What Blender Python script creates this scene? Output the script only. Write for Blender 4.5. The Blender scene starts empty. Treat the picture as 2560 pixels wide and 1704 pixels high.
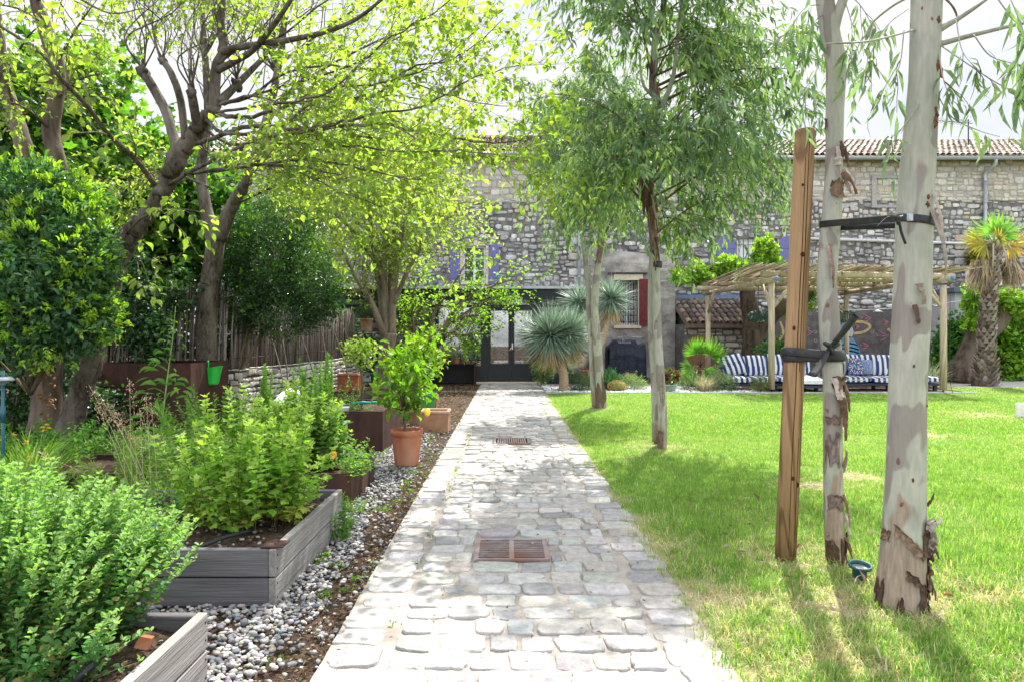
import bpy, math, random
import numpy as np
from mathutils import Vector, Matrix

rng = np.random.default_rng(11)
random.seed(11)
scene = bpy.context.scene
COL = scene.collection
PI = math.pi
# camera constants: eye height, focal length and vanishing point measured on the photograph
H, F, VX, VY = 1.3, 1570.7, 1168.0, 776.0


def W(px, py, Y):
    """world point that stands Y metres in front of the eye at a measured bearing"""
    return np.array([(px - VX) / F * Y, Y, H - (py - VY) / F * Y])


def A(*p):
    return np.array(p, dtype=float)


def unit(v):
    v = np.asarray(v, float)
    n = np.linalg.norm(v, axis=-1, keepdims=True)
    return v / np.maximum(n, 1e-9)


# ------------------------------------------------------------------ mesh builder
ORIGIN = {}


class MB:
    def __init__(self):
        self.v, self.c, self.loops, self.sizes, self.mi, self.sm, self.n = [], [], [], [], [], [], 0

    def add(self, verts, faces, col=(1, 1, 1), mat=0, smooth=False):
        verts = np.asarray(verts, float).reshape(-1, 3)
        k = len(verts)
        c = np.asarray(col, float)
        if c.ndim == 1:
            c = np.tile(c[:3], (k, 1))
        self.v.append(verts)
        self.c.append(c)
        if not isinstance(faces, (list, tuple)):
            faces = [faces]
        for f in faces:
            f = np.asarray(f, dtype=np.int64)
            if f.ndim == 1:
                f = f[None, :]
            m, s = f.shape
            self.loops.append((f + self.n).ravel())
            self.sizes.append(np.full(m, s))
            self.mi.append(np.full(m, mat))
            self.sm.append(np.full(m, bool(smooth)))
        self.n += k

    def box(self, x0, x1, y0, y1, z0, z1, col=(1, 1, 1), mat=0, M=None, bev=0.0):
        x0, x1 = min(x0, x1), max(x0, x1)
        y0, y1 = min(y0, y1), max(y0, y1)
        z0, z1 = min(z0, z1), max(z0, z1)
        if bev <= 0:
            v = A(x0, y0, z0, x1, y0, z0, x1, y1, z0, x0, y1, z0, x0, y0, z1, x1, y0, z1, x1, y1, z1, x0, y1, z1).reshape(-1, 3)
            f = np.array([[0, 3, 2, 1], [4, 5, 6, 7], [0, 1, 5, 4], [1, 2, 6, 5], [2, 3, 7, 6], [3, 0, 4, 7]])
            fs = [f]
        else:
            b = min(bev, (x1 - x0) * .45, (y1 - y0) * .45, (z1 - z0) * .45)
            v, idx = [], {}
            for i, sx in enumerate((x0, x1)):
                for j, sy in enumerate((y0, y1)):
                    for k, sz in enumerate((z0, z1)):
                        dx, dy, dz = (b if i == 0 else -b), (b if j == 0 else -b), (b if k == 0 else -b)
                        idx[i, j, k, 0] = len(v); v.append((sx, sy + dy, sz + dz))
                        idx[i, j, k, 1] = len(v); v.append((sx + dx, sy, sz + dz))
                        idx[i, j, k, 2] = len(v); v.append((sx + dx, sy + dy, sz))
            q, t = [], []
            for s in (0, 1):
                o = [(0, 0), (1, 0), (1, 1), (0, 1)]
                q.append([idx[s, a, b2, 0] for a, b2 in o])
                q.append([idx[a, s, b2, 1] for a, b2 in o])
                q.append([idx[a, b2, s, 2] for a, b2 in o])
                for u in (0, 1):
                    q.append([idx[s, u, 0, 0], idx[s, u, 1, 0], idx[s, u, 1, 1], idx[s, u, 0, 1]])
                    q.append([idx[s, 0, u, 0], idx[s, 1, u, 0], idx[s, 1, u, 2], idx[s, 0, u, 2]])
                    q.append([idx[0, s, u, 1], idx[1, s, u, 1], idx[1, s, u, 2], idx[0, s, u, 2]])
                    for w in (0, 1):
                        t.append([idx[s, u, w, 0], idx[s, u, w, 1], idx[s, u, w, 2]])
            v = np.array(v, float)
            fs = [np.array(q), np.array(t)]
        if M is not None:
            v = xf(v, M)
        self.add(v, fs, col, mat)

    def tube(self, pts, rad, sides=8, col=(1, 1, 1), mat=0, cap=True, smooth=True, lump=0.0, flat=None, seed=None):
        pts = np.asarray(pts, float)
        n = len(pts)
        rad = np.broadcast_to(np.asarray(rad, float), (n,))
        t = unit(np.gradient(pts, axis=0))
        u = np.cross(t[0], [0, 0, 1.0])
        if np.linalg.norm(u) < .1:
            u = np.cross(t[0], [1.0, 0, 0])
        us = []
        for i in range(n):
            u = u - t[i] * np.dot(u, t[i])
            u = u / max(np.linalg.norm(u), 1e-9)
            us.append(u.copy())
        us = np.array(us)
        vs = np.cross(t, us)
        a = np.arange(sides) * 2 * PI / sides
        r = rad[:, None] * np.ones((1, sides))
        if lump:
            ph = rng.uniform(0, 6.28, 4)
            s = np.cumsum(np.r_[0, np.linalg.norm(np.diff(pts, axis=0), axis=1)])[:, None]
            r = r * (1 + lump * (np.sin(a[None] * 2 + ph[0] + s * 3.1) * .6 + np.sin(a[None] * 3 + ph[1] - s * 5.3) * .4
                                 + np.sin(s * 9 + ph[2] + a[None]) * .4 + .35 * rng.standard_normal(r.shape)))
        f1, f2 = flat if flat else (1, 1)
        v = pts[:, None] + (np.cos(a)[None, :, None] * us[:, None] * f1 + np.sin(a)[None, :, None] * vs[:, None] * f2) * r[:, :, None]
        i = np.arange(n - 1)[:, None] * sides
        j = np.arange(sides)[None]
        j2 = (j + 1) % sides
        f = np.stack([i + j, i + j2, i + sides + j2, i + sides + j], -1).reshape(-1, 4)
        fs = [f]
        if cap:
            fs += [np.arange(sides)[::-1][None], (np.arange(sides) + (n - 1) * sides)[None]]
        c = np.asarray(col, float)
        if c.ndim == 2 and len(c) == n:
            c = np.repeat(c, sides, axis=0)
        self.add(v.reshape(-1, 3), fs, c, mat, smooth)

    def lathe(self, prof, cx, cy, sides=28, col=(1, 1, 1), mat=0, smooth=True, cap0=True, cap1=False, wob=0.0):
        prof = np.asarray(prof, float)
        n = len(prof)
        a = np.arange(sides) * 2 * PI / sides
        r = prof[:, 0][:, None] * (1 + (wob * np.sin(a * 2 + .7)[None] if wob else 0)) * np.ones((1, sides))
        v = np.stack([cx + r * np.cos(a), cy + r * np.sin(a), np.repeat(prof[:, 1][:, None], sides, 1)], -1)
        i = np.arange(n - 1)[:, None] * sides
        j = np.arange(sides)[None]
        j2 = (j + 1) % sides
        fs = [np.stack([i + j, i + j2, i + sides + j2, i + sides + j], -1).reshape(-1, 4)]
        if cap0:
            fs.append(np.arange(sides)[::-1][None])
        if cap1:
            fs.append((np.arange(sides) + (n - 1) * sides)[None])
        self.add(v.reshape(-1, 3), fs, col, mat, smooth)

    def prism(self, poly, e, col=(1, 1, 1), mat=0):
        """planar polygon (k,3) pushed along vector e"""
        p = np.asarray(poly, float)
        k = len(p)
        v = np.concatenate([p, p + np.asarray(e, float)])
        j = np.arange(k)
        j2 = (j + 1) % k
        self.add(v, [j[None], (j[::-1] + k)[None], np.stack([j2, j, j + k, j2 + k], -1)], col, mat)

    def build(self, name, mats, parent=None, smooth=None):
        me = bpy.data.meshes.new(name)
        v = np.concatenate(self.v) if self.v else np.zeros((0, 3))
        org = ORIGIN[parent.name] if parent is not None else A(0, 0, 0)
        v = v - org
        loops = np.concatenate(self.loops)
        sizes = np.concatenate(self.sizes)
        me.vertices.add(len(v))
        me.vertices.foreach_set('co', v.astype(np.float32).ravel())
        me.loops.add(len(loops))
        me.loops.foreach_set('vertex_index', loops.astype(np.int32))
        me.polygons.add(len(sizes))
        me.polygons.foreach_set('loop_start', np.r_[0, np.cumsum(sizes)[:-1]].astype(np.int32))
        sm = np.concatenate(self.sm)
        me.polygons.foreach_set('use_smooth', sm)
        me.polygons.foreach_set('material_index', np.concatenate(self.mi).astype(np.int32))
        me.update(calc_edges=True)
        ca = me.color_attributes.new('Col', 'FLOAT_COLOR', 'POINT')
        c = np.concatenate(self.c)
        ca.data.foreach_set('color', np.c_[c, np.ones(len(c))].astype(np.float32).ravel())
        if not isinstance(mats, (list, tuple)):
            mats = [mats]
        for m in mats:
            me.materials.append(m)
        o = bpy.data.objects.new(name, me)
        COL.objects.link(o)
        if parent is not None:
            o.parent = parent
        ORIGIN[o.name] = org
        return o


def xf(v, M):
    M = np.array(M)
    return np.asarray(v) @ M[:3, :3].T + M[:3, 3]


def thing(name, label, cat, loc=(0, 0, 0), group=None):
    o = bpy.data.objects.new(name, None)
    o.empty_display_size = .1
    COL.objects.link(o)
    o.location = tuple(loc)
    o['label'] = label
    o['category'] = cat
    if group:
        o['group'] = group
    ORIGIN[o.name] = A(*loc)
    return o


def tag(o, label=None, cat=None, group=None, kind=None):
    if label: o['label'] = label
    if cat: o['category'] = cat
    if group: o['group'] = group
    if kind: o['kind'] = kind
    return o


def catmull(p, sub=6):
    p = np.asarray(p, float)
    if len(p) < 3:
        t = np.linspace(0, 1, sub + 1)[:, None]
        return p[0] * (1 - t) + p[-1] * t
    q = np.vstack([2 * p[0] - p[1], p, 2 * p[-1] - p[-2]])
    out = []
    for i in range(1, len(q) - 2):
        t = np.linspace(0, 1, sub, endpoint=False)[:, None]
        a, b, c, d = q[i - 1], q[i], q[i + 1], q[i + 2]
        out.append(.5 * (2 * b + (c - a) * t + (2 * a - 5 * b + 4 * c - d) * t ** 2 + (3 * b - a - 3 * c + d) * t ** 3))
    return np.vstack(out + [p[-1:]])


# ------------------------------------------------------------------ leaves
T_OVATE = (A(0, 0, 0, .18, .36, .05, .18, -.36, .05, .3, 0, 0, .45, .5, .09, .45, -.5, .09, .62, 0, -.01, .74, .30, .05, .74, -.30, .05, 1, 0, -.1).reshape(-1, 3),
           np.array([[0, 3, 1], [0, 2, 3], [3, 4, 1], [3, 2, 5], [3, 6, 4], [3, 5, 6], [6, 7, 4], [6, 5, 8], [6, 9, 7], [6, 8, 9]]))
T_DIAM = (A(0, 0, 0, .42, .5, .07, 1, 0, -.06, .42, -.5, .07).reshape(-1, 3), np.array([[0, 3, 2], [0, 2, 1]]))
T_LANCE = (A(0, 0, 0, .28, .5, .03, .28, -.5, .03, .62, .42, -.03, .62, -.42, -.03, 1, 0, -.16).reshape(-1, 3),
           np.array([[0, 2, 1], [1, 2, 4], [1, 4, 3], [3, 4, 5]]))
T_HERB = (A(0, 0, 0, .34, .46, .10, .34, -.46, .10, .42, 0, 0, .74, .34, .05, .74, -.34, .05, 1, 0, -.08).reshape(-1, 3), np.array([[0, 3, 1], [0, 2, 3], [3, 6, 4], [3, 5, 6], [3, 4, 1], [3, 2, 5]]))
# lobed leaf (fig / vine): five points round a centre
_lob = [(0, 0)]
for _a, _r in ((-150, .34), (-112, .52), (-88, .30), (-52, .62), (-28, .40), (0, .72), (28, .40), (52, .62), (88, .30), (112, .52), (150, .34)):
    _lob.append((math.cos(math.radians(_a)) * _r, math.sin(math.radians(_a)) * _r))
T_LOBED = (np.array([(x + .33, y, .05 * math.cos(3 * y * 6) - .12 * (x * x + y * y)) for x, y in _lob]),
           np.array([[0, i, i + 1] for i in range(1, 11)] + [[0, 11, 1]]))


class Leaves:
    def __init__(self):
        self.P, self.D, self.N, self.L, self.Wd, self.C = [], [], [], [], [], []

    def add(self, P, D, N, L, Wd, C):
        P = np.asarray(P, float).reshape(-1, 3)
        n = len(P)
        self.P.append(P)
        self.D.append(np.broadcast_to(np.asarray(D, float), (n, 3)))
        self.N.append(np.broadcast_to(np.asarray(N, float), (n, 3)))
        self.L.append(np.broadcast_to(np.asarray(L, float), (n,)))
        self.Wd.append(np.broadcast_to(np.asarray(Wd, float), (n,)))
        self.C.append(np.broadcast_to(np.asarray(C, float), (n, 3)))

    def count(self):
        return sum(len(p) for p in self.P)

    def into(self, mb, tpl, mat=0):
        if not self.P:
            return
        P, D, N, L, Wd, C = [np.concatenate(x) for x in (self.P, self.D, self.N, self.L, self.Wd, self.C)]
        D = unit(D)
        S = unit(np.cross(D, N))
        Nn = np.cross(S, D)
        tv, tf = tpl
        k = len(tv)
        v = P[:, None] + tv[None, :, 0, None] * (L[:, None] * D)[:, None] + tv[None, :, 1, None] * (Wd[:, None] * S)[:, None] + tv[None, :, 2, None] * ((L * rng.uniform(.0, 3.0, len(L)))[:, None] * Nn)[:, None]
        f = (np.arange(len(P))[:, None, None] * k + tf[None]).reshape(-1, tf.shape[1])
        mb.add(v.reshape(-1, 3), f, np.repeat(C, k, axis=0), mat)


def pick(cols, n, var=.18, hue=.045):
    c = np.array(cols, float)[rng.integers(0, len(cols), n)]
    return np.clip(c * (1 + var * rng.standard_normal((n, 1))) * (1 + hue * rng.standard_normal((n, 3))), .004, .95)


def rdir(n):
    return unit(rng.standard_normal((n, 3)))


def twig_leaves(lv, path, spec, t0=.15):
    """leaves along one twig path"""
    seg = np.linalg.norm(np.diff(path, axis=0), axis=1).sum()
    n = max(2, int(seg * spec['per_m']))
    t = rng.uniform(t0, 1, n) * (len(path) - 1)
    t[-1] = len(path) - 1.001
    i = np.minimum(t.astype(int), len(path) - 2)
    fr = (t - i)[:, None]
    P = path[i] * (1 - fr) + path[i + 1] * fr
    tg = unit(path[i + 1] - path[i])
    D = tg * spec.get('fwd', .5) + rdir(n) * spec.get('spread', .8) + A(0, 0, -1) * spec.get('droop', .3)
    N = rdir(n) * spec.get('tilt', .5) + A(0, 0, 1)
    L = rng.uniform(*spec['L'], n)
    lv.add(P + unit(D) * spec.get('petiole', .01), D, N, L, L * spec['ratio'] * rng.uniform(.8, 1.2, n), pick(spec['cols'], n, spec.get('var', .18)) * .45 + .55 * pick(spec['cols'], 1, .12))


class Plant:
    def __init__(self):
        self.wood, self.lv, self.tw = MB(), Leaves(), MB()

    def bough(self, pts, r0, r1=None, sides=8, sub=5, lump=.0, col=(1, 1, 1), world=False, jit=0.0, thin=False):
        pts = [A(*p) if world else W(*p) for p in pts]
        path = catmull(pts, sub)
        if jit:
            j = rng.standard_normal(path.shape) * jit
            j[0] = 0
            path = path + j
        n = len(path)
        if isinstance(r0, (list, tuple)):
            rad = np.interp(np.linspace(0, 1, n), np.linspace(0, 1, len(r0)), r0)
        else:
            rad = np.linspace(r0, r0 * .3 if r1 is None else r1, n)
        (self.tw if thin else self.wood).tube(path, rad, sides, col=col, lump=lump)
        return path, rad

    def sprout(self, path, rad, n, lrange, spec, t=(.25, 1), ang=.9, up=.15, droop=.15, fwd=.7, levels=1, nsub=3, thin=.45, bias=None, sides=4, col=(1, 1, 1), wig=.06):
        m = len(path)
        for _ in range(n):
            ti = rng.uniform(*t) * (m - 1)
            i = min(int(ti), m - 2)
            f = ti - i
            p = path[i] * (1 - f) + path[i + 1] * f
            tg = unit(path[i + 1] - path[i])
            r = (rad[i] * (1 - f) + rad[i + 1] * f) * thin
            d = rng.standard_normal(3)
            d -= tg * np.dot(d, tg)
            d = tg * fwd + unit(d) * ang + A(0, 0, up)
            if bias is not None:
                d = d + bias
            d = unit(d)
            L = rng.uniform(*lrange)
            s = np.linspace(0, 1, 6)[:, None]
            tw = p + d * s * L + A(0, 0, -1) * droop * L * s ** 2 + np.cumsum(rng.standard_normal((6, 3)), 0) * s * wig * L * .6
            r = min(max(r, .0022), .018)
            rr = np.linspace(r, max(r * .35, .0013), 6)
            self.tw.tube(tw, rr, sides if r > .004 else 3, cap=False, col=col)
            if levels > 0:
                self.sprout(tw, rr, nsub, (lrange[0] * .4, lrange[1] * .5), spec, (.2, 1), ang, up * .6, droop, fwd, levels - 1, nsub, .6, None, 3, col, wig)
            if spec:
                twig_leaves(self.lv, tw, spec, .25 if levels > 0 else .1)

    def cluster(self, c, rad, n, spec, out=.6, fill=.5, up=.3):
        """leaf clusters spread through an ellipsoid"""
        c, rad = A(*c), A(*rad) if np.ndim(rad) else A(rad, rad, rad)
        d = rdir(n)
        q = rng.uniform(fill, 1, (n, 1)) ** .6
        q *= 1 + .16 * np.sin(d[:, :1] * 5 + 1.3) + .14 * np.sin(d[:, 1:2] * 6 + d[:, 2:] * 4)
        P = c + d * rad * q
        k = spec.get('k', 7)
        P = np.repeat(P, k, 0) + rng.standard_normal((n * k, 3)) * spec.get('cl', .05)
        dd = np.repeat(d, k, 0)
        D = dd * out + rdir(n * k) * spec.get('spread', .8) + A(0, 0, up)
        N = dd * .6 + rdir(n * k) * spec.get('tilt', .5) + A(0, 0, .8)
        L = rng.uniform(*spec['L'], n * k)
        C = np.repeat(pick(spec['cols'], n, spec.get('var', .18)), k, 0) * (1 + .12 * rng.standard_normal((n * k, 1)))
        self.lv.add(P, D, N, L, L * spec['ratio'] * rng.uniform(.8, 1.2, n * k), np.clip(C, .004, .95))

    def finish(self, root, tpl, wood_mat, leaf_mat, wood='trunk', crown='crown', twig_mat=None):
        if self.tw.n:
            self.tw.build('twigs', twig_mat or M['twig'], root)
        w = self.wood.build(wood, wood_mat, root) if self.wood.n else None
        l = None
        if self.lv.count():
            mb = MB()
            self.lv.into(mb, tpl)
            l = mb.build(crown, leaf_mat, root)
        return w, l


# ------------------------------------------------------------------ materials
def mat_new(name):
    m = bpy.data.materials.new(name)
    m.use_nodes = True
    nt = m.node_tree
    nt.nodes.clear()
    out = nt.nodes.new('ShaderNodeOutputMaterial')
    return m, nt, out


def nd(nt, t, **kw):
    n = nt.nodes.new(t)
    for k, v in kw.items():
        if k in n.inputs:
            n.inputs[k].default_value = v
        else:
            setattr(n, k, v)
    return n


def mixc(nt, fac, a, b, blend='MIX'):
    n = nt.nodes.new('ShaderNodeMix')
    n.data_type = 'RGBA'
    n.blend_type = blend
    for s, x in ((n.inputs[0], fac), (n.inputs[6], a), (n.inputs[7], b)):
        if hasattr(x, 'is_linked'):
            nt.links.new(x, s)
        else:
            s.default_value = x if not isinstance(x, tuple) else (*x[:3], 1)
    return n.outputs[2]


def noise(nt, scale, detail=4, rough=.55, vec=None, dist=0):
    n = nt.nodes.new('ShaderNodeTexNoise')
    n.inputs['Scale'].default_value = scale
    n.inputs['Detail'].default_value = detail
    n.inputs['Roughness'].default_value = rough
    n.inputs['Distortion'].default_value = dist
    if vec is not None:
        nt.links.new(vec, n.inputs['Vector'])
    return n.outputs['Fac']


def ramp(nt, fac, stops):
    n = nt.nodes.new('ShaderNodeValToRGB')
    e = n.color_ramp.elements
    while len(e) < len(stops):
        e.new(.5)
    for el, (p, c) in zip(e, stops):
        el.position = p
        el.color = (*c[:3], 1) if isinstance(c, tuple) else (c, c, c, 1)
    nt.links.new(fac, n.inputs[0])
    return n.outputs[0]


def coords(nt, scale=(1, 1, 1), kind='Object'):
    t = nt.nodes.new('ShaderNodeTexCoord')
    m = nt.nodes.new('ShaderNodeMapping')
    m.inputs['Scale'].default_value = scale
    nt.links.new(t.outputs[kind], m.inputs[0])
    return m.outputs[0]


def bumpn(nt, h, strength=.5, dist=.01):
    b = nt.nodes.new('ShaderNodeBump')
    b.inputs['Strength'].default_value = strength
    b.inputs['Distance'].default_value = dist
    nt.links.new(h, b.inputs['Height'])
    return b.outputs[0]


def principled(nt, out, base, rough=.7, spec=.3, normal=None, metal=0):
    p = nt.nodes.new('ShaderNodeBsdfPrincipled')
    if hasattr(base, 'is_linked'):
        nt.links.new(base, p.inputs['Base Color'])
    else:
        p.inputs['Base Color'].default_value = (*base[:3], 1)
    if hasattr(rough, 'is_linked'):
        nt.links.new(rough, p.inputs['Roughness'])
    else:
        p.inputs['Roughness'].default_value = rough
    p.inputs['Specular IOR Level'].default_value = spec
    p.inputs['Metallic'].default_value = metal
    if normal is not None:
        nt.links.new(normal, p.inputs['Normal'])
    if out is not None:
        nt.links.new(p.outputs[0], out.inputs[0])
    return p


def attr(nt):
    n = nt.nodes.new('ShaderNodeAttribute')
    n.attribute_name = 'Col'
    return n.outputs['Color']


def m_leaf(name, trans=.5, tint=(1.5, 1.7, .55), rough=.45, spec=.35):
    m, nt, out = mat_new(name)
    c = attr(nt)
    v = noise(nt, 14, 2, .5, coords(nt))
    c2 = mixc(nt, 1.0, c, ramp(nt, v, [(.3, .8), (.7, 1.2)]), 'MULTIPLY')
    p = principled(nt, None, c2, rough, spec)
    t = nt.nodes.new('ShaderNodeBsdfTranslucent')
    tc = mixc(nt, 1.0, c2, tint, 'MULTIPLY')
    nt.links.new(tc, t.inputs[0])
    mx = nt.nodes.new('ShaderNodeMixShader')
    mx.inputs[0].default_value = trans
    nt.links.new(p.outputs[0], mx.inputs[1])
    nt.links.new(t.outputs[0], mx.inputs[2])
    nt.links.new(mx.outputs[0], out.inputs[0])
    return m


def m_bark(name, c1, c2, c3, zs=.35, scale=14, bump=.8, rough=.9):
    m, nt, out = mat_new(name)
    co = coords(nt, (1, 1, zs))
    a = noise(nt, scale, 6, .65, co, .6)
    b = noise(nt, scale * .22, 3, .5, co)
    col = mixc(nt, ramp(nt, a, [(.35, 0.0), (.65, 1.0)]), c1, c2)
    col = mixc(nt, ramp(nt, b, [(.45, 0.0), (.7, 1.0)]), col, c3)
    principled(nt, out, col, rough, .2, bumpn(nt, a, bump, .03))
    return m


def m_euc(name, z_brown=0.4):
    m, nt, out = mat_new(name)
    co = coords(nt, (1, 1, .42))
    a = noise(nt, 6.0, 2, .5, co, .35)
    a2 = noise(nt, 13.0, 3, .5, co, .3)
    fine = noise(nt, 60, 4, .6, coords(nt, (1, 1, .15)))
    base = mixc(nt, ramp(nt, a2, [(.42, 0.0), (.6, 1.0)]), (.315, .32, .262), (.385, .37, .305))
    tz = nt.nodes.new('ShaderNodeTexCoord'); sz = nt.nodes.new('ShaderNodeSeparateXYZ')
    nt.links.new(tz.outputs['Object'], sz.inputs[0])
    mz = nd(nt, 'ShaderNodeMapRange'); nt.links.new(sz.outputs[2], mz.inputs['Value'])
    for k_, v_ in (('From Min', .3), ('From Max', 1.9), ('To Min', .07), ('To Max', -.03)): mz.inputs[k_].default_value = v_
    az = nd(nt, 'ShaderNodeMath', operation='ADD'); nt.links.new(a, az.inputs[0]); nt.links.new(mz.outputs[0], az.inputs[1])
    base = mixc(nt, ramp(nt, az.outputs[0], [(.545, 0.0), (.565, 1.0)]), base, (.245, .215, .188))
    sp = noise(nt, 24, 1, .4, coords(nt, (1, 1, .55)))
    base = mixc(nt, ramp(nt, sp, [(.745, 0.0), (.765, 1.0)]), base, (.16, .09, .06))
    # old rough bark kept at the foot of the trunk
    t = nt.nodes.new('ShaderNodeTexCoord')
    sx = nt.nodes.new('ShaderNodeSeparateXYZ')
    nt.links.new(t.outputs['Object'], sx.inputs[0])
    ad = nd(nt, 'ShaderNodeMath', operation='MULTIPLY_ADD')
    nt.links.new(a, ad.inputs[0]); ad.inputs[1].default_value = -1.6; ad.inputs[2].default_value = z_brown + .8
    cmp_ = nd(nt, 'ShaderNodeMath', operation='SUBTRACT')
    nt.links.new(ad.outputs[0], cmp_.inputs[0]); nt.links.new(sx.outputs[2], cmp_.inputs[1])
    k = ramp(nt, cmp_.outputs[0], [(.0, 0.0), (.06, 1.0)])
    foot = mixc(nt, fine, (.16, .115, .085), (.42, .33, .25))
    base = mixc(nt, k, base, foot)
    base = mixc(nt, .35, base, ramp(nt, fine, [(.3, .55), (.7, 1.15)]), 'MULTIPLY')
    principled(nt, out, base, .65, .25, bumpn(nt, fine, .25, .006))
    return m


def m_noise(name, c1, c2, scale=8, rough=.8, spec=.25, bump=.3, bdist=.01, stretch=(1, 1, 1), lo=.35, hi=.65, c3=None, metal=0, detail=5):
    m, nt, out = mat_new(name)
    co = coords(nt, stretch)
    a = noise(nt, scale, detail, .6, co)
    col = mixc(nt, ramp(nt, a, [(lo, 0.0), (hi, 1.0)]), c1, c2)
    if c3 is not None:
        b = noise(nt, scale * .23, 3, .55, co)
        col = mixc(nt, ramp(nt, b, [(.48, 0.0), (.68, 1.0)]), col, c3)
    nrm = bumpn(nt, noise(nt, scale * 3, 4, .6, co), bump, bdist) if bump else None
    principled(nt, out, col, rough, spec, nrm, metal)
    return m


def m_attr(name, rough=.8, spec=.25, nscale=12, lo=.7, hi=1.2, bump=.4, bdist=.006, stain=None, stain_scale=1.2, stretch=(1, 1, 1), stain_lo=.45, stain_hi=.6):
    m, nt, out = mat_new(name)
    co = coords(nt, stretch)
    a = noise(nt, nscale, 5, .6, co)
    col = mixc(nt, 1.0, attr(nt), ramp(nt, a, [(.28, lo), (.72, hi)]), 'MULTIPLY')
    if stain is not None:
        s = noise(nt, stain_scale, 8, .72, co)
        col = mixc(nt, ramp(nt, s, [(stain_lo, 0.0), (stain_hi, 1.0)]), col, stain)
    principled(nt, out, col, rough, spec, bumpn(nt, noise(nt, nscale * 2.5, 4, .6, co), bump, bdist) if bump else None)
    return m


def m_plain(name, c, rough=.6, spec=.3, metal=0):
    m, nt, out = mat_new(name)
    co = coords(nt)
    a = noise(nt, 9, 3, .5, co)
    col = mixc(nt, 1.0, c, ramp(nt, a, [(.3, .88), (.7, 1.1)]), 'MULTIPLY')
    principled(nt, out, col, rough, spec, None, metal)
    return m


def m_glass(name, refl=.25, tint=(.9, .95, .95)):
    m, nt, out = mat_new(name)
    t = nt.nodes.new('ShaderNodeBsdfTransparent')
    t.inputs[0].default_value = (*tint, 1)
    g = nt.nodes.new('ShaderNodeBsdfGlossy')
    g.inputs['Roughness'].default_value = .015
    lw = nt.nodes.new('ShaderNodeLayerWeight')
    lw.inputs[0].default_value = .35
    ad = nd(nt, 'ShaderNodeMath', operation='ADD')
    nt.links.new(lw.outputs['Fresnel'], ad.inputs[0])
    ad.inputs[1].default_value = refl
    mx = nt.nodes.new('ShaderNodeMixShader')
    nt.links.new(ad.outputs[0], mx.inputs[0])
    nt.links.new(t.outputs[0], mx.inputs[1])
    nt.links.new(g.outputs[0], mx.inputs[2])
    nt.links.new(mx.outputs[0], out.inputs[0])
    return m


def m_wood(name, c1, c2, dark, ring=7.0, rough=.75, axis_scale=(1, 1, .12), crack=True):
    m, nt, out = mat_new(name)
    co = coords(nt, axis_scale)
    big = noise(nt, 5.0, 3, .5, co, .8)
    w = nd(nt, 'ShaderNodeMath', operation='MULTIPLY')
    nt.links.new(big, w.inputs[0]); w.inputs[1].default_value = ring * 6
    sn = nd(nt, 'ShaderNodeMath', operation='SINE')
    nt.links.new(w.outputs[0], sn.inputs[0])
    fine = noise(nt, 90, 4, .6, coords(nt, (1, 1, .05)))
    col = mixc(nt, ramp(nt, sn.outputs[0], [(0.0, 0.0), (1.0, 1.0)]), c1, c2)
    col = mixc(nt, .5, col, ramp(nt, fine, [(.3, .6), (.65, 1.15)]), 'MULTIPLY')
    kn = noise(nt, 6, 1, .4, coords(nt, (1, 1, .5)))
    col = mixc(nt, ramp(nt, kn, [(.72, 0.0), (.78, 1.0)]), col, dark)
    principled(nt, out, col, rough, .2, bumpn(nt, fine, .35, .006))
    return m


M = {}
M['mul_leaf'] = m_leaf('mulberry_leaf', .62, (1.5, 1.62, .72))
M['fig_leaf'] = m_leaf('fig_leaf', .5, (1.5, 1.6, .45))
M['euc_leaf'] = m_leaf('eucalyptus_leaf', .38, (1.5, 1.7, .8), .5, .3)
M['shrub_leaf'] = m_leaf('glossy_shrub_leaf', .36, (1.6, 1.9, .5), .32, .5)
M['herb_leaf'] = m_leaf('herb_leaf', .42, (1.4, 1.7, .55), .6, .25)
M['grass'] = m_leaf('grass_blade', .45, (1.3, 1.45, .6), .55, .25)
M['yucca_leaf'] = m_leaf('yucca_leaf', .15, (1.2, 1.3, .9), .45, .35)
M['dry'] = m_leaf('dry_straw', .25, (1.2, 1.1, .8), .8, .1)
M['petal'] = m_leaf('petal', .3, (1.2, 1.1, .8), .7, .1)
M['bark'] = m_bark('grey_brown_bark', (.034, .029, .023), (.145, .12, .094), (.205, .18, .148), .4, 20, 1.3)
M['bark_pale'] = m_bark('pale_brown_bark', (.11, .085, .06), (.26, .21, .15), (.3, .26, .2))
M['bark_dark'] = m_bark('dark_furrowed_bark', (.03, .023, .018), (.13, .095, .07), (.19, .15, .115), .25, 9, 1.0)
M['twig'] = m_bark('shrub_twig', (.06, .045, .03), (.14, .11, .07), (.17, .14, .1))
M['stem'] = m_attr('herb_stem', .7, .2, 30, .8, 1.15, 0)
M['euc'] = m_euc('eucalyptus_bark', .30)
M['euc2'] = m_euc('eucalyptus_bark_slim', .22)
M['peel'] = m_attr('peeling_bark', .85, .15, 40, .6, 1.25, .5)
M['post_wood'] = m_wood('treated_post_wood', (.34, .212, .11), (.18, .105, .053), (.075, .035, .018))
M['grey_timber'] = m_noise('weathered_timber_shaded', (.085, .082, .086), (.175, .17, .175), 34, .85, .15, 1.0, .006, (.04, 1, 1), .3, .7, (.115, .108, .108), 0, 8)  # front and back planks painted darker, shade put into the colour
M['grey_timber_y_lit'] = m_noise('weathered_timber_side_lit', (.16, .15, .14), (.29, .28, .265), 34, .85, .15, 1.0, .006, (1, .04, 1), .3, .7, (.2, .19, .175), 0, 8)  # same timber painted paler for the side planks, as if lit
M['pergola_wood'] = m_wood('bleached_pole_wood', (.50, .42, .31), (.36, .29, .20), (.14, .09, .05), 3.0, .8)
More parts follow.
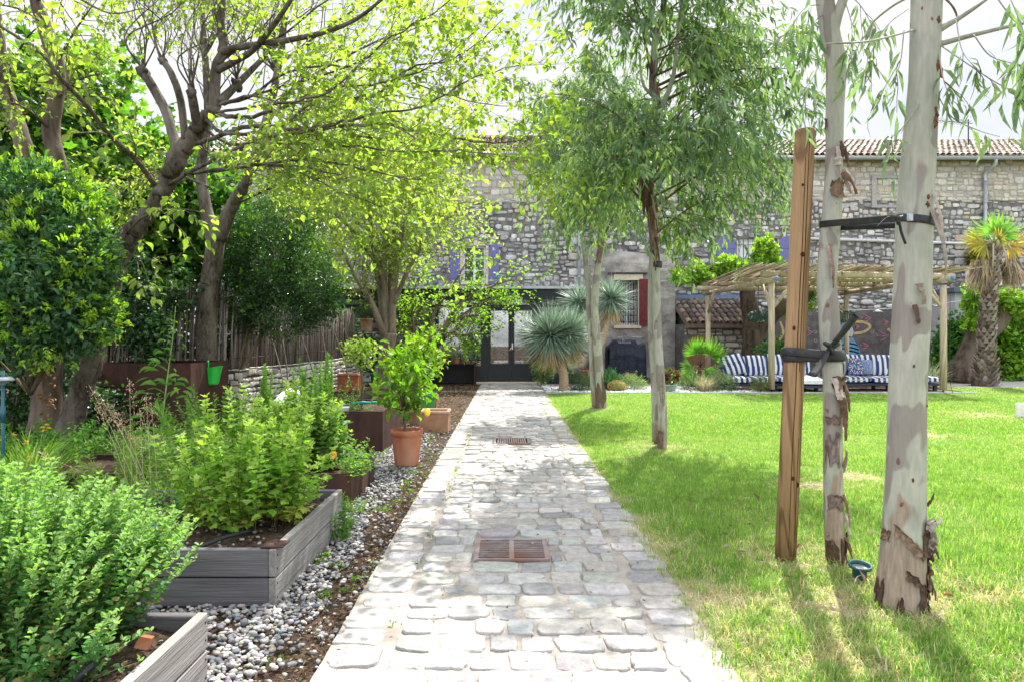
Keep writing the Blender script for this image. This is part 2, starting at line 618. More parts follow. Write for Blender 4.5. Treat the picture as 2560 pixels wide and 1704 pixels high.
M['cane'] = m_attr('cane', .8, .2, 20, .75, 1.2, .2)
M['corten'] = m_noise('rusted_steel', (.024, .011, .009), (.082, .034, .02), 7, .7, .3, .3, .004, (1, 1, .45), .34, .72, (.052, .025, .019), 0, 8)
M['terracotta'] = m_noise('terracotta', (.27, .085, .04), (.38, .15, .08), 7, .85, .2, .35, .005, (1, 1, .5), .3, .7, (.40, .22, .15), 0, 8)
M['terracotta_pale'] = m_noise('weathered_terracotta', (.30, .15, .085), (.42, .25, .165), 8, .9, .15, .3, .004, (1, 1, 1), .3, .7, (.40, .31, .24))
M['soil'] = m_noise('dark_soil', (.035, .024, .017), (.13, .09, .062), 30, .95, .1, 1.0, .03)
M['stone_wall'] = m_attr('wall_stone', .9, .15, 9, .6, 1.25, .6, .02, (.135, .125, .122), 2.6, (1, 1, 1), .48, .64)
M['mortar'] = m_noise('wall_mortar', (.105, .098, .095), (.24, .225, .21), 6, .95, .1, .8, .03, (1, 1, 1), .35, .7, (.085, .08, .079))
M['mortar_light'] = m_noise('pale_mortar', (.26, .235, .205), (.40, .37, .325), 6, .95, .1, .8, .03)
M['render'] = m_noise('old_render', (.22, .2, .185), (.40, .37, .335), 2.6, .95, .1, 1.0, .05, (1, 1, 1), .36, .62, (.155, .142, .138), 0, 12)
M['render_dark'] = m_noise('dark_render', (.075, .066, .066), (.15, .135, .13), 4, .95, .1, .7, .03, (1, 1, 1), .3, .7, None, 0, 8)
M['dry_stone'] = m_attr('dry_wall_stone', .9, .15, 14, .7, 1.2, .5, .015)
M['cobble'] = m_attr('cobble_stone', .85, .15, 26, .72, 1.18, 1.0, .008, (.20, .185, .175), 4.0, (1, 1, 1), .58, .78)
M['sand'] = m_noise('sandy_joint', (.26, .235, .20), (.37, .34, .295), 12, .95, .1, .9, .012, (1, 1, 1), .3, .7, (.19, .17, .15), 0, 9)
M['pebble'] = m_attr('pebble', .7, .3, 30, .85, 1.12, .15)
M['tile'] = m_attr('roof_tile', .9, .15, 10, .6, 1.2, .5, .01, (.12, .1, .085), 2.5, (1, 1, 1), .56, .68)
M['zinc'] = m_plain('zinc', (.36, .39, .43), .45, .4, .3)
M['black_frame'] = m_plain('anthracite_paint', (.012, .015, .022), .4, .4)
M['white_paint'] = m_plain('white_paint', (.75, .75, .74), .5, .3)
M['cream'] = m_noise('cream_stone', (.50, .42, .30), (.62, .54, .42), 6, .9, .15, .3)
M['violet'] = m_plain('violet_blue_paint', (.13, .13, .30), .5, .3)
M['red_paint'] = m_noise('old_red_paint', (.10, .013, .02), (.17, .024, .03), 9, .6, .3, .2)
M['iron'] = m_plain('dark_iron', (.02, .02, .022), .5, .4, .4)
M['glass'] = m_glass('window_glass', .16)
M['dark_glass'] = m_plain('reflecting_glass', (.05, .06, .07), .06, .8)
M['rubber'] = m_noise('black_rubber', (.012, .012, .013), (.03, .03, .032), 25, .5, .4, .2, .004)
M['navy_cover'] = m_noise('navy_cover', (.008, .012, .026), (.016, .022, .042), 6, .55, .35, .7, .04)
M['stripe'] = m_attr('striped_canvas', .9, .1, 60, .85, 1.1, .3)
M['canvas'] = m_plain('pale_canvas', (.62, .65, .64), .9, .1)
M['navy_frame'] = m_plain('navy_frame', (.018, .024, .04), .5, .3)
M['green_plastic'] = m_plain('bright_green_plastic', (.02, .52, .06), .35, .5)
M['green_dark'] = m_plain('dark_green_plastic', (.022, .085, .075), .4, .4)
M['green_wire'] = m_plain('green_wire_mesh', (.02, .07, .045), .5, .3)
M['teal'] = m_plain('teal_plastic', (.01, .26, .27), .45, .4)
M['celadon'] = m_noise('celadon_glaze', (.17, .25, .18), (.24, .32, .24), 7, .4, .5, .1)
M['lemon'] = m_noise('lemon_peel', (.80, .56, .02), (.85, .64, .04), 30, .45, .4, .3, .003)
M['castiron'] = m_noise('cast_iron_grate', (.16, .115, .11), (.31, .26, .25), 12, .6, .4, .3, .004, (1, 1, 1), .3, .7, (.19, .09, .06))
M['pit_shade'] = m_plain('drain_shade', (.008, .008, .008), .9, .1)  # near-black colour for the painted shade below the grate bars
M['pipe'] = m_plain('black_hose', (.02, .022, .026), .5, .35)
M['block'] = m_noise('pale_limestone', (.60, .57, .52), (.7, .68, .63), 12, .9, .15, .4)
M['paint'] = m_attr('wall_paint', .9, .1, 14, .55, 1.15, 0)
M['orange'] = m_plain('orange_glaze', (.60, .20, .03), .4, .4)
M['stick'] = m_attr('fence_stick', .9, .15, 30, .65, 1.25, .4)

# ------------------------------------------------------------------ noise on the plane + stones
_lat = rng.random((64, 64))


def vn(x, y, s=1.0, o=0):
    x, y = np.asarray(x) * s + 17.3 + o * 5.1, np.asarray(y) * s + 9.1 + o * 3.7
    xi, yi = np.floor(x).astype(int), np.floor(y).astype(int)
    fx, fy = x - xi, y - yi
    fx, fy = fx * fx * (3 - 2 * fx), fy * fy * (3 - 2 * fy)
    g = lambda a, b: _lat[a % 64, b % 64]
    return (g(xi, yi) * (1 - fx) + g(xi + 1, yi) * fx) * (1 - fy) + (g(xi, yi + 1) * (1 - fx) + g(xi + 1, yi + 1) * fx) * fy


def stones(mb, O, U, V, N, rects, hr, cols, K=12, inset=.02, ex=4.5, jit=.10, tilt=.0, mat=0, cvar=.1, base=-.01, warp=0.0):
    """rounded irregular stones lying in a plane; rects (n,4) = u0,u1,v0,v1"""
    R = np.asarray(rects, float)
    n = len(R)
    if n == 0:
        return
    if warp:
        um, vm = (R[:, 0] + R[:, 1]) / 2, (R[:, 2] + R[:, 3]) / 2
        R = R + np.c_[0 * um, 0 * um, (w_ := (vn(um, vm, .9) - .5) * warp + (vn(um, vm, 2.6, 4) - .5) * warp * .45), w_]
    a = (np.arange(K) + .5) * 2 * PI / K
    cx, cy = np.cos(a), np.sin(a)
    sx = np.sign(cx) * np.abs(cx) ** (2 / ex)
    sy = np.sign(cy) * np.abs(cy) ** (2 / ex)
    j = 1 + jit * rng.standard_normal((n, K))
    j = .5 * j + .25 * np.roll(j, 1, 1) + .25 * np.roll(j, -1, 1)
    hu, hv = (R[:, 1] - R[:, 0]) / 2, (R[:, 3] - R[:, 2]) / 2
    uc, vc = (R[:, 1] + R[:, 0]) / 2, (R[:, 3] + R[:, 2]) / 2
    h = rng.uniform(hr[0], hr[1], n)
    tu, tv = rng.normal(0, tilt, n), rng.normal(0, tilt, n)
    sk = rng.normal(0, .06, n)
    rings = []
    for ins, hh in ((0, base), (inset * .15, .55), (inset * .5, .9), (inset * 1.1, 1.0)):
        ku, kv = np.maximum(hu - ins, hu * .35), np.maximum(hv - ins, hv * .35)
        du, dv = sx * ku[:, None] * j, sy * kv[:, None] * j
        du = du + dv * sk[:, None]
        z = (base if hh < 0 else 0) + (h[:, None] * hh if hh > 0 else 0) * np.ones((n, K))
        if hh > 0:
            z = z + du * tu[:, None] + dv * tv[:, None] + rng.standard_normal((n, K)) * h[:, None] * .07
        rings.append(np.stack([uc[:, None] + du, vc[:, None] + dv, z], -1))
    cen = np.stack([uc, vc, h * 1.02], -1)[:, None]
    P = np.concatenate(rings + [cen], 1)  # n, 4K+1, 3
    O, U, V, N = A(*O), A(*U), A(*V), A(*N)
    v = O + P[..., 0:1] * U + P[..., 1:2] * V + P[..., 2:3] * N
    i = np.arange(K)
    i2 = (i + 1) % K
    q = np.concatenate([np.stack([i + r * K, i2 + r * K, i2 + (r + 1) * K, i + (r + 1) * K], -1) for r in range(3)])
    t = np.stack([i + 3 * K, i2 + 3 * K, np.full(K, 4 * K)], -1)
    off = (np.arange(n) * (4 * K + 1))[:, None, None]
    c = pick(cols, n, cvar, .02)
    mb.add(v.reshape(-1, 3), [(off + q[None]).reshape(-1, 4), (off + t[None]).reshape(-1, 3)], np.repeat(c, 4 * K + 1, 0), mat, True)


def courses(u0, u1, v0, v1, rowh, sw, gap, holes=(), vj=.15):
    out = []
    v = v0
    while v < v1 - .03:
        hgt = min(rng.uniform(*rowh), v1 - v)
        u = u0 - rng.uniform(0, sw[0])
        while u < u1:
            w = rng.uniform(*sw) * (1 if rng.random() > .15 else 1.5)
            a, b = max(u, u0), min(u + w, u1)
            u += w
            vc = v + hgt / 2
            skip = False
            for (hu0, hu1, hv0, hv1) in holes:
                if v + hgt * .75 > hv0 and v + hgt * .25 < hv1 and b > hu0 and a < hu1:
                    if a < hu0 - .06: b = hu0
                    elif b > hu1 + .06: a = hu1
                    else: skip = True
            if skip or b - a < .06:
                continue
            d = rng.normal(0, vj * hgt * .3)
            if hgt > .2 and rng.random() < .3:
                m = rng.uniform(.4, .6)
                out.append((a + gap / 2, b - gap / 2, v + gap / 2, v + hgt * m - gap / 2))
                out.append((a + gap / 2, b - gap / 2, v + hgt * m + gap / 2, v + hgt - gap / 2))
            else:
                s = rng.uniform(.82, 1.0)
                out.append((a + gap / 2, b - gap / 2, v + gap / 2 + d, v + hgt * s - gap / 2 + d))
        v += hgt
    return out


# ------------------------------------------------------------------ ground, path, lawn
def sheet(name, x0, x1, y0, y1, z, mat, kind='structure'):
    mb = MB()
    mb.add([(x0, y0, z), (x1, y0, z), (x1, y1, z), (x0, y1, z)], np.array([[0, 1, 2, 3]]))
    o = mb.build(name, mat)
    o['kind'] = kind
    return o


PX0, PX1, PYN, PYF = -.72, .86, .6, 19.22
sheet('ground', -150, 150, -60, 250, -.012, M['soil'])

# dry spots of the lawn: tree feet, worn path verge
DRY = [(1.88, 3.3, .36), (1.72, 4.0, .3), (1.2, 2.75, .42), (1.05, 3.4, .32), (1.55, 3.3, .3), (2.4, 3.3, .34), (.95, 4.3, .22), (2.0, 2.4, .25), (7.9, 11.4, .42), (1.75, 8.0, .3), (1.65, 12.3, .25), (2.6, 5.9, .25), (5.5, 9, .3), (3.2, 6.3, .25)]


def dryness(x, y):
    dry = np.zeros(np.shape(x))
    for (dx, dy, r) in DRY:
        dry = np.maximum(dry, np.exp(-((x - dx) ** 2 + (y - dy) ** 2) / (r * r)))
    dry = np.clip(dry * np.clip(2.3 * (vn(x, y, 9, 8) * .6 + vn(x, y, 23, 1) * .4) - .45, 0, 1.4) + .6 * np.clip(vn(x, y, 1.7, 2) * vn(x, y, 5, 4) - .38, 0, 1), 0, 1)
    return np.maximum(dry, np.clip(1 - (x - PX1) / .35, 0, 1) * (vn(x, y, 4, 6) * .9) * (y < 5))


# lawn sheet with soft mounding, base colour of thatch and soil
m, nt, out = mat_new('lawn_base')
co = coords(nt)
a1 = noise(nt, 1.3, 5, .6, co)
a2 = noise(nt, 40, 4, .6, co)
cc = mixc(nt, ramp(nt, a1, [(.4, 0.0), (.62, 1.0)]), (.11, .20, .03), (.19, .22, .06))
cc = mixc(nt, .6, cc, ramp(nt, a2, [(.3, .55), (.7, 1.25)]), 'MULTIPLY')
cc = mixc(nt, attr(nt), cc, mixc(nt, a2, (.20, .15, .10), (.40, .33, .24)))
principled(nt, out, cc, .95, .1, bumpn(nt, a2, .6, .02))
mb = MB()
for (x0, x1, y0, y1) in ((PX1, 24, .6, 15.7), (10.9, 24, 15.7, 17.6)):
    nx, ny = 150, 150
    gx, gy = np.meshgrid(np.linspace(x0, x1, nx), np.linspace(y0, y1, ny))
    gz = .006 + .025 * vn(gx, gy, .8) * np.clip((gx - PX1) * 2, 0, 1)
    i, j = np.meshgrid(np.arange(nx - 1), np.arange(ny - 1))
    q = (j * nx + i).ravel()
    mb.add(np.stack([gx, gy, gz], -1).reshape(-1, 3), np.stack([q, q + 1, q + nx + 1, q + nx], -1), np.repeat(dryness(gx, gy).ravel()[:, None], 3, 1), mat=0, smooth=True)
tag(mb.build('lawn', bpy.data.materials['lawn_base']), kind='structure')


def lawn_z(x, y):
    return .006 + .025 * vn(x, y, .8) * np.clip((np.asarray(x) - PX1) * 2, 0, 1)


def grass_blades(n, y0, y1, x1f, hgt, wid, seg2, pw):
    u = rng.random(n)
    y = (y0 ** (1 - pw) + u * (y1 ** (1 - pw) - y0 ** (1 - pw))) ** (1 / (1 - pw))
    x = PX1 - .02 + rng.random(n) * (x1f(y) - PX1)
    cl = vn(x, y, 5.0) * .6 + vn(x, y, 14., 3) * .4
    keep = rng.random(n) < .35 + 1.1 * cl
    edge = (x < PX1 + .12 * vn(y * 0, y, 3.0, 5) + .02)
    keep &= ~edge | (rng.random(n) < .15)
    dry = dryness(x, y)
    keep &= rng.random(n) > dry * .75
    x, y, dry, cl = x[keep], y[keep], dry[keep], cl[keep]
    n = len(x)
    base = np.stack([x, y, lawn_z(x, y)], -1)
    h = rng.uniform(*hgt, n) * (.65 + .7 * cl)
    w = rng.uniform(*wid, n)
    az = rng.uniform(0, 2 * PI, n)
    lean = rng.uniform(.1, .9, n) + dry * .5
    d = np.stack([np.cos(az) * np.sin(lean), np.sin(az) * np.sin(lean), np.cos(lean)], -1)
    s = np.stack([-np.sin(az + rng.normal(0, .5, n)), np.cos(az), np.zeros(n)], -1)
    green = pick([(.15, .29, .05), (.19, .33, .06), (.22, .35, .075), (.12, .26, .045), (.30, .40, .12)], n, .15)
    straw = pick([(.50, .43, .25), (.42, .35, .19), (.58, .52, .36)], n, .15)
    isdry = (rng.random(n) < .05 + dry * .8)[:, None]
    c = np.where(isdry, straw, green)
    tip = base + d * h[:, None] + A(0, 0, -1) * (lean * h * .25)[:, None]
    if seg2:
        mid = base + (d * .55 + A(0, 0, .08)) * h[:, None]
        v = np.stack([base - s * w[:, None] / 2, base + s * w[:, None] / 2, mid - s * w[:, None] * .42, mid + s * w[:, None] * .42, tip], 1)
        f = np.array([[0, 1, 3], [0, 3, 2], [2, 3, 4]])
        k = 5
    else:
        v = np.stack([base - s * w[:, None] / 2, base + s * w[:, None] / 2, tip], 1)
        f = np.array([[0, 1, 2]])
        k = 3
    return v.reshape(-1, 3), (np.arange(n)[:, None, None] * k + f[None]).reshape(-1, 3), np.repeat(c, k, 0)


mb = MB()
fr = lambda y: np.minimum(.78 * y + .6, 23)
mb.add(*grass_blades(150000, 2.0, 5.2, fr, (.022, .085), (.0022, .0045), True, 1.9))
mb.add(*grass_blades(170000, 5.2, 9.0, fr, (.018, .05), (.004, .007), False, 1.9))
mb.add(*grass_blades(190000, 9.0, 15.68, fr, (.018, .045), (.007, .012), False, 1.6))
# tufts creeping over the path edge
TP = []
yy = PYN + 1.4
while yy < 15:
    yy += rng.uniform(.05, .35) * (1 if yy < 7 else 2)
    k = rng.integers(10, 46); w_ = rng.uniform(.03, .11)
    TP.append(np.stack([PX1 - rng.uniform(-.02, .07) + rng.normal(0, w_ * .5, k), yy + rng.normal(0, w_, k), np.full(k, .012)], -1))
TP = np.concatenate(TP); n = len(TP)
az = rng.uniform(0, 2 * PI, n); le = rng.uniform(.2, 1.2, n); L = rng.uniform(.02, .075, n)
d_ = np.stack([np.cos(az) * np.sin(le), np.sin(az) * np.sin(le), np.cos(le)], -1); s_ = np.stack([-np.sin(az), np.cos(az), 0 * az], -1) * .002 * np.clip(TP[:, 1:2] / 4, 1, 3)
mb.add(np.stack([TP - s_, TP + s_, TP + d_ * L[:, None]], 1).reshape(-1, 3), np.arange(3 * n).reshape(-1, 3), np.repeat(pick([(.18, .30, .05), (.24, .36, .07), (.44, .38, .22), (.30, .36, .1)], n), 3, 0))
tag(mb.build('grass', M['grass']), 'short bright lawn grass with dry straw patches by the path', 'grass', kind='stuff')
mb = MB()
v, f, c = grass_blades(26000, 15.7, 17.6, lambda y: y * 0 + 14.5, (.02, .05), (.008, .014), False, 1.2)
v[:, 0] += 10.0
mb.add(v, f, c)
tag(mb.build('grass', M['grass']), 'strip of lawn grass between the pergola and the palm', 'grass', kind='stuff')

# cobbled path
GR1, GR2 = (-.196, .243, 3.93, 4.33), (-.17, .27, 8.27, 8.71)
mb = MB()
gx, gy = np.meshgrid(np.linspace(PX0 - .02, PX1 + .02, 60), np.linspace(PYN, PYF, 520))
i, j = np.meshgrid(np.arange(59), np.arange(519)); q = (j * 60 + i).ravel()
ing = np.zeros(gx.shape, bool)
for g_ in ((-.196, .243, 3.93, 4.33), (-.17, .27, 8.27, 8.71)): ing |= (gx > g_[0] - .05) & (gx < g_[1] + .05) & (gy > g_[2] - .06) & (gy < g_[3] + .06)
mb.add(np.stack([gx, gy, np.where(ing, .007, .0135 + .010 * (vn(gx, gy, 7) - .5) + .008 * (vn(gx, gy, 21, 2) - .5))], -1).reshape(-1, 3), np.stack([q, q + 1, q + 61, q + 60], -1), mat=1, smooth=True)
rects = []
for side in (0, 1):
    y = PYN
    while y < PYF - .1:
        L = rng.uniform(.15, .25)
        a = PX0 + rng.normal(0, .012) if side == 0 else PX1 - .21 + rng.normal(0, .02)
        rects.append((a, a + .2 + rng.normal(0, .012), y + .008, min(y + L, PYF) - .012))
        y += L
y = PYN
while y < PYF - .08:
    hgt = rng.uniform(.125, .185)
    u = PX0 + .225 + rng.uniform(0, .03)
    end = PX1 - .235
    while u < end - .06:
        w = rng.choice([rng.uniform(.13, .19), rng.uniform(.18, .27)])
        b = min(u + w, end)
        if end - b < .08: b = end
        r = (u + .006, b - .006, y + .005 + rng.normal(0, .004), y + hgt - .007 + rng.normal(0, .005))
        u = b
        if any(r[1] > g[0] - .01 and r[0] < g[1] + .01 and r[3] > g[2] - .005 and r[2] < g[3] + .005 for g in (GR1, GR2)):
            a0, a1 = r[0], r[1]
            for g in (GR1, GR2):
                if r[3] > g[2] and r[2] < g[3]:
                    if r[0] < g[0] - .07: a1 = g[0] - .012
                    elif r[1] > g[1] + .07: a0 = g[1] + .012
                    else: a1 = a0
            if a1 - a0 < .05: continue
            r = (a0, a1, r[2], r[3])
        rects.append(r)
    y += hgt
R = np.array(rects)
near = R[:, 2] < 7
cob = [(.335, .325, .308), (.37, .357, .333), (.385, .375, .352), (.305, .298, .29), (.35, .325, .30), (.335, .325, .305), (.24, .235, .232), (.37, .345, .31)]
stones(mb, (0, 0, .008), (1, 0, 0), (0, 1, 0), (0, 0, 1), R[near], (.009, .020), cob, 30, .007, 5.0, .085, .03, 0, .09)
stones(mb, (0, 0, .008), (1, 0, 0), (0, 1, 0), (0, 0, 1), R[~near], (.009, .021), cob, 14, .008, 5.0, .09, .035, 0, .09)
tag(mb.build('path', [M['cobble'], M['sand']]), kind='structure')


def grate(g, slats, label, along):
    t = thing('drain_grate', label, 'drain grate', ((g[0] + g[1]) / 2, (g[2] + g[3]) / 2, .012), 'drain grates set in the path')
    pit_shade = MB(); pit_shade.box(g[0] + .01, g[1] - .01, g[2] + .01, g[3] - .01, .009, .012); pit_shade.build('shade_sheet', M['pit_shade'], t)  # black sheet painted as the shade under the bars, no hollow below
    f = MB()
    b = .026
    z0, z1 = .0125, .027
    zb = .0225
    f.box(g[0], g[1], g[2], g[2] + b, z0, z1); f.box(g[0], g[1], g[3] - b, g[3], z0, z1)
    f.box(g[0], g[0] + b, g[2] + b, g[3] - b, z0, z1); f.box(g[1] - b, g[1], g[2] + b, g[3] - b, z0, z1)
    f.build('frame', M['castiron'], t)
    s = MB()
    if along:
        m_ = (g[0] + g[1]) / 2
        s.box(m_ - .014, m_ + .014, g[2] + b, g[3] - b, z0, z1 - .001)
        p = (g[3] - g[2] - 2 * b) / slats
        for k in range(1, slats):
            yy = g[2] + b + k * p
            s.box(g[0] + b, m_ - .014, yy - p * .22, yy + p * .22, zb, z1 - .002)
            s.box(m_ + .014, g[1] - b, yy - p * .22, yy + p * .22, zb, z1 - .002)
    else:
        p = (g[1] - g[0] - 2 * b) / slats
        for k in range(1, slats):
            xx = g[0] + b + k * p
            s.box(xx - p * .3, xx + p * .3, g[2] + b, g[3] - b, z0, z1 - .002)
    s.build('bars', M['castiron'], t)


grate(GR1, 9, 'rusty cast iron drain grate with two columns of slots, nearest in the path', True)
grate(GR2, 14, 'small brown drain grate further up the cobbled path', False)

# gravel verge and soil
sheet('gravel_bed', -3.2, PX0 - .02, .5, 10.4, -.004, M['soil'])
ico = None
import bmesh as _bm


def ico_tpl(sub):
    bm = _bm.new()
    _bm.ops.create_icosphere(bm, subdivisions=sub, radius=1)
    v = np.array([x.co[:] for x in bm.verts])
    f = np.array([[a.index for a in p.verts] for p in bm.faces])
    bm.free()
    return v, f


ICO1, ICO2, ICO3 = ico_tpl(1), ico_tpl(2), ico_tpl(3)


def pebbles(mb, P, size, cols, tpl, flat=(.35, .7)):
    n = len(P)
    tv, tf = tpl
    s = rng.uniform(*size, n)
    sc = np.stack([s * rng.uniform(.75, 1.25, n), s * rng.uniform(.6, .95, n), s * rng.uniform(*flat, n)], -1)
    a = rng.uniform(0, 2 * PI, n)
    v = tv[None] * sc[:, None] * (1 + .07 * rng.standard_normal((n, len(tv), 1)))
    ti = rng.normal(0, .35, n)
    y, z = v[..., 1] * np.cos(ti)[:, None] - v[..., 2] * np.sin(ti)[:, None], v[..., 1] * np.sin(ti)[:, None] + v[..., 2] * np.cos(ti)[:, None]
    x = v[..., 0]
    v = np.stack([x * np.cos(a)[:, None] - y * np.sin(a)[:, None], x * np.sin(a)[:, None] + y * np.cos(a)[:, None], z], -1) + P[:, None]
    f = (np.arange(n)[:, None, None] * len(tv) + tf[None]).reshape(-1, 3)
    mb.add(v.reshape(-1, 3), f, np.repeat(pick(cols, n, .12), len(tv), 0), 0, True)


gcol = [(.22, .22, .225), (.27, .265, .255), (.15, .155, .165), (.34, .325, .30), (.19, .18, .17), (.11, .12, .135), (.30, .26, .21), (.44, .42, .40)]


def gravel_pts(n, y0, y1, x0=-1.16, x1=PX0 - .01):
    y = rng.uniform(y0, y1, n)
    x = rng.uniform(x0, x1, n)
    # the pebbles thin out to bare soil beside the stones of the path
    lim = x1 - .12 - .2 * vn(y * 0, y, 2.2, 1)
    keep = (x < lim) | (rng.random(n) < .16)
    x, y = x[keep], y[keep]
    return np.stack([x, y, rng.uniform(.0, .022, len(x))], -1)


mb = MB()
pebbles(mb, gravel_pts(3300, 2.2, 5.0), (.005, .018), gcol, ICO2)
pebbles(mb, gravel_pts(3600, 5.0, 8.6, -1.4), (.010, .02), gcol, ICO1)
pebbles(mb, gravel_pts(900, 8.6, 10.2, -1.5), (.012, .022), gcol, ICO1)
P_ = np.stack([rng.uniform(-2.2, -1.1, 1500), rng.uniform(2.56, 3.29, 1500), rng.uniform(0, .02, 1500)], -1)
pebbles(mb, P_, (.009, .019), gcol, ICO2)
P_ = np.stack([rng.uniform(-2.0, -1.1, 700), rng.uniform(4.63, 5.2, 700), rng.uniform(0, .02, 700)], -1)
pebbles(mb, P_, (.009, .019), gcol, ICO1)
P_ = np.stack([rng.uniform(-2.4, -1.2, 1600), rng.uniform(6.2, 7.75, 1600), rng.uniform(0, .02, 1600)], -1)
pebbles(mb, P_, (.010, .02), gcol, ICO1)
tag(mb.build('pebbles', M['pebble']), 'grey and white rounded pebbles between planters and path', 'pebbles', kind='stuff')

# bark crumbs and leaf litter on the bare soil
lv = Leaves()
n = 2600
y = rng.uniform(2.2, 6.5, n)
x = PX0 - .03 - np.abs(rng.normal(0, .11, n))
lv.add(np.stack([x, y, rng.uniform(.004, .02, n)], -1), rdir(n) * A(1, 1, .25), rdir(n) * .4 + A(0, 0, 1), rng.uniform(.008, .035, n), rng.uniform(.004, .012, n), pick([(.16, .11, .07), (.10, .065, .045), (.30, .22, .14), (.06, .045, .03)], n))
n = 5200
y = rng.uniform(8.5, 19, n)
x = rng.uniform(-3.2, PX0 - .02, n)
lv.add(np.stack([x, y, rng.uniform(.004, .03, n)], -1), rdir(n) * A(1, 1, .3), rdir(n) * .4 + A(0, 0, 1), rng.uniform(.02, .07, n), rng.uniform(.012, .03, n), pick([(.20, .15, .10), (.12, .085, .06), (.33, .27, .2), (.08, .06, .045)], n))
n = 160
lv.add(np.stack([rng.uniform(PX0, PX1, n), rng.uniform(2.3, 9, n), np.full(n, .034)], -1), rdir(n) * A(1, 1, .1), rdir(n) * .3 + A(0, 0, 1), rng.uniform(.012, .035, n), rng.uniform(.006, .014, n), pick([(.16, .10, .06), (.25, .17, .1), (.3, .25, .15)], n))
n = 170
y = rng.uniform(3.0, 9, n); xx = np.where(rng.random(n) < .3, 1.7, 1.95) + rng.normal(0, .3, n)
lv.add(np.stack([xx, y * .35 + 2.2, np.full(n, .04)], -1), rdir(n) * A(1, 1, .2), rdir(n) * .3 + A(0, 0, 1), rng.uniform(.03, .09, n), rng.uniform(.008, .016, n), pick([(.30, .22, .17), (.42, .36, .30), (.24, .15, .10)], n))
mb = MB(); lv.into(mb, T_DIAM)
tag(mb.build('litter', M['dry']), 'fallen brown leaves and bark crumbs on soil and stones', 'litter', kind='stuff')

# small weeds in the joints of the path
lv = Leaves()
for _ in range(46):
    yy = rng.uniform(3.0, 12)
    xx = rng.choice([PX0 + .215, PX1 - .22, PX0 + .21, PX0 - .03])
    k = 14
    lv.add(np.repeat(A(xx, yy, .012)[None], k, 0) + rng.normal(0, .018, (k, 3)) * A(1, 1.6, .1), rdir(k) + A(0, 0, .6), rdir(k) + A(0, 0, 1), rng.uniform(.01, .03, k), rng.uniform(.004, .009, k), pick([(.12, .2, .03), (.2, .26, .05)], k))
for _ in range(36):
    yy = rng.uniform(2.6, 9)
    xx = rng.uniform(-1.1, PX0 - .05)
    k = 22
    lv.add(np.repeat(A(xx, yy, .015)[None], k, 0) + rng.normal(0, .02, (k, 3)) * A(1, 1, .3), rdir(k) + A(0, 0, .7), rdir(k) + A(0, 0, 1), rng.uniform(.012, .035, k), rng.uniform(.005, .012, k), pick([(.10, .19, .03), (.16, .25, .05)], k))
mb = MB(); lv.into(mb, T_OVATE)
tag(mb.build('weeds', M['herb_leaf']), 'tiny green weeds in the gravel and path joints', 'weeds', kind='stuff')

# white pebble bed in front of the house, with its thin steel edging
sheet('white_gravel_bed', PX1 + .03, 6.0, 15.78, 19.25, .0, M['sand'])
mb = MB()
n = 5200
P_ = np.stack([rng.uniform(PX1 + .05, 6.0, n), rng.uniform(15.8, 18.2, n), rng.uniform(.0, .03, n)], -1)
pebbles(mb, P_, (.018, .04), [(.70, .69, .67), (.62, .61, .59), (.75, .74, .73), (.5, .5, .5)], ICO1)
tag(mb.build('white_pebbles', M['pebble']), 'white pebbles round the yuccas and cactus', 'pebbles', kind='stuff')
mb = MB()
mb.box(PX1 + .02, 10.8, 15.71, 15.76, -.02, .05)
tag(mb.build('bed_edging', M['zinc']), 'thin grey steel edging between lawn and white pebbles', 'edging')
sheet('terrace', 10.9, 30, 17.62, 24, .01, m_noise('pale_paving', (.36, .33, .31), (.46, .43, .40), 4, .9, .15, .3))
sheet('pergola_floor', 5.0, 10.85, 15.78, 23, .004, m_noise('pergola_ground', (.12, .085, .06), (.2, .15, .11), 8, .95, .1, .5))

# ------------------------------------------------------------------ buildings
HS_COL = [(.40, .39, .38), (.46, .45, .435), (.52, .51, .495), (.35, .34, .335), (.41, .39, .365), (.55, .54, .525), (.30, .295, .29)]
TOP_COL = [(.47, .435, .375), (.52, .48, .41), (.42, .385, .33), (.54, .515, .46), (.48, .41, .31), (.43, .41, .38)]


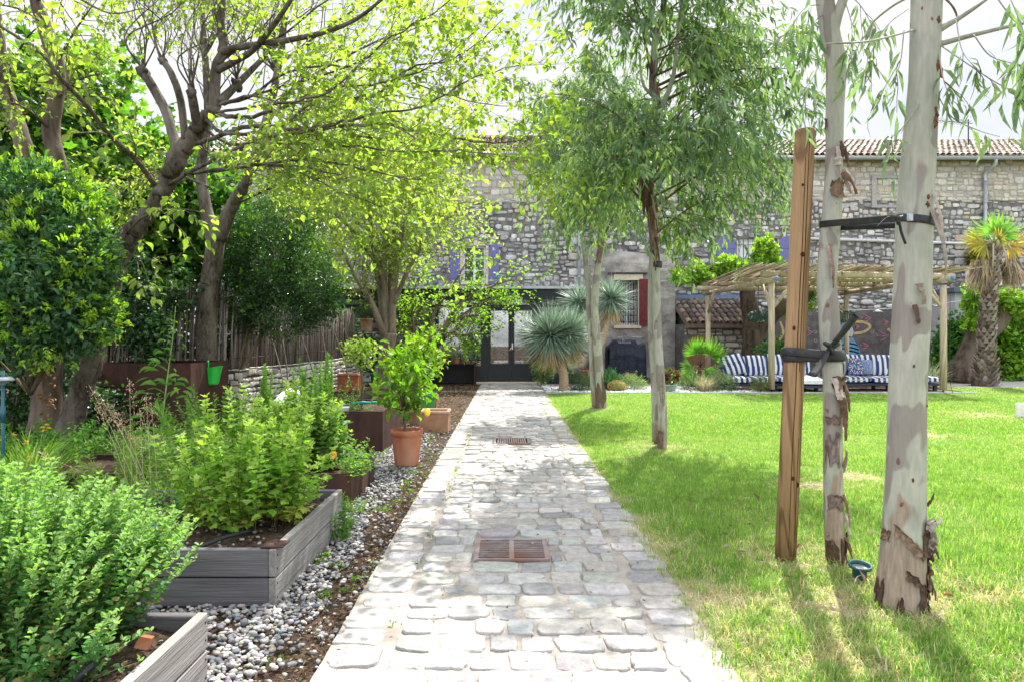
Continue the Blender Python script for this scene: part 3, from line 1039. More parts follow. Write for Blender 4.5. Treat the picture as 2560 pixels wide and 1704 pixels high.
def stone_facade(name, x0, x1, y, z1, holes, top_from, root, depth=.4, lower=None):
    """mortar slab with a skin of rubble stones; openings are cut out of both"""
    mb = MB()
    xs = sorted({x0, x1, *[h[0] for h in holes], *[h[1] for h in holes]})
    for a, b in zip(xs[:-1], xs[1:]):
        hs = sorted([h for h in holes if h[0] < (a + b) / 2 < h[1]], key=lambda h: h[2])
        z = -.1
        for h in hs:
            mb.box(a, b, y, y + depth, z, h[2], mat=1)
            z = h[3]
        mb.box(a, b, y, y + depth, z, z1, mat=1)
    for a, b in zip(xs[:-1], xs[1:]):
        z = top_from
        for h in sorted([h for h in holes if h[0] < (a + b) / 2 < h[1] and h[2] > top_from], key=lambda h: h[2]):
            mb.box(a, b, y - .004, y, z, h[2], mat=3)
            z = h[3]
        mb.box(a, b, y - .004, y, z, z1, mat=3)
    r = courses(x0, x1, .0, top_from, (.11, .23), (.12, .32), .026, holes, .6)
    # the grey lichen thins out upwards rather than stopping at a line
    R2 = np.array(r); k_ = rng.random(len(R2)) < np.clip((R2[:, 2] - top_from + 1.1) / 1.1, 0, 1) * .75
    r, r_hi = R2[~k_], R2[k_]
    stones(mb, (0, y, 0), (1, 0, 0), (0, 0, 1), (0, -1, 0), r_hi, (.008, .045), TOP_COL, 10, .025, 3.4, .15, .08, 2, .12, warp=.22)
    stones(mb, (0, y, 0), (1, 0, 0), (0, 0, 1), (0, -1, 0), r, (.008, .045), HS_COL, 10, .025, 3.4, .15, .08, 0, .12, warp=.22)
    r = courses(x0, x1, top_from, z1, (.13, .25), (.15, .42), .022, holes, .3)
    stones(mb, (0, y, 0), (1, 0, 0), (0, 0, 1), (0, -1, 0), r, (.008, .03), TOP_COL, 10, .02, 4.5, .09, .06, 2, .09, warp=.08)
    return mb.build(name, [M['stone_wall'], M['mortar'], M['dry_stone'], M['mortar_light']], root)


def tile_roof(root, x0, x1, ye, ze, yr, zr, cols, name='roof', pitch=.21):
    mb = MB()
    sl = unit(A(0, yr - ye, zr - ze))
    nn = A(0, -sl[2], sl[1])
    Ls = math.hypot(yr - ye, zr - ze)
    mb.prism([(x0, ye, ze - .02), (x1, ye, ze - .02), (x1, yr, zr - .02), (x0, yr, zr - .02)], A(0, 0, -.12), (.2, .15, .12))
    mb.prism([(x0, yr, zr - .02), (x1, yr, zr - .02), (x1, yr + 3, zr - 1.4), (x0, yr + 3, zr - 1.4)], A(0, 0, -.12), (.25, .18, .14))
    nr = int(Ls / .34)
    a = np.linspace(0, PI, 6)
    verts, cl = [], []
    n = 0
    for i in range(int((x1 - x0) / pitch)):
        for k in range(nr + 1):
            cx = x0 + (i + .5) * pitch + rng.normal(0, .008)
            s0 = k * Ls / nr - .06 + rng.normal(0, .012)
            for t, rr, lift in ((0, .088, .035), (1, .07, .012)):
                c = A(cx, ye, ze) + sl * (s0 + t * .42) + nn * lift
                p = c + np.stack([np.cos(a) * rr, 0 * a, 0 * a], -1) + nn * (np.sin(a) * rr)[:, None]
                verts.append(p)
            cl.append(pick(cols, 1, .14)[0])
            n += 1
    v = np.concatenate(verts)
    q = np.stack([np.arange(5), np.arange(5) + 1, np.arange(5) + 7, np.arange(5) + 6], -1)
    f = (np.arange(n)[:, None, None] * 12 + q[None]).reshape(-1, 4)
    mb.add(v, f, np.repeat(np.array(cl), 12, 0), 0, True)
    # ridge caps
    for i in range(int((x1 - x0) / .4)):
        cx = x0 + i * .4
        mb.tube([(cx, yr, zr + .0), (cx + .43, yr, zr + .012)], [.1, .115], 8, pick(cols, 1)[0])
    return mb.build(name, M['tile'], root)


TILE = [(.36, .31, .26), (.42, .37, .32), (.30, .25, .21), (.46, .42, .37), (.33, .29, .26), (.39, .30, .24)]


def gutter(root, x0, x1, y, z, name='gutter'):
    mb = MB()
    a = np.linspace(PI, 2 * PI, 8)
    k = len(a)
    r = .085
    p0 = np.stack([np.full(k, x0), y + r * np.cos(a), z + r * np.sin(a)], -1)
    p1 = p0.copy(); p1[:, 0] = x1
    mb.add(np.concatenate([p0, p1]), np.stack([np.arange(k - 1), np.arange(k - 1) + 1, np.arange(k - 1) + k + 1, np.arange(k - 1) + k], -1), smooth=True)
    mb.tube([(x0, y - r, z), (x1, y - r, z)], .014, 6)
    return mb.build(name, M['zinc'], root)


def window(root, x0, x1, z0, z1, y, frame_mat, pane_mat, bars=(1, 1), arch=0, fw=.06, rec=.14):
    """white frame in the reveal + panes as its child"""
    f = MB()
    yy = y + rec
    f.box(x0, x0 + fw, yy - .03, yy + .03, z0, z1); f.box(x1 - fw, x1, yy - .03, yy + .03, z0, z1)
    f.box(x0 + fw, x1 - fw, yy - .03, yy + .03, z0, z0 + fw); f.box(x0 + fw, x1 - fw, yy - .03, yy + .03, z1 - fw, z1)
    for i in range(1, bars[0] + 1):
        c = x0 + (x1 - x0) * i / (bars[0] + 1)
        f.box(c - .035, c + .035, yy - .028, yy + .028, z0 + fw, z1 - fw)
    for i in range(1, bars[1] + 1):
        c = z0 + (z1 - z0) * i / (bars[1] + 1)
        f.box(x0 + fw, x1 - fw, yy - .022, yy + .022, c - .015, c + .015)
    o = f.build('window', frame_mat, root)
    p = MB(); p.box(x0 + fw * .5, x1 - fw * .5, yy + .005, yy + .015, z0 + fw * .5, z1 - fw * .5)
    p.build('pane', pane_mat, o)
    return o


def shutter(root, x0, x1, z0, z1, y, mat, arch=0, side=0, name='shutter', panel=True):
    mb = MB()
    k = 8
    top = []
    for i in range(k + 1):
        t = i / k
        x = x0 + (x1 - x0) * t
        d = t if side < 0 else 1 - t
        top.append((x, y - .06, z1 + arch * math.sin(d * PI / 2) - arch))
    poly = [(x0, y - .06, z0), (x1, y - .06, z0)] + top[::-1]
    mb.prism(poly, A(0, .04, 0))
    if panel:
        w = x1 - x0
        for i in range(1, 4):
            c = x0 + w * i / 4
            mb.box(c - .004, c + .004, y - .063, y - .0602, z0 + .03, z1 - arch - .05, (.5, .5, .5))
        mb.box(x0 + .02, x1 - .02, y - .075, y - .0605, z0 + .18, z0 + .24)
        mb.box(x0 + .02, x1 - .02, y - .075, y - .0605, z1 - arch - .3, z1 - arch - .24)
    return mb.build(name, mat, root)


# --- left stone house
HY = 21.8
h = thing('stone_house', 'old stone house with violet shutters behind the black conservatory', 'house', (-2.2, HY, 0))
w1 = (-1.43, -.70, 3.06, 4.22)
w2 = (.62, 1.0, 6.0, 6.5)
stone_facade('wall', -9.5, 2.42, HY, 7.1, [w1, w2], 5.6, h)
q = MB()
for i in range(28):
    L = .46 if i % 2 else .3
    r = [(2.42 - L, 2.42, i * .25 + .01, i * .25 + .235)]
    stones(q, (0, HY - .035, 0), (1, 0, 0), (0, 0, 1), (0, -1, 0), r, (.02, .04), HS_COL + TOP_COL, 12, .03, 5, .06, .03)
q.box(2.2, 2.41, HY - .03, HY + .2, 0, 7.0, (.3, .28, .26))
q.build('quoins', M['dry_stone'], h)
tile_roof(h, -9.7, 2.6, HY - .35, 7.12, HY + 3.2, 8.6, TILE)
gutter(h, -9.7, 2.6, HY - .42, 7.06)
d = MB()
d.tube(catmull([(2.27, HY - .42, 7.0), (2.27, HY - .3, 6.75), (2.27, HY - .13, 6.5), (2.27, HY - .13, 6.2)], 4), .05, 10)
d.tube([(2.27, HY - .13, 6.2), (2.27, HY - .13, 2.8)], .05, 10)
for z in (3.2, 4.6, 6.0): d.tube([(2.27, HY - .13, z), (2.27, HY - .13, z + .04)], .06, 10)
d.build('downpipe', M['zinc'], h)
window(h, *w1, HY, M['white_paint'], M['dark_glass'], (1, 2))
a = MB()
pp = [(w1[0] - .05, HY - .02, 4.22)] + [(w1[0] + (w1[1] - w1[0]) * t, HY - .02, 4.24 + .16 * math.sin(t * PI)) for t in np.linspace(0, 1, 9)] + [(w1[1] + .05, HY - .02, 4.22)]
a.prism(pp, A(0, .1, 0)); a.box(w1[0] - .06, w1[1] + .06, HY - .06, HY + .15, 2.98, 3.06)
a.box(w1[0] - .09, w1[0] - .002, HY - .03, HY + .1, 3.062, 4.22); a.box(w1[1] + .002, w1[1] + .09, HY - .03, HY + .1, 3.062, 4.22)
a.build('window_surround', M['cream'], h)
shutter(h, -1.83, -1.53, 3.0, 4.32, HY, M['violet'], .16, 1)
shutter(h, -.60, -.28, 3.0, 4.32, HY, M['violet'], .16, -1)
window(h, *w2, HY, M['white_paint'], M['dark_glass'], (1, 0), fw=.05)
s = MB(); s.box(w2[0] - .1, w2[1] + .1, HY - .05, HY + .1, w2[3] + .002, w2[3] + .16); s.build('lintel', M['cream'], h); s = MB(); s.box(w2[0] - .08, w2[1] + .08, HY - .05, HY + .1, w2[2] - .1, w2[2] - .002)
s.build('sill', M['cream'], h)

# --- long stone house on the right
RY = 23.0
h2 = thing('stone_house', 'long stone house with zinc gutter and blocked window behind the pergola', 'house', (11, RY, 0))
w3 = (7.72, 9.08, 3.3, 4.62)
stone_facade('wall', 2.44, 25, RY, 7.25, [w3], 5.9, h2)
tile_roof(h2, 2.3, 25, RY - .4, 7.3, RY + 3.0, 8.72, TILE)
gutter(h2, 2.3, 25, RY - .47, 7.24)
d = MB()
X = (2262 - VX) / F * RY
d.tube(catmull([(X + .1, RY - .47, 7.2), (X + .1, RY - .4, 7.0), (X, RY - .12, 6.8), (X, RY - .1, 6.5)], 4), .055, 10)
d.tube([(X, RY - .1, 6.5), (X, RY - .1, .2)], .055, 10)
for z in (1.6, 3.2, 4.4, 5.8): d.tube([(X, RY - .1, z), (X, RY - .1, z + .04)], .066, 10)
d.build('downpipe', M['zinc'], h2)
d = MB()
d.tube([(9.8, RY - .1, 4.62), (17.4, RY - .1, 4.38), (25, RY - .1, 4.12)], .05, 10)
for x in np.arange(10.5, 24, 1.6): d.tube([(x, RY - .1, 4.6 - (x - 9.8) * .0316 - .05), (x, RY, 4.6 - (x - 9.8) * .0316 - .05)], .02, 6)
d.build('waste_pipe', m_plain('pale_pipe', (.55, .55, .55), .4, .4, .1), h2)
# white shutters closed behind an iron grille, violet leaves folded open
o = window(h2, *w3, RY, M['white_paint'], M['white_paint'], (1, 0), fw=.07)
g = MB()
for x in np.linspace(w3[0] + .06, w3[1] - .06, 9): g.tube([(x, RY - .03, w3[2] + .01), (x, RY - .03, w3[3] - .03)], .012, 6)
for z in (3.5, 3.95, 4.4): g.tube([(w3[0] - .02, RY - .03, z), (w3[1] + .02, RY - .03, z)], .012, 6)
g.build('grille', M['iron'], h2)
shutter(h2, 7.02, 7.66, 3.15, 4.72, RY, M['violet'], .14, 1)
shutter(h2, 9.14, 9.5, 3.15, 4.72, RY, M['violet'], .14, -1)
# blocked opening high in the wall
b = MB()
bx0, bx1 = (2010 - VX) / F * RY, (2075 - VX) / F * RY
zt, zb = H + (VY - 412) / F * RY, H + (VY - 472) / F * RY
b.box(bx0 - .1, bx1 + .1, RY - .075, RY - .002, zt, zt + .12, (.3, .3, .31))
b.box(bx0 - .1, bx1 + .1, RY - .075, RY - .002, zb - .1, zb, (.32, .3, .3))
b.box(bx0 - .09, bx0 + .07, RY - .07, RY - .002, zb + .002, zt - .002, (.35, .33, .32)); b.box(bx1 - .07, bx1 + .09, RY - .07, RY - .002, zb + .002, zt - .002, (.35, .33, .32))
b.build('blocked_window', M['dry_stone'], h2)
# ashlar block and slab built in the wall
b = MB()
sx = (2195 - VX) / F * RY
stones(b, (0, RY - .02, 0), (1, 0, 0), (0, 0, 1), (0, -1, 0), [(sx + i * .45, sx + i * .45 + .43, H + (VY - 610) / F * RY + j * .26, H + (VY - 610) / F * RY + j * .26 + .24) for i in range(4) for j in range(4)], (.03, .05), [(.42, .36, .33), (.5, .4, .36), (.38, .36, .36)], 12, .02, 7, .03)
b.build('block_infill', M['dry_stone'], h2)

# dark rendered lower wall, painted
mw = thing('painted_wall', 'low dark rendered wall with a painted sea mural behind the pergola', 'wall', (11.2, RY - .25, 0))
b = MB()
pr = [(8.0, RY - .16, -.05)]
xs = np.linspace(8.0, 14.6, 34)
b.prism([(8.0, RY - .16, -.05), (14.6, RY - .16, -.05)] + [(x, RY - .16, 2.15 + .12 * vn(x, 0, 2.1) + .03 * rng.standard_normal()) for x in xs[::-1]], A(0, .155, 0))
b.build('render', M['render_dark'], mw)
b = MB()
r = [(x, x + rng.uniform(.2, .42), 2.2 + rng.uniform(-.02, .35), 0) for x in np.arange(8.1, 14.2, .42)]
r = [(a_, b_, c_, c_ + rng.uniform(.1, .2)) for a_, b_, c_, _ in r]
stones(b, (0, RY - .05, 0), (1, 0, 0), (0, 0, 1), (0, -1, 0), r, (.03, .06), [(.52, .51, .5), (.6, .58, .56)], 10, .04, 3, .12)
b.build('pale_stones', M['dry_stone'], mw)
pt = MB()
PY = RY - .163


def pv(px, py):
    w = W(px, py, PY)
    return (w[0], PY, w[2])


def flat(pts, col):
    pt.prism([pv(*p) for p in pts], A(0, -.003, 0), col)


def c7(x, y):
    return ((1640 + x / 2.561) * .9203, (560 + y / 2.561) * .9203)


def c7s(*p):
    return [c7(*q_) for q_ in p]


def brush(pts, w, col):
    p = catmull([(*c7(*q_), 0) for q_ in pts], 4)[:, :2]
    t = unit(np.gradient(p, axis=0)); nrm = np.stack([-t[:, 1], t[:, 0]], -1)
    w = np.interp(np.linspace(0, 1, len(p)), np.linspace(0, 1, len(w)), w)[:, None] if isinstance(w, (list, tuple)) else w
    L, R_ = p + nrm * w, p - nrm * w
    for i in range(len(p) - 1):
        flat([L[i], L[i + 1], R_[i + 1], R_[i]], col)


TEAL, SKY_, YEL, PINK, PALE = (.06, .22, .30), (.14, .32, .48), (.50, .38, .18), (.42, .17, .22), (.42, .45, .47)
# middle figure: scalloped bell dress, round pale head, yellow arms
dress = [(1180, 838)] + [(1182 + 14 * i / 3, 800 - 28 * i) for i in range(4)] + [(1235, 715), (1262, 730), (1285, 765), (1305, 805), (1312, 838)]
flat(c7s(*dress), SKY_)
for k, yy in enumerate((775, 800, 822)):
    brush([(1186, yy), (1240, yy - 12), (1300, yy + 4)], 1.6, TEAL)
flat([c7(1240 + 24 * math.cos(t), 690 + 38 * math.sin(t)) for t in np.linspace(0, 2 * PI, 14, endpoint=False)], PALE)
brush([(1265, 700), (1330, 690), (1372, 655), (1330, 628), (1275, 625)], 2.9, YEL)
brush([(1195, 690), (1185, 660), (1200, 640)], 2.2, SKY_)
# left figure
flat(c7s((690, 838), (692, 745), (730, 735), (738, 838)), SKY_)
brush([(700, 740), (730, 690)], 3.0, YEL)
brush([(795, 625), (815, 690), (780, 745), (740, 715)], [2, 3, 3, 2], YEL)
flat([c7(806 + 16 * math.cos(t), 800 + 22 * math.sin(t)) for t in np.linspace(0, 2 * PI, 12, endpoint=False)], (.22, .10, .13))
# right figure: blue cap, patched shirt, yellow sleeve
flat(c7s((1706, 630), (1744, 628), (1744, 648), (1706, 650)), SKY_)
flat(c7s((1706, 680), (1760, 678), (1772, 720), (1755, 790), (1706, 790)), PALE)
flat(c7s((1706, 795), (1758, 785), (1762, 820), (1720, 830)), SKY_)
brush([(1765, 715), (1760, 765), (1715, 778)], 2.8, YEL)
brush([(1712, 655), (1712, 680)], 2.2, YEL)
# pink fish drawn with a few strokes
for fx, fy, s_ in ((1350, 600, 1), (1455, 712, 1.2), (980, 690, .8), (1290, 655, .6), (1340, 775, .8), (1470, 625, .7), (1770, 680, .7), (965, 665, .7)):
    for dx0, dy0, dx1, dy1 in ((-40, 5, 30, 0), (-30, -28, 28, 0), (-18, 30, 28, 2), (-44, -8, -10, 8)):
        brush([(fx + dx0 * s_, fy + dy0 * s_), (fx + (dx0 + dx1) / 2 * s_, fy + (dy0 + dy1) / 2 * s_ + 2), (fx + dx1 * s_, fy + dy1 * s_)], [.5, 1.1, .4], PINK)
for fx, fy in ((1385, 690), (1022, 745), (1245, 560), (985, 575), (1020, 690), (1490, 675)):
    r_ = [(fx + 9 * math.cos(t), fy + 9 * math.sin(t)) for t in np.linspace(0, 2 * PI, 9)]
    brush(r_, .4, (.4, .38, .4))
brush([(1482, 668), (1505, 690)], 2.4, YEL)
pt.build('mural', M['paint'], mw)

# --- rendered annex with the red shutter
an = thing('rendered_annex', 'grey rendered annex with barred window and red shutter', 'annex', (3.9, 21.5, 0))
AY = 22.55
b = MB()
wx0, wx1, wz0, wz1 = 3.60, 4.30, 1.70, 3.18
for (a0, a1, z0, z1) in ((2.44, wx0, -.1, 3.75), (wx1, 5.54, -.1, 3.75), (wx0, wx1, -.1, wz0), (wx0, wx1, wz1, 3.75)):
    b.box(a0, a1, AY, RY - .002, z0, z1)
b.prism([(2.44, AY, 3.752), (5.54, AY, 3.752), (5.54, RY - .06, 4.05), (2.44, RY - .06, 4.3)], A(0, .03, -.0))
rr_ = courses(2.5, 5.4, 3.1, 3.72, (.12, .2), (.14, .36), .05, [(3.3, 4.7, 2.8, 3.5)], .5) + courses(2.6, 5.2, .5, 1.4, (.12, .2), (.2, .5), .3, [], .5)
rr_ = [r for r in rr_ if rng.random() < .45]
stones(b, (0, AY, 0), (1, 0, 0), (0, 0, 1), (0, -1, 0), rr_, (.004, .018), [(.40, .37, .34), (.34, .32, .3), (.45, .42, .39)], 10, .03, 3, .15, mat=1)
b.build('wall', [M['render'], M['dry_stone']], an)
b = MB(); b.box(wx0 - .1, wx1 + .16, AY - .05, AY + .12, wz1 + .002, wz1 + .2); b.box(wx0 - .1, wx1 + .1, AY - .07, AY + .1, wz0 - .1, wz0 - .002)
b.box(wx1 + .002, wx1 + .035, AY - .02, AY + .1, wz0, wz1)
b.build('window_surround', M['cream'], an)
o = window(an, wx0, wx1, wz0, wz1, AY, M['white_paint'], M['dark_glass'], (1, 2), rec=.25)
g = MB()
for x in np.linspace(wx0 + .06, wx1 - .06, 8): g.tube([(x, AY + .06, wz0 + .01), (x, AY + .06, wz1 - .01)], .012, 6)
for z in np.linspace(wz0 + .12, wz1 - .12, 7): g.tube([(wx0 + .01, AY + .06, z), (wx1 - .01, AY + .06, z)], .01, 6)
g.build('grille', M['iron'], an)
shutter(an, wx1 + .045, wx1 + .32, wz0 - .02, wz1 + .04, AY - .02, M['red_paint'], 0, 1)
b = MB(); b.box(wx0 - .3, wx1 + .3, AY - .1, AY - .002, wz1 + .21, wz1 + .26, (.08, .07, .07)); b.build('drip_stone', M['dry_stone'], an)

# --- tiled lean-to shed
sh = thing('tiled_shed', 'low stone shed with mossy tile roof beside the old tree', 'shed', (6.7, 21.4, 0))
b = MB()
b.box(5.56, 8.0, 21.5, RY - .02, -.1, 1.72, mat=1)
stones(b, (0, 21.5, 0), (1, 0, 0), (0, 0, 1), (0, -1, 0), courses(5.56, 8.0, 0, 1.68, (.13, .22), (.18, .4), .03, [(5.6, 6.5, -.1, 1.4)]), (.02, .05), [(.40, .37, .33), (.46, .43, .38), (.34, .3, .26)], 10, .03, 4, .1)
b.build('wall', [M['dry_stone'], M['mortar']], sh)
b = MB(); b.prism([(5.6, 21.49, 0), (6.5, 21.49, 0)] + [(6.05 + .45 * math.cos(t), 21.49, 1.0 + .4 * math.sin(t)) for t in np.linspace(0, PI, 9)], A(0, .005, 0), (.25, .14, .08))
b.build('brick_arch', M['dry_stone'], sh)
tile_roof(sh, 5.55, 8.05, 21.2, 1.74, RY - .1, 2.5, [(.16, .13, .11), (.22, .18, .15), (.12, .10, .09), (.26, .2, .15)], pitch=.2)
b = MB(); b.box(5.56, 8.0, RY - .12, RY - .06, 2.52, 2.72); b.build('flashing', m_plain('blue_flashing', (.12, .17, .30), .5), sh)

# --- small outbuilding right
ob = thing('outbuilding', 'small pale flat roofed outbuilding with red window frame behind the palm', 'outbuilding', (15.1, 22, 0))
b = MB(); b.box(14.15, 16.6, 21.6, RY - .02, -.1, 2.72); b.build('wall', m_plain('pale_wall', (.45, .44, .45), .9, .1), ob)
b = MB(); b.box(14.0, 16.7, 21.4, RY - .02, 2.722, 2.86); b.build('roof', m_plain('grey_fascia', (.10, .12, .14), .6), ob)
b = MB()
b.box(15.0, 15.12, 21.56, 21.6, 1.2, 2.7); b.box(15.12, 16.2, 21.56, 21.6, 2.55, 2.7); b.box(16.2, 16.3, 21.56, 21.6, 1.2, 2.7); b.box(15.0, 16.3, 21.55, 21.6, 1.1, 1.2)
o = b.build('window', M['red_paint'], ob)
b = MB(); b.box(15.12, 16.2, 21.575, 21.585, 1.2, 2.55); b.build('pane', M['dark_glass'], o)


def aircon(label, x0, x1, y, z0, z1, fan_x):
    t = thing('air_conditioner', label, 'air conditioner', ((x0 + x1) / 2, y, z0), 'outdoor air conditioning units')
    b = MB(); b.box(x0, x1, y, y + .32, z0, z1, bev=.02); b.build('casing', M['white_paint'], t)
    c = A(fan_x, y - .012, (z0 + z1) / 2)
    r = (z1 - z0) * .40
    b = MB()
    an_ = np.linspace(0, 2 * PI, 28)
    for rr in (r, r * .72, r * .45):
        b.tube(np.stack([c[0] + rr * np.cos(an_), np.full(28, c[1]), c[2] + rr * np.sin(an_)], -1), .006, 5, cap=False)
    for q_ in np.linspace(0, PI, 9)[:-1]:
        b.tube([c - A(math.cos(q_), 0, math.sin(q_)) * r, c + A(math.cos(q_), 0, math.sin(q_)) * r], .004, 4)
    b.prism([c + A(.12 * r * math.cos(q_), 0, .12 * r * math.sin(q_)) for q_ in np.linspace(0, 2 * PI, 12, endpoint=False)], A(0, -.01, 0), (1, 1, 1))
    b.build('fan_guard', M['zinc'], t)
    b = MB()
    for k in range(11):
        zz = z0 + .06 + (z1 - z0 - .12) * k / 10
        b.box(x0 + .03, fan_x - r - .03, y - .008, y - .0005, zz - .008, zz + .008)
    b.build('louvres', M['zinc'], t)
    for xa in (x0 + .05, x1 - .12):
        b = MB(); b.box(xa, xa + .07, y, y + .3, z0 - .06, z0 - .001); b.build('foot', M['iron'], t)


aircon('white air conditioning unit on the outbuilding roof beside the palm', 14.75, 15.75, 21.7, 2.93, 3.55, 15.38)
aircon('white air conditioning unit low beside the green bin under the tree', -4.05, -3.35, 18.3, .12, .62, -3.6)

an_t = thing('tv_antenna', 'thin television antenna on the tiled roof at right', 'antenna', (16.6, RY + 1.6, 8.0))
b = MB(); b.tube([(16.6, RY + 1.6, 8.0), (16.6, RY + 1.6, 9.15)], .02, 6); b.build('mast', M['iron'], an_t)
b = MB(); b.tube([(15.3, RY + 1.6, 9.12), (16.75, RY + 1.6, 9.0)], .014, 5)
for k in range(13): b.tube([(15.35 + k * .1, RY + 1.35, 9.12 - k * .0085), (15.35 + k * .1, RY + 1.85, 9.12 - k * .0085)], .008, 4)
for k in (-1, 1): b.tube([(16.45, RY + 1.6, 8.98), (16.7, RY + 1.6, 9.02 + k * .25)], .009, 4)
b.build('boom', M['iron'], an_t)

# --- black steel conservatory
CY = 19.3
cv = thing('conservatory', 'black steel framed conservatory with double glass door', 'conservatory', (-1, CY, 0))
CX0, CX1 = -5.2, 2.3
DX0, DX1 = -.565, .775
b = MB()
posts = [CX0, -3.6, -2.05, DX0 - .2, DX1, CX1]
for x in posts:
    b.box(x, x + .2 if x in (DX0 - .2, DX1) else x + .09, CY, CY + .14, 0, 2.36)
b.box(CX0 - .05, CX1 + .1, CY - .04, CY + .16, 2.362, 2.66)
b.box(CX0, CX1 + .09, CY + .02, CY + .1, 2.15, 2.22)
b.box(CX0, DX0 - .2, CY + .01, CY + .13, 0, .5)
b.box(DX1 + .2, CX1, CY + .01, CY + .13, 0, .28)
for y in (CY + .14,):
    b.box(CX1, CX1 + .09, y, HY - .05, 2.2, 2.36); b.box(CX0, CX0 + .09, y, HY - .05, 2.2, 2.36)
b.build('frame', M['black_frame'], cv)
b = MB(); b.box(CX0 - .1, CX1 + .15, CY - .12, HY - .06, 2.664, 2.74); b.box(CX0 - .1, CX1 + .15, HY - .5, HY - .06, 2.742, 2.86)
b.build('roof', m_plain('zinc_roof', (.42, .43, .46), .5, .3), cv)
b = MB()
for x0, x1, z0 in ((CX0 + .09, -3.6, .5), (-3.51, -2.05, .5), (-1.96, DX0 - .2, .5), (DX1 + .2, CX1, .28)):
    b.box(x0, x1, CY + .06, CY + .068, z0, 2.15)
    b.box(x0, x1, CY + .06, CY + .068, 2.22, 2.362)
b.box(DX0, DX1, CY + .06, CY + .068, 2.22, 2.362)
b.build('panes', M['glass'], cv)
mid = (DX0 + DX1) / 2
for x0, x1, hs in ((DX0, mid, 1), (mid, DX1, -1)):
    b = MB()
    fw = .085
    b.box(x0 + .004, x0 + fw, CY + .03, CY + .09, .06, 2.146); b.box(x1 - fw, x1 - .004, CY + .03, CY + .09, .06, 2.146)
    b.box(x0 + fw, x1 - fw, CY + .03, CY + .09, .06, .16); b.box(x0 + fw, x1 - fw, CY + .03, CY + .09, 2.05, 2.146)
    b.box(x0 + fw, x1 - fw, CY + .03, CY + .09, .50, .56); b.box(x0 + fw, x1 - fw, CY + .045, CY + .08, .16, .50)
    dr = b.build('door', M['black_frame'], cv)
    b = MB(); b.box(x0 + fw, x1 - fw, CY + .056, CY + .064, .56, 2.05); b.build('pane', M['glass'], dr)
    if hs < 0:
        b = MB(); b.box(x0 + .012, x0 + .045, CY + .018, CY + .029, .96, 1.14); b.tube([(x0 + .028, CY + .0, 1.03), (x0 - .015, CY - .005, 1.0), (x0 - .05, CY - .005, .93)], .011, 6); b.build('handle', M['white_paint'], dr)
b = MB(); b.box(DX0 - .32, DX1 + .32, CY - .2, CY + .3, -.02, .055, bev=.01); b.build('threshold', M['cream'], cv)
b = MB(); b.box(CX0, CX1, CY + .2, HY - .1, -.02, .03); b.build('floor', m_plain('tile_floor', (.35, .33, .31), .4, .4), cv)
# furniture seen through the glass
def bistro(x, y, label):
    t = thing('garden_chair', label, 'chair', (x, y, .03), 'white wire chairs inside the conservatory')
    b = MB()
    an_ = np.linspace(0, 2 * PI, 20)
    b.tube(np.stack([x + .19 * np.cos(an_), np.full(20, y), .72 + .23 * np.sin(an_)], -1), .012, 6, cap=False)
    b.tube(np.stack([x + .12 * np.cos(an_), np.full(20, y), .72 + .15 * np.sin(an_)], -1), .007, 5, cap=False)
    for q_ in np.linspace(0, PI, 7)[:-1]: b.tube([A(x, y, .72) - A(.19 * math.cos(q_), 0, .23 * math.sin(q_)), A(x, y, .72) + A(.19 * math.cos(q_), 0, .23 * math.sin(q_))], .005, 4)
    b.build('backrest', M['white_paint'], t)
    b = MB(); b.lathe([(.0, .45), (.2, .45), (.21, .47), (.2, .485), (0, .49)], x, y - .2, 20, cap0=False); b.build('seat', M['white_paint'], t)
    for sx, sy in ((-1, 0), (1, 0), (-1, -1), (1, -1)):
        b = MB(); b.tube([(x + sx * .13, y - .05 + sy * .28, .46), (x + sx * .2, y - .02 + sy * .36, .03)], .01, 6); b.build('leg', M['white_paint'], t)


bistro(-1.25, 20.3, 'white wire chair inside the glass left of the door')
bistro(-.95, 20.9, 'white wire chair further back inside the glass left of the door')
bistro(-.1, 20.4, 'white wire chair behind the left leaf of the glass door')
t = thing('round_table', 'round white table behind the glass door', 'table', (.4, 20.4, .03))
b = MB(); b.lathe([(0, .72), (.4, .72), (.41, .735), (.4, .75), (0, .752)], .45, 20.5, 28, cap0=False); b.build('tabletop', M['white_paint'], t)
b = MB(); b.tube([(.45, 20.5, .72), (.45, 20.5, .06)], .03, 8); b.lathe([(.22, .032), (.2, .05), (.03, .08)], .45, 20.5, 16); b.build('pedestal', M['white_paint'], t)
t = thing('sideboard', 'dark wooden cabinet inside behind the door glass', 'cabinet', (.5, 21.4, .03))
b = MB(); b.box(.2, 1.0, 21.2, 21.6, .03, 1.9, bev=.02); b.build('carcass', m_plain('dark_wood', (.06, .04, .03), .5), t)
for x0 in (.22, .61):
    b = MB(); b.box(x0, x0 + .37, 21.17, 21.199, .1, 1.85, bev=.01); b.build('door', m_plain('dark_wood_door', (.08, .055, .04), .5), t)

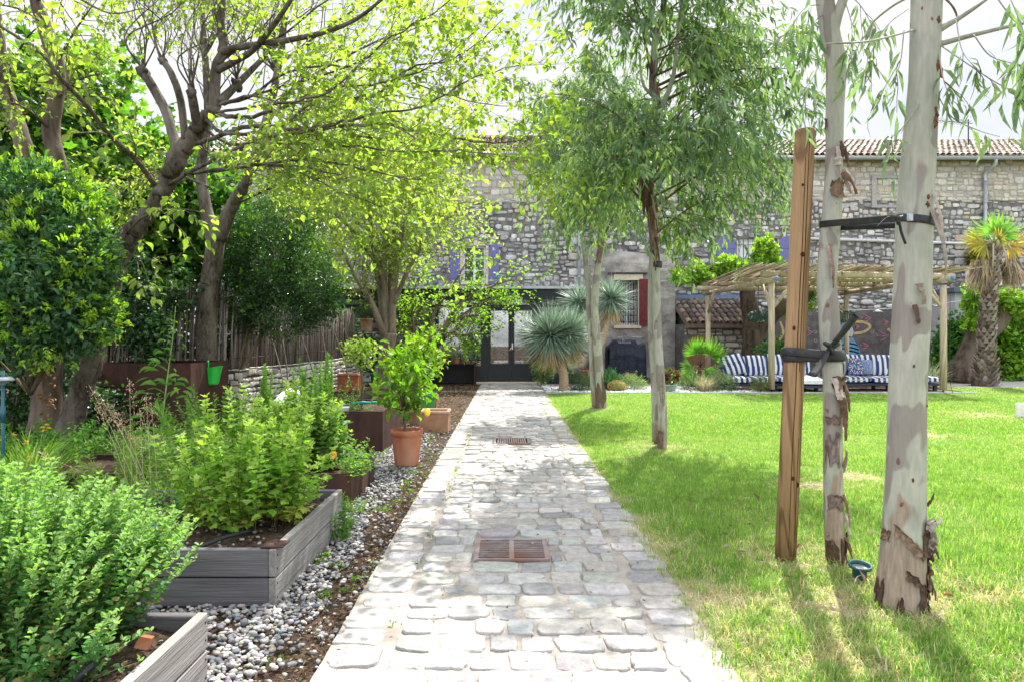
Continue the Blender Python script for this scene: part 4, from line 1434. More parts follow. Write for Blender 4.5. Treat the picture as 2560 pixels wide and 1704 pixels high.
# ------------------------------------------------------------------ left side: planters
def timber_planter(label, x0, x1, y0, y1, z1=.28, soil=.21):
    t = thing('timber_planter', label, 'planter', ((x0 + x1) / 2, y0, 0), 'weathered timber raised beds')
    th = .038
    hz = z1 / 2

    def side(a, b, horizontal):
        mb = MB()
        for k in range(2):
            za, zb = k * hz + (.0 if k == 0 else .0035), (k + 1) * hz - .0035
            if horizontal:
                mb.box(a[0], b[0], a[1], a[1] + th, za, zb, bev=.004)
            else:
                mb.box(a[0], a[0] + th, a[1], b[1], za, zb, bev=.004)
            # nail heads
        mb.build('side_panel', M['grey_timber'] if horizontal else M['grey_timber_y_lit'], t)
    side((x0, y0), (x1 - th - .002, y0), True)
    side((x0, y1 - th), (x1 - th - .002, y1 - th), True)
    side((x1 - th, y0), (x1 - th, y1), False)
    side((x0 - th - .002, y0), (x0 - th - .002, y1), False)
    n_ = MB()
    for yy in (y0 + .02, y1 - .02):
        for zz in (.04, .11, .18, .245):
            n_.tube([(x1 - .001, yy, zz), (x1 + .002, yy, zz)], .005, 6)
    n_.build('nails', M['iron'], t)
    s = MB()
    nx, ny = 24, 22
    gx, gy = np.meshgrid(np.linspace(x0 + .002, x1 - th - .004, nx), np.linspace(y0 + th + .003, y1 - th - .003, ny))
    gz = soil - .02 + .045 * vn(gx, gy, 6) + .02 * vn(gx, gy, 18, 3)
    i, j = np.meshgrid(np.arange(nx - 1), np.arange(ny - 1)); q_ = (j * nx + i).ravel()
    s.add(np.stack([gx, gy, gz], -1).reshape(-1, 3), np.stack([q_, q_ + 1, q_ + nx + 1, q_ + nx], -1), smooth=True)
    n = 500
    P_ = np.stack([rng.uniform(x0 + .05, x1 - .06, n), rng.uniform(y0 + .05, y1 - .06, n), np.full(n, soil + .015)], -1)
    s2 = MB(); pebbles(s2, P_, (.005, .016), [(.1, .07, .05), (.2, .16, .12), (.3, .27, .23), (.06, .045, .035)], ICO1)
    so = s.build('soil', M['soil'], t)
    s2.build('clods', M['pebble'], so)['kind'] = 'stuff'
    return t


timber_planter('grey timber raised bed in the left corner full of oregano', -2.7, -1.12, .9, 2.55)
timber_planter('grey timber raised bed holding the tall feverfew', -2.6, -1.12, 3.30, 4.62)


def corten_box(label, x0, x1, y0, y1, z1, soil, group='rusted steel planters'):
    t = thing('steel_planter', label, 'planter', ((x0 + x1) / 2, y0, 0), group)
    th = .008
    b = MB()
    b.box(x0, x1, y0, y0 + th, 0, z1); b.box(x0, x1, y1 - th, y1, 0, z1)
    b.box(x0, x0 + th, y0 + th, y1 - th, 0, z1); b.box(x1 - th, x1, y0 + th, y1 - th, 0, z1)
    for (xa, xb, ya, yb) in ((x0, x1, y0 + th, y0 + .035), (x0, x1, y1 - .035, y1 - th)):
        b.box(xa + th + .001, xb - th - .001, ya, yb, z1 - .006, z1 - .001)
    b.build('steel_walls', M['corten'], t)
    s = MB()
    nx, ny = 20, 14
    gx, gy = np.meshgrid(np.linspace(x0 + th, x1 - th, nx), np.linspace(y0 + th, y1 - th, ny))
    gz = soil - .02 + .04 * vn(gx, gy, 6)
    i, j = np.meshgrid(np.arange(nx - 1), np.arange(ny - 1)); q_ = (j * nx + i).ravel()
    s.add(np.stack([gx, gy, gz], -1).reshape(-1, 3), np.stack([q_, q_ + 1, q_ + nx + 1, q_ + nx], -1), smooth=True)
    s.build('soil', M['soil'], t)
    return t


corten_box('low long rusted steel planter right behind the feverfew bed', -3.7, -1.21, 5.28, 6.18, .25, .2)
corten_box('rusted steel box planter with the lollipop tree beside the terracotta pot', -2.75, -1.42, 7.76, 9.25, .465, .40)
corten_box('tall wide rusted steel box with the green bucket on its side', -5.75, -4.41, 9.5, 10.78, .94, .88)
corten_box('low rusted steel edging bed at the foot of the stick fence', -4.1, -2.75, 12.9, 16.8, .14, .1)
sheet('soil_bed', -3.2, PX0 - .02, 10.4, 19.2, -.002, M['soil'])

# green bucket hooked over the steel box
t = thing('plastic_bucket', 'bright green plastic half bucket hooked on the tall rusted box', 'bucket', (-4.36, 10.0, .6))
b = MB()
z0, z1, yc = .60, .86, 10.18
k = 12
rings = []
for zz, w, dpt in ((z0, .11, .06), (z0 + .02, .125, .075), (z1 - .05, .165, .115), (z1, .18, .13), (z1 + .0, .172, .122), (z0 + .03, .118, .07)):
    a_ = np.linspace(-PI / 2, PI / 2, k)
    arc = np.stack([-4.405 + dpt * np.cos(a_) ** .5 * 1.0, yc + w * np.sin(a_), np.full(k, zz) + .02 * np.cos(a_) * (zz > .8)], -1)
    rings.append(arc)
v = np.concatenate(rings)
fs = []
for r in range(len(rings) - 1):
    for i in range(k):
        i2 = (i + 1) % k
        fs.append([r * k + i, r * k + i2, (r + 1) * k + i2, (r + 1) * k + i])
b.add(v, np.array(fs), smooth=False)
b.add(rings[0], np.arange(k)[::-1][None]); b.add(rings[-1], np.arange(k)[None])
b.build('bucket_body', M['green_plastic'], t)
b = MB()
b.tube(catmull([(-4.395, yc - .15, z1 - .02), (-4.395, yc - .155, z1 + .06), (-4.40, yc - .14, z1 + .1), (-4.43, yc - .13, z1 + .08)], 4), .009, 6)
b.build('hook', M['green_plastic'], t)

# rusted bench by the conservatory and a rusted cube
t = thing('steel_bench', 'open fronted rusted steel bench beside the conservatory door', 'bench', (-1.5, 18.6, 0))
b = MB()
b.box(-2.1, -.9, 18.62, 19.15, .56, .585); b.box(-2.1, -.9, 18.62, 19.15, .01, .03); b.box(-2.1, -2.075, 18.62, 19.15, .0305, .5595); b.box(-.925, -.9, 18.62, 19.15, .0305, .5595)
b.build('steel_frame', M['corten'], t)
b = MB(); b.box(-2.07, -.93, 19.1, 19.14, .035, .555); b.build('back_panel', M['iron'], t)
corten_box('upright rusted steel cube against the conservatory glass', -3.3, -2.62, 18.2, 18.75, 1.1, 1.0)


def pot(label, cx, cy, z0, r0, r1, hgt, mat, group=None, ribs=0, soil=True, name='flower_pot', rim=.012):
    t = thing(name, label, 'pot', (cx, cy, z0), group)
    pr = [(r0 * .96, z0), (r0, z0 + .01)]
    n = 16 if ribs else 3
    for i in range(1, n):
        q_ = i / n
        pr.append((r0 + (r1 - r0) * q_ + (ribs * (.0028 if i % 2 else -.0008)), z0 + hgt * .82 * q_))
    pr += [(r1 * .985, z0 + hgt * .82), (r1 + rim, z0 + hgt * .85), (r1 + rim * 1.25, z0 + hgt * .93), (r1 + rim, z0 + hgt), (r1 - .006, z0 + hgt), (r1 - .014, z0 + hgt * .86)]
    b = MB(); b.lathe(pr, cx, cy, 32)
    b.build('pot_body', mat, t)
    if soil:
        b = MB(); b.lathe([(0, z0 + hgt * .9), (r1 - .013, z0 + hgt * .87)], cx, cy, 20, cap0=False); b.build('soil', M['soil'], t)
    return t


LX, LY = -1.02, 6.9
pot('tall ribbed terracotta pot with the lemon tree on the gravel', LX, LY, .012, .115, .150, .365, M['terracotta'], ribs=1)
pot('round pale terracotta pot behind the rectangular trough', -1.33, 10.1, .0, .115, .165, .24, M['terracotta_pale'])
pot('dark green pot of the citrus behind the lemon tree', -1.43, 11.6, .0, .17, .22, .36, m_plain('green_pot', (.05, .22, .06), .5))
pot('small green plastic pot under the pale tree by the air conditioner', -3.25, 17.2, .0, .16, .2, .42, m_plain('green_pot_b', (.03, .17, .05), .5))


def trough(label, x0, x1, y0, y1, z0, z1, mat, rim=True):
    t = thing('terracotta_trough', label, 'trough', ((x0 + x1) / 2, y0, z0))
    b = MB()
    th = .022
    b.box(x0 + .015, x1 - .015, y0 + .015, y0 + .015 + th, z0, z1 - .05); b.box(x0 + .015, x1 - .015, y1 - .015 - th, y1 - .015, z0, z1 - .05)
    b.box(x0 + .015, x0 + .015 + th, y0 + .015 + th, y1 - .015 - th, z0, z1 - .05); b.box(x1 - .015 - th, x1 - .015, y0 + .015 + th, y1 - .015 - th, z0, z1 - .05)
    b.build('trough_body', mat, t)
    b = MB()
    for (a0, a1, c0, c1) in ((x0, x1, y0, y0 + .045), (x0, x1, y1 - .045, y1), (x0, x0 + .045, y0 + .0455, y1 - .0455), (x1 - .045, x1, y0 + .0455, y1 - .0455)):
        b.box(a0, a1, c0, c1, z1 - .05, z1, bev=.012)
    b.build('rim', mat, t)
    b = MB(); b.box(x0 + .04, x1 - .04, y0 + .04, y1 - .04, z0, z1 - .05); b.build('soil', M['soil'], t)
    return t


trough('rectangular terracotta trough by the path behind the lemon pot', -1.22, -.80, 9.3, 9.72, .0, .30, M['terracotta_pale'])
trough('square terracotta box at the end of the stick fence', -3.76, -3.28, 15.0, 15.5, .12, .50, M['terracotta'])
trough('small terracotta trough under the citrus leaves', -1.75, -1.3, 12.6, 12.9, .0, .24, M['terracotta'])

# ------------------------------------------------------------------ low wall and stick fence
FL = [A(-11.5, 9.9, 0), A(-6.0, 10.9, 0), A(-4.45, 11.3, 0), A(-4.0, 18.2, 0)]
wl = thing('dry_stone_wall', 'low pale dry stone wall carrying the stick fence', 'wall', (-4.3, 14, 0))
b = MB()
for p, q_ in zip(FL[1:-1], FL[2:]):
    d_ = unit(q_ - p); L = np.linalg.norm(q_ - p); nn = A(d_[1], -d_[0], 0)
    b.prism([p + nn * -.02, q_ + nn * -.02, q_ - nn * .3, p - nn * .3], A(0, 0, .76), (.1, .09, .08))
    stones(b, p, d_, (0, 0, 1), nn, courses(0, L, 0, .78, (.07, .14), (.09, .26), .010, [], .3), (.02, .045), [(.50, .47, .41), (.56, .53, .47), (.44, .40, .34), (.6, .57, .52), (.38, .35, .31)], 12, .014, 4.5, .12, .12, warp=.06)
b.build('stones', M['dry_stone'], wl)
SC = [(.16, .13, .115), (.21, .18, .16), (.12, .10, .09), (.26, .22, .2), (.18, .14, .12)]


def stick_panel(p, q_, z0, zt, label, group='panels of the stick fence', slope=(0, 0)):
    t = thing('stick_fence', label, 'fence', tuple((p + q_) / 2 + A(0, 0, z0)), group)
    d_ = unit(q_ - p); L = np.linalg.norm(q_ - p); nn = A(d_[1], -d_[0], 0)
    b = MB()
    x = 0
    while x < L:
        r = rng.uniform(.009, .017)
        bp = p + d_ * x + nn * rng.uniform(-.025, .025)
        top = zt + (slope[0] * (1 - x / L) + slope[1] * x / L) + rng.normal(0, .05)
        le = rng.normal(0, .03) + .09
        path = [bp + A(0, 0, z0), bp + A(0, 0, (z0 + top) / 2) + d_ * (le * .5 + rng.normal(0, .012)) + nn * rng.normal(0, .01), bp + A(0, 0, top) + d_ * le]
        b.tube(path, [r, r * .95, r * .75], 5, pick(SC, 1, .2)[0])
        x += r * 1.75
    b.build('sticks', M['stick'], t)
    b = MB()
    for zz in (z0 + .18 * (zt - z0), z0 + .55 * (zt - z0), z0 + .9 * (zt - z0)):
        b.tube([p + nn * .03 + A(0, 0, zz), q_ + nn * .03 + A(0, 0, zz)], .005, 5)
    b.build('binding_wire', M['iron'], t)


stick_panel(FL[2] + A(-.12, 0, 0), FL[2] * .5 + FL[3] * .5 + A(-.12, 0, 0), .76, 1.86, 'stick fence panel above the white stone wall, nearer half')
stick_panel(FL[2] * .5 + FL[3] * .5 + A(-.12, .05, 0), FL[3] + A(-.12, 0, 0), .76, 1.98, 'stick fence panel above the white stone wall, far half by the pot')
stick_panel(A(-6.1, 10.9, 0), A(-4.7, 11.35, 0), .0, 2.15, 'tall stick fence panel behind the tall rusted box')
stick_panel(A(-7.6, 10.2, 0), A(-5.65, 10.55, 0), .0, 1.30, 'short stick fence panel between the leaning trunk and the dark trunk')
# canes leaning on the fence as plant supports
for k, (p0, p1) in enumerate((((-3.9, 12.2, .1), (-4.2, 12.6, 1.5)), ((-3.55, 12.9, .1), (-4.1, 13.3, 1.55)), ((-3.6, 13.8, .1), (-3.95, 14.4, 1.6)), ((-3.3, 14.6, .1), (-3.9, 14.9, 1.7)), ((-3.3, 15.6, .1), (-3.8, 15.4, 1.8)), ((-3.75, 11.6, .1), (-4.15, 12.0, 1.3)))):
    b = MB(); b.tube(catmull([p0, (A(*p0) + A(*p1)) / 2 + A(.03, 0, .02), p1], 4), .012, 6, (.24, .2, .17))
    tag(b.build('bamboo_cane', M['stick']), 'thin cane leaning on the stick fence above the white wall', 'cane', 'canes leaning on the stick fence')
b = MB(); b.tube([(-4.02, 13, .42), (-3.6, 16.6, .45)], .014, 6, (.2, .16, .13)); tag(b.build('cane_rail', M['stick']), 'horizontal cane rail tied in front of the white stone wall', 'cane')
# pillar with clipped box ball
t = thing('stone_pillar', 'rough stone pillar with ivy at the end of the fence', 'pillar', (-3.85, 18.6, 0))
b = MB(); b.box(-4.05, -3.6, 18.5, 18.9, 0, 1.45, (.3, .27, .24))
stones(b, (-4.05, 18.5, 0), (1, 0, 0), (0, 0, 1), (0, -1, 0), courses(0, .45, 0, 1.45, (.12, .2), (.15, .3), .02), (.03, .05), [(.46, .42, .36), (.52, .49, .43)], 10, .02, 4)
b.build('shaft', M['dry_stone'], t)
pot('ornate pale terracotta pot on the pillar at the fence end', -3.86, 18.65, 1.46, .13, .17, .36, M['terracotta_pale'])

# ------------------------------------------------------------------ herbs
def herb(name, label, cat, cx, cy, z0, rx, ry, n, hr, spec, tpl, mat, lean=.35, stemcol=(.12, .16, .05), r=.0022, root_pos=None, dome=.5, group=None, part='leaves', size_top=.6):
    t = thing(name, label, cat, (cx, cy, z0), group)
    P = Plant()
    for _ in range(n):
        a_, q_ = rng.uniform(0, 2 * PI), math.sqrt(rng.random())
        ox, oy = math.cos(a_) * q_, math.sin(a_) * q_
        h_ = rng.uniform(*hr) * (1 - dome * q_ ** 2)
        base = A(cx + ox * rx * .62, cy + oy * ry * .62, z0)
        tip = A(cx + ox * rx + rng.normal(0, .03), cy + oy * ry + rng.normal(0, .03), z0 + h_)
        tip[:2] += A(ox, oy) * lean * h_ * .25
        path = catmull([base, base * .5 + tip * .5 + A(0, 0, h_ * .06) + rng.normal(0, .015, 3), tip], 3)
        P.wood.tube(path, np.linspace(r, r * .5, len(path)), 3, cap=False, col=stemcol)
        L = h_
        m = max(3, int(L * spec['nodes']))
        tt = np.linspace(spec.get('t0', .12), 1, m)
        pos = np.stack([np.interp(tt, np.linspace(0, 1, len(path)), path[:, k]) for k in range(3)], -1)
        k_ = spec.get('per', 2)
        az = (np.arange(m) * 1.57 + rng.uniform(0, 6))[:, None] + np.arange(k_)[None] * 2 * PI / k_ + rng.normal(0, .25, (m, k_))
        el = spec.get('el', .35) + rng.normal(0, .25, (m, k_)) + (tt[:, None] ** 3) * .5
        D = np.stack([np.cos(az) * np.cos(el), np.sin(az) * np.cos(el), np.sin(el)], -1).reshape(-1, 3)
        sz = rng.uniform(*spec['L'], m * k_) * np.repeat(np.interp(tt, [0, .5, 1], [spec.get('size_bot', 1.0), 1.0, size_top]), k_)
        pp = np.repeat(pos, k_, 0)
        cols = spec['cols']
        C = pick(cols, m * k_, spec.get('var', .14))
        if 'tip' in spec:
            w = np.repeat(np.clip((tt - .7) / .3, 0, 1), k_)[:, None]
            C = C * (1 - w) + A(*spec['tip']) * w
        if 'low' in spec:
            w = np.repeat(np.clip((.42 - tt) / .3, 0, 1), k_)[:, None] * (rng.random((m * k_, 1)) < .55)
            C = C * (1 - w) + A(*spec['low']) * w
        P.lv.add(pp + D * .004, D, A(0, 0, 1) + rng.normal(0, .25, D.shape), sz, sz * spec['ratio'], C)
    P.finish(t, tpl, M['stem'], M[mat], 'stems', part)
    return t


OREG = dict(nodes=46, per=3, L=(.02, .038), ratio=.78, cols=[(.085, .22, .065), (.11, .26, .075), (.07, .19, .055), (.14, .29, .085), (.10, .24, .07), (.26, .27, .09)], tip=(.22, .35, .11), el=.3)
herb('oregano_bush', 'dense bright oregano bush filling the front raised bed', 'herb bush', -1.89, 2.46, .18, .74, .42, 680, (.5, .70), OREG, T_HERB, 'herb_leaf', .3, (.10, .13, .04), .0018, dome=.42)
herb('oregano_sprig', 'short oregano sprigs at the soil in front of the big oregano', 'herb', -1.6, 2.14, .2, .42, .08, 70, (.10, .3), OREG, T_HERB, 'herb_leaf', .6, dome=.2)
herb('weed_patch', 'low tangled weeds at the left side of the feverfew bed', 'weed', -2.2, 4.1, .2, .36, .42, 90, (.08, .28), dict(OREG, nodes=44, per=2, L=(.02, .045), ratio=.5), T_HERB, 'herb_leaf', .7, dome=.2)
FEV = dict(nodes=32, per=3, L=(.038, .085), ratio=.72, cols=[(.18, .33, .04), (.22, .38, .05), (.15, .28, .035), (.27, .41, .07)], tip=(.32, .43, .09), low=(.48, .44, .09), el=.15, t0=.16)
herb('feverfew_bush', 'tall lobed leaf feverfew with yellowing lower leaves in the timber bed', 'herb bush', -1.50, 3.98, .2, .46, .36, 66, (.36, .86), FEV, T_LOBED, 'herb_leaf', .3, (.13, .09, .05), .0032, dome=.35)
herb('feathery_herb', 'pale feathery herb clump behind the tall feverfew', 'herb bush', -1.72, 5.6, .2, .40, .3, 55, (.5, .75), dict(FEV, L=(.05, .09), cols=[(.11, .22, .04), (.15, .27, .05)], low=(.2, .25, .06)), T_LOBED, 'herb_leaf', .4, (.1, .1, .05), .003)
THY = dict(nodes=44, per=3, L=(.018, .04), ratio=.3, cols=[(.10, .19, .07), (.13, .22, .08), (.16, .25, .07)], tip=(.22, .3, .1), el=.4)
herb('thyme_mat', 'soft grey green herb mat in the low rusted planter', 'herb', -2.75, 5.72, .18, .62, .36, 200, (.25, .42), THY, T_LANCE, 'herb_leaf', .4, dome=.3)
herb('thyme_mat', 'loose feathery greens left of the oregano against the leaning trunk', 'herb', -3.2, 4.5, .0, .7, .5, 170, (.3, .5), dict(THY, cols=[(.12, .23, .05), (.16, .28, .05)]), T_LANCE, 'herb_leaf', .5, dome=.3)
BOR = dict(nodes=26, per=2, L=(.08, .16), ratio=.5, cols=[(.08, .22, .03), (.11, .27, .03), (.06, .17, .03)], el=.25, size_bot=1.3, tip=(.16, .28, .04))
herb('leafy_chard', 'broad glossy green leafy vegetable in the low rusted planter', 'vegetable', -1.66, 5.85, .2, .30, .22, 26, (.35, .6), BOR, T_OVATE, 'shrub_leaf', .5, (.12, .16, .05), .004, size_top=.5)
SPK = dict(nodes=60, per=4, L=(.03, .055), ratio=.4, cols=[(.12, .24, .04), (.15, .28, .05)], el=.5, size_bot=2.4)
for k, (px, py, Y, hh, rr, n, lab) in enumerate(((748, 800, 5.95, .98, .1, 7, 'tall bolting salad spike nearest the small white tub'), (700, 820, 6.1, .9, .1, 6, 'bolting salad spike left of the white tub'), (610, 830, 6.4, .85, .08, 5, 'bolting salad spike nearest the green bucket'))):
    w = W(px, py, Y)
    herb('bolting_salad', lab, 'vegetable', w[0], Y, .2, rr, rr, n, (w[2] - .35, w[2] - .18), SPK, T_OVATE, 'herb_leaf', .1, (.14, .2, .07), .005, dome=.15, group='bolting salad plants', size_top=.45)
herb('trailing_weed', 'trailing pale weed spilling over the edge of the low rusted planter', 'weed', -1.22, 5.55, .2, .18, .36, 34, (.12, .3), dict(nodes=36, per=2, L=(.03, .06), ratio=.5, cols=[(.14, .26, .05), (.18, .3, .08)], el=.1), T_OVATE, 'herb_leaf', .9)
herb('weed_tuft', 'pale green weed tuft at the corner of the low rusted planter in the gravel', 'weed', -1.13, 5.05, .01, .12, .1, 22, (.05, .13), dict(nodes=60, per=3, L=(.015, .03), ratio=.5, cols=[(.15, .27, .06)], el=.3), T_OVATE, 'herb_leaf', .7)
herb('weed_tuft', 'green sprig growing at the edge of the timber bed over the gravel', 'weed', -1.07, 4.35, .01, .07, .12, 14, (.15, .32), dict(nodes=40, per=3, L=(.025, .05), ratio=.5, cols=[(.13, .27, .05)], el=.3), T_LOBED, 'herb_leaf', .5)
herb('young_herbs', 'small mixed seedlings in the rusted box with the lollipop tree', 'herb', -2.1, 8.3, .38, .55, .4, 40, (.05, .16), dict(nodes=70, per=2, L=(.02, .05), ratio=.5, cols=[(.12, .22, .05)], el=.3), T_OVATE, 'herb_leaf', .6)
WILD = dict(nodes=34, per=2, L=(.03, .075), ratio=.42, cols=[(.10, .21, .05), (.14, .26, .06), (.08, .17, .045), (.19, .29, .08)], el=.35)
herb('wild_herbs', 'tall loose wild herbs between the low rusted planter and the tall rusted box', 'herb', -3.1, 7.3, 0, .75, .5, 110, (.35, .8), WILD, T_HERB, 'herb_leaf', .4, dome=.2)
herb('wild_herbs', 'tall loose wild herbs in front of the white stone wall by the tub', 'herb', -2.5, 8.6, 0, .7, .6, 90, (.4, .9), dict(WILD, L=(.03, .06)), T_HERB, 'herb_leaf', .4, dome=.2)
herb('wild_herbs', 'yellow green wild herbs beside the dry grass stalks', 'herb', -2.75, 4.95, 0, .4, .3, 70, (.25, .6), dict(WILD, cols=[(.18, .29, .06), (.22, .33, .08)]), T_HERB, 'herb_leaf', .4, dome=.2)
herb('ground_weeds', 'low nettles and weeds under the dark trunk at left', 'weed', -4.6, 6.6, .0, 1.25, .7, 260, (.2, .5), dict(nodes=30, per=2, L=(.04, .09), ratio=.45, cols=[(.07, .17, .03), (.12, .24, .04), (.05, .13, .03)], el=.3), T_OVATE, 'herb_leaf', .4, dome=.2)
herb('alyssum', 'little white flowered plant beside the feverfew stems', 'flower', -2.05, 3.75, .2, .24, .2, 40, (.08, .2), dict(nodes=50, per=2, L=(.018, .035), ratio=.4, cols=[(.12, .22, .05)], tip=(.6, .62, .5), el=.4), T_OVATE, 'herb_leaf', .6)

# tall dock-like plant in front of the rusted box
t = thing('wild_dock', 'tall single stemmed wild plant with wavy leaves before the rusted box', 'weed', tuple(W(370, 985, 5.4) * A(1, 1, 0)))
P = Plant()
st, rr_ = P.bough([(365, 1090, 5.4), (372, 980, 5.4), (385, 870, 5.42), (397, 780, 5.4), (404, 705, 5.38)], .0075, .002, 6, 6, col=(.2, .3, .09))
for k in range(34):
    q_ = rng.uniform(.05, 1) if k > 12 else k / 13
    i = int(q_ * (len(st) - 1))
    d_ = unit(A(rng.normal(), rng.normal() * .7, .5 - .3 * q_))
    L = (.26 * (1 - q_) + .06) * rng.uniform(.7, 1.1)
    L *= 1.25
    for s_ in range(3):
        P.lv.add(st[i] + d_ * L * .34 * s_ + A(0, 0, -.025 * s_ * s_), d_ + A(0, 0, .25 - .5 * s_), A(0, 0, 1) + rng.normal(0, .35, 3), L * .48, L * (.13 if s_ != 1 else .2), pick([(.09, .20, .04), (.13, .25, .05)], 1))
P.finish(t, T_OVATE, M['stem'], M['herb_leaf'], 'stem', 'leaves')

# dry grass stems with seed heads
t = thing('dry_grass', 'straw coloured dry grass stalks with seed heads leaning left over the herbs', 'grass', tuple(W(340, 1140, 4.6) * A(1, 1, 0)))
P = Plant()
heads = ((205, 885, 4.6), (228, 905, 4.55), (245, 925, 4.62), (262, 940, 4.5), (222, 930, 4.7), (298, 872, 4.6), (336, 905, 4.55), (348, 925, 4.6), (322, 940, 4.65), (280, 960, 4.5), (70, 1040, 4.2), (310, 1000, 4.5))
for (hx, hy, hY) in heads:
    bx = 345 + rng.normal(0, 12) if hx < 270 else hx + rng.normal(6, 10)
    if hx < 100: bx = 300
    p_, r_ = P.bough([(bx, 1150, hY), ((bx * .45 + hx * .55), 1150 * .45 + hy * .55 - 12, hY), (hx, hy, hY)], .0022, .001, 3, 6, col=(.5, .4, .25))
    for s_ in range(70):
        q_ = rng.uniform(.72, 1.0)
        i = int(q_ * (len(p_) - 1))
        o_ = rng.normal(0, .017, 3) * (1.3 - q_) * 3
        P.lv.add(p_[i] + o_, unit(p_[-1] - p_[-2]) + rng.normal(0, .5, 3), rdir(1)[0], rng.uniform(.01, .02), .0045, pick([(.46, .33, .22), (.55, .43, .3), (.36, .24, .17)], 1))
P.finish(t, T_DIAM, M['stem'], M['dry'], 'stalks', 'seed_heads')


def blades(name, label, cat, cx, cy, z0, rad, n, hr, w, cols, mat, lean=(.1, .7), group=None, droop=.35, part='blades', spread=.3):
    t = thing(name, label, cat, (cx, cy, z0), group)
    mb = MB()
    a_ = rng.uniform(0, 2 * PI, n)
    q_ = np.sqrt(rng.random(n)) * spread * rad
    base = np.stack([cx + np.cos(a_) * q_, cy + np.sin(a_) * q_, np.full(n, z0)], -1)
    az = a_ + rng.normal(0, .4, n)
    le = rng.uniform(*lean, n)
    L = rng.uniform(*hr, n)
    hd = np.stack([np.cos(az), np.sin(az), 0 * az], -1)
    s = np.stack([-np.sin(az), np.cos(az), 0 * az], -1)
    vs = []
    for k, f in enumerate((0, .4, .75, 1)):
        ang = le + droop * f * f
        p = base + hd * (np.sin(ang) * L * f)[:, None] + A(0, 0, 1) * (np.cos(ang) * L * f)[:, None]
        ww = w * (1 - f ** 2 * .75)
        vs += [p - s * ww / 2, p + s * ww / 2] if k < 3 else [p]
    v = np.stack(vs, 1)
    f = np.array([[0, 1, 3], [0, 3, 2], [2, 3, 5], [2, 5, 4], [4, 5, 6]])
    mb.add(v.reshape(-1, 3), (np.arange(n)[:, None, None] * 7 + f[None]).reshape(-1, 3), np.repeat(pick(cols, n), 7, 0))
    mb.build(part, M[mat], t)
    return t


blades('tall_grass', 'tuft of long green grass at the foot of the leaning trunk', 'grass', -4.1, 5.9, 0, .35, 260, (.3, .65), .010, [(.13, .25, .04), (.18, .3, .05)], 'herb_leaf')
blades('tall_grass', 'long arching grass below the yellow flowers at far left', 'grass', -3.55, 4.95, 0, .45, 220, (.35, .7), .009, [(.14, .26, .04), (.2, .32, .05)], 'herb_leaf')
blades('tall_grass', 'wispy grass between the two timber beds', 'grass', -2.35, 4.75, 0.1, .4, 170, (.25, .55), .006, [(.15, .25, .06), (.25, .3, .1)], 'herb_leaf', (.2, .9))
blades('grass_stems', 'few long grass stems arching over the low rusted planter edge', 'grass', -1.35, 5.9, .2, .1, 14, (.3, .5), .006, [(.16, .28, .06)], 'herb_leaf', (.4, .9), None, 1.0)

# yellow flowers
t = thing('yellow_flowers', 'small yellow daisies among grass at the left edge', 'flower', tuple(W(60, 1060, 5.2) * A(1, 1, 0)))
P = Plant(); pet = Leaves()
for px, py in ((6, 985), (8, 1005), (30, 998), (62, 1015), (98, 982), (108, 976), (102, 990), (66, 1050), (72, 1058), (60, 1045), (35, 1000), (112, 984), (3, 1012), (58, 1020)):
    Y = rng.uniform(4.9, 5.5)
    p_, _ = P.bough([(px + rng.normal(0, 10), 1120, Y), (px + rng.normal(0, 5), (py + 1120) / 2, Y), (px, py, Y)], .002, .0013, 3, 4, col=(.15, .22, .06))
    for a_ in np.linspace(0, 2 * PI, 11)[:-1]:
        pet.add(p_[-1], A(math.cos(a_), math.sin(a_), .25 + rng.normal(0, .2)), A(0, 0, 1) + rng.normal(0, .1, 3), .019, .009, (.75, .55, .02))
        pet.add(p_[-1] + A(0, 0, .003), A(math.cos(a_ + .3), math.sin(a_ + .3), .6), A(0, 0, 1), .011, .007, (.7, .45, .01))
P.finish(t, T_DIAM, M['stem'], M['petal'], 'flower_stems', 'x')
mb = MB(); pet.into(mb, T_DIAM); mb.build('flower_heads', M['petal'], t)

# odds and ends among the planters
t = thing('garden_light', 'grey disc topped lamp on a teal pole at the left edge', 'garden light', tuple(W(7, 1070, 5.0) * A(1, 1, 0)))
w = W(7, 870, 5.0)
b = MB(); b.tube([(w[0], 5.0, 0), (w[0], 5.0, 1.06)], .012, 10); b.tube([(w[0], 5, .68), (w[0], 5, .8)], .017, 10); b.build('pole', M['teal_dark'] if 'teal_dark' in M else m_plain('dark_teal_tube', (.02, .1, .13), .4), t)
b = MB(); b.lathe([(0.013, w[2] + .012), (.05, w[2] + .012), (.07, w[2] - .005), (.072, w[2] - .014), (.045, w[2] - .016), (.02, w[2] - .04), (.013, w[2] - .045)], w[0], 5.0, 24, cap0=False); b.build('lamp_head', m_plain('grey_plastic', (.26, .28, .33), .4), t)
t = thing('white_tub', 'white plastic tub lying tilted among the herbs', 'tub', (-1.95, 6.9, .1))
b = MB()
w = W(660, 932, 6.75)
tv, tf = ICO3
M_ = Matrix.Translation(tuple(w)) @ Matrix.Rotation(.5, 4, 'Y') @ Matrix.Rotation(-.35, 4, 'X')
b.add(xf(tv * A(.13, .1, .19) * (1 - .15 * (tv[:, 2:] < -.3)), M_), tf, smooth=True); b.build('tub_shell', M['white_paint'], t)
b = MB()
an_ = np.linspace(0, 2 * PI, 24)
b.tube(xf(np.stack([.133 * np.cos(an_), .103 * np.sin(an_), np.full(24, -.02)], -1), M_), .006, 5, cap=False); b.build('rim', M['white_paint'], t)
t = thing('drip_hose', 'black irrigation hose on the soil of the feverfew bed', 'hose', (-1.6, 3.4, .22))
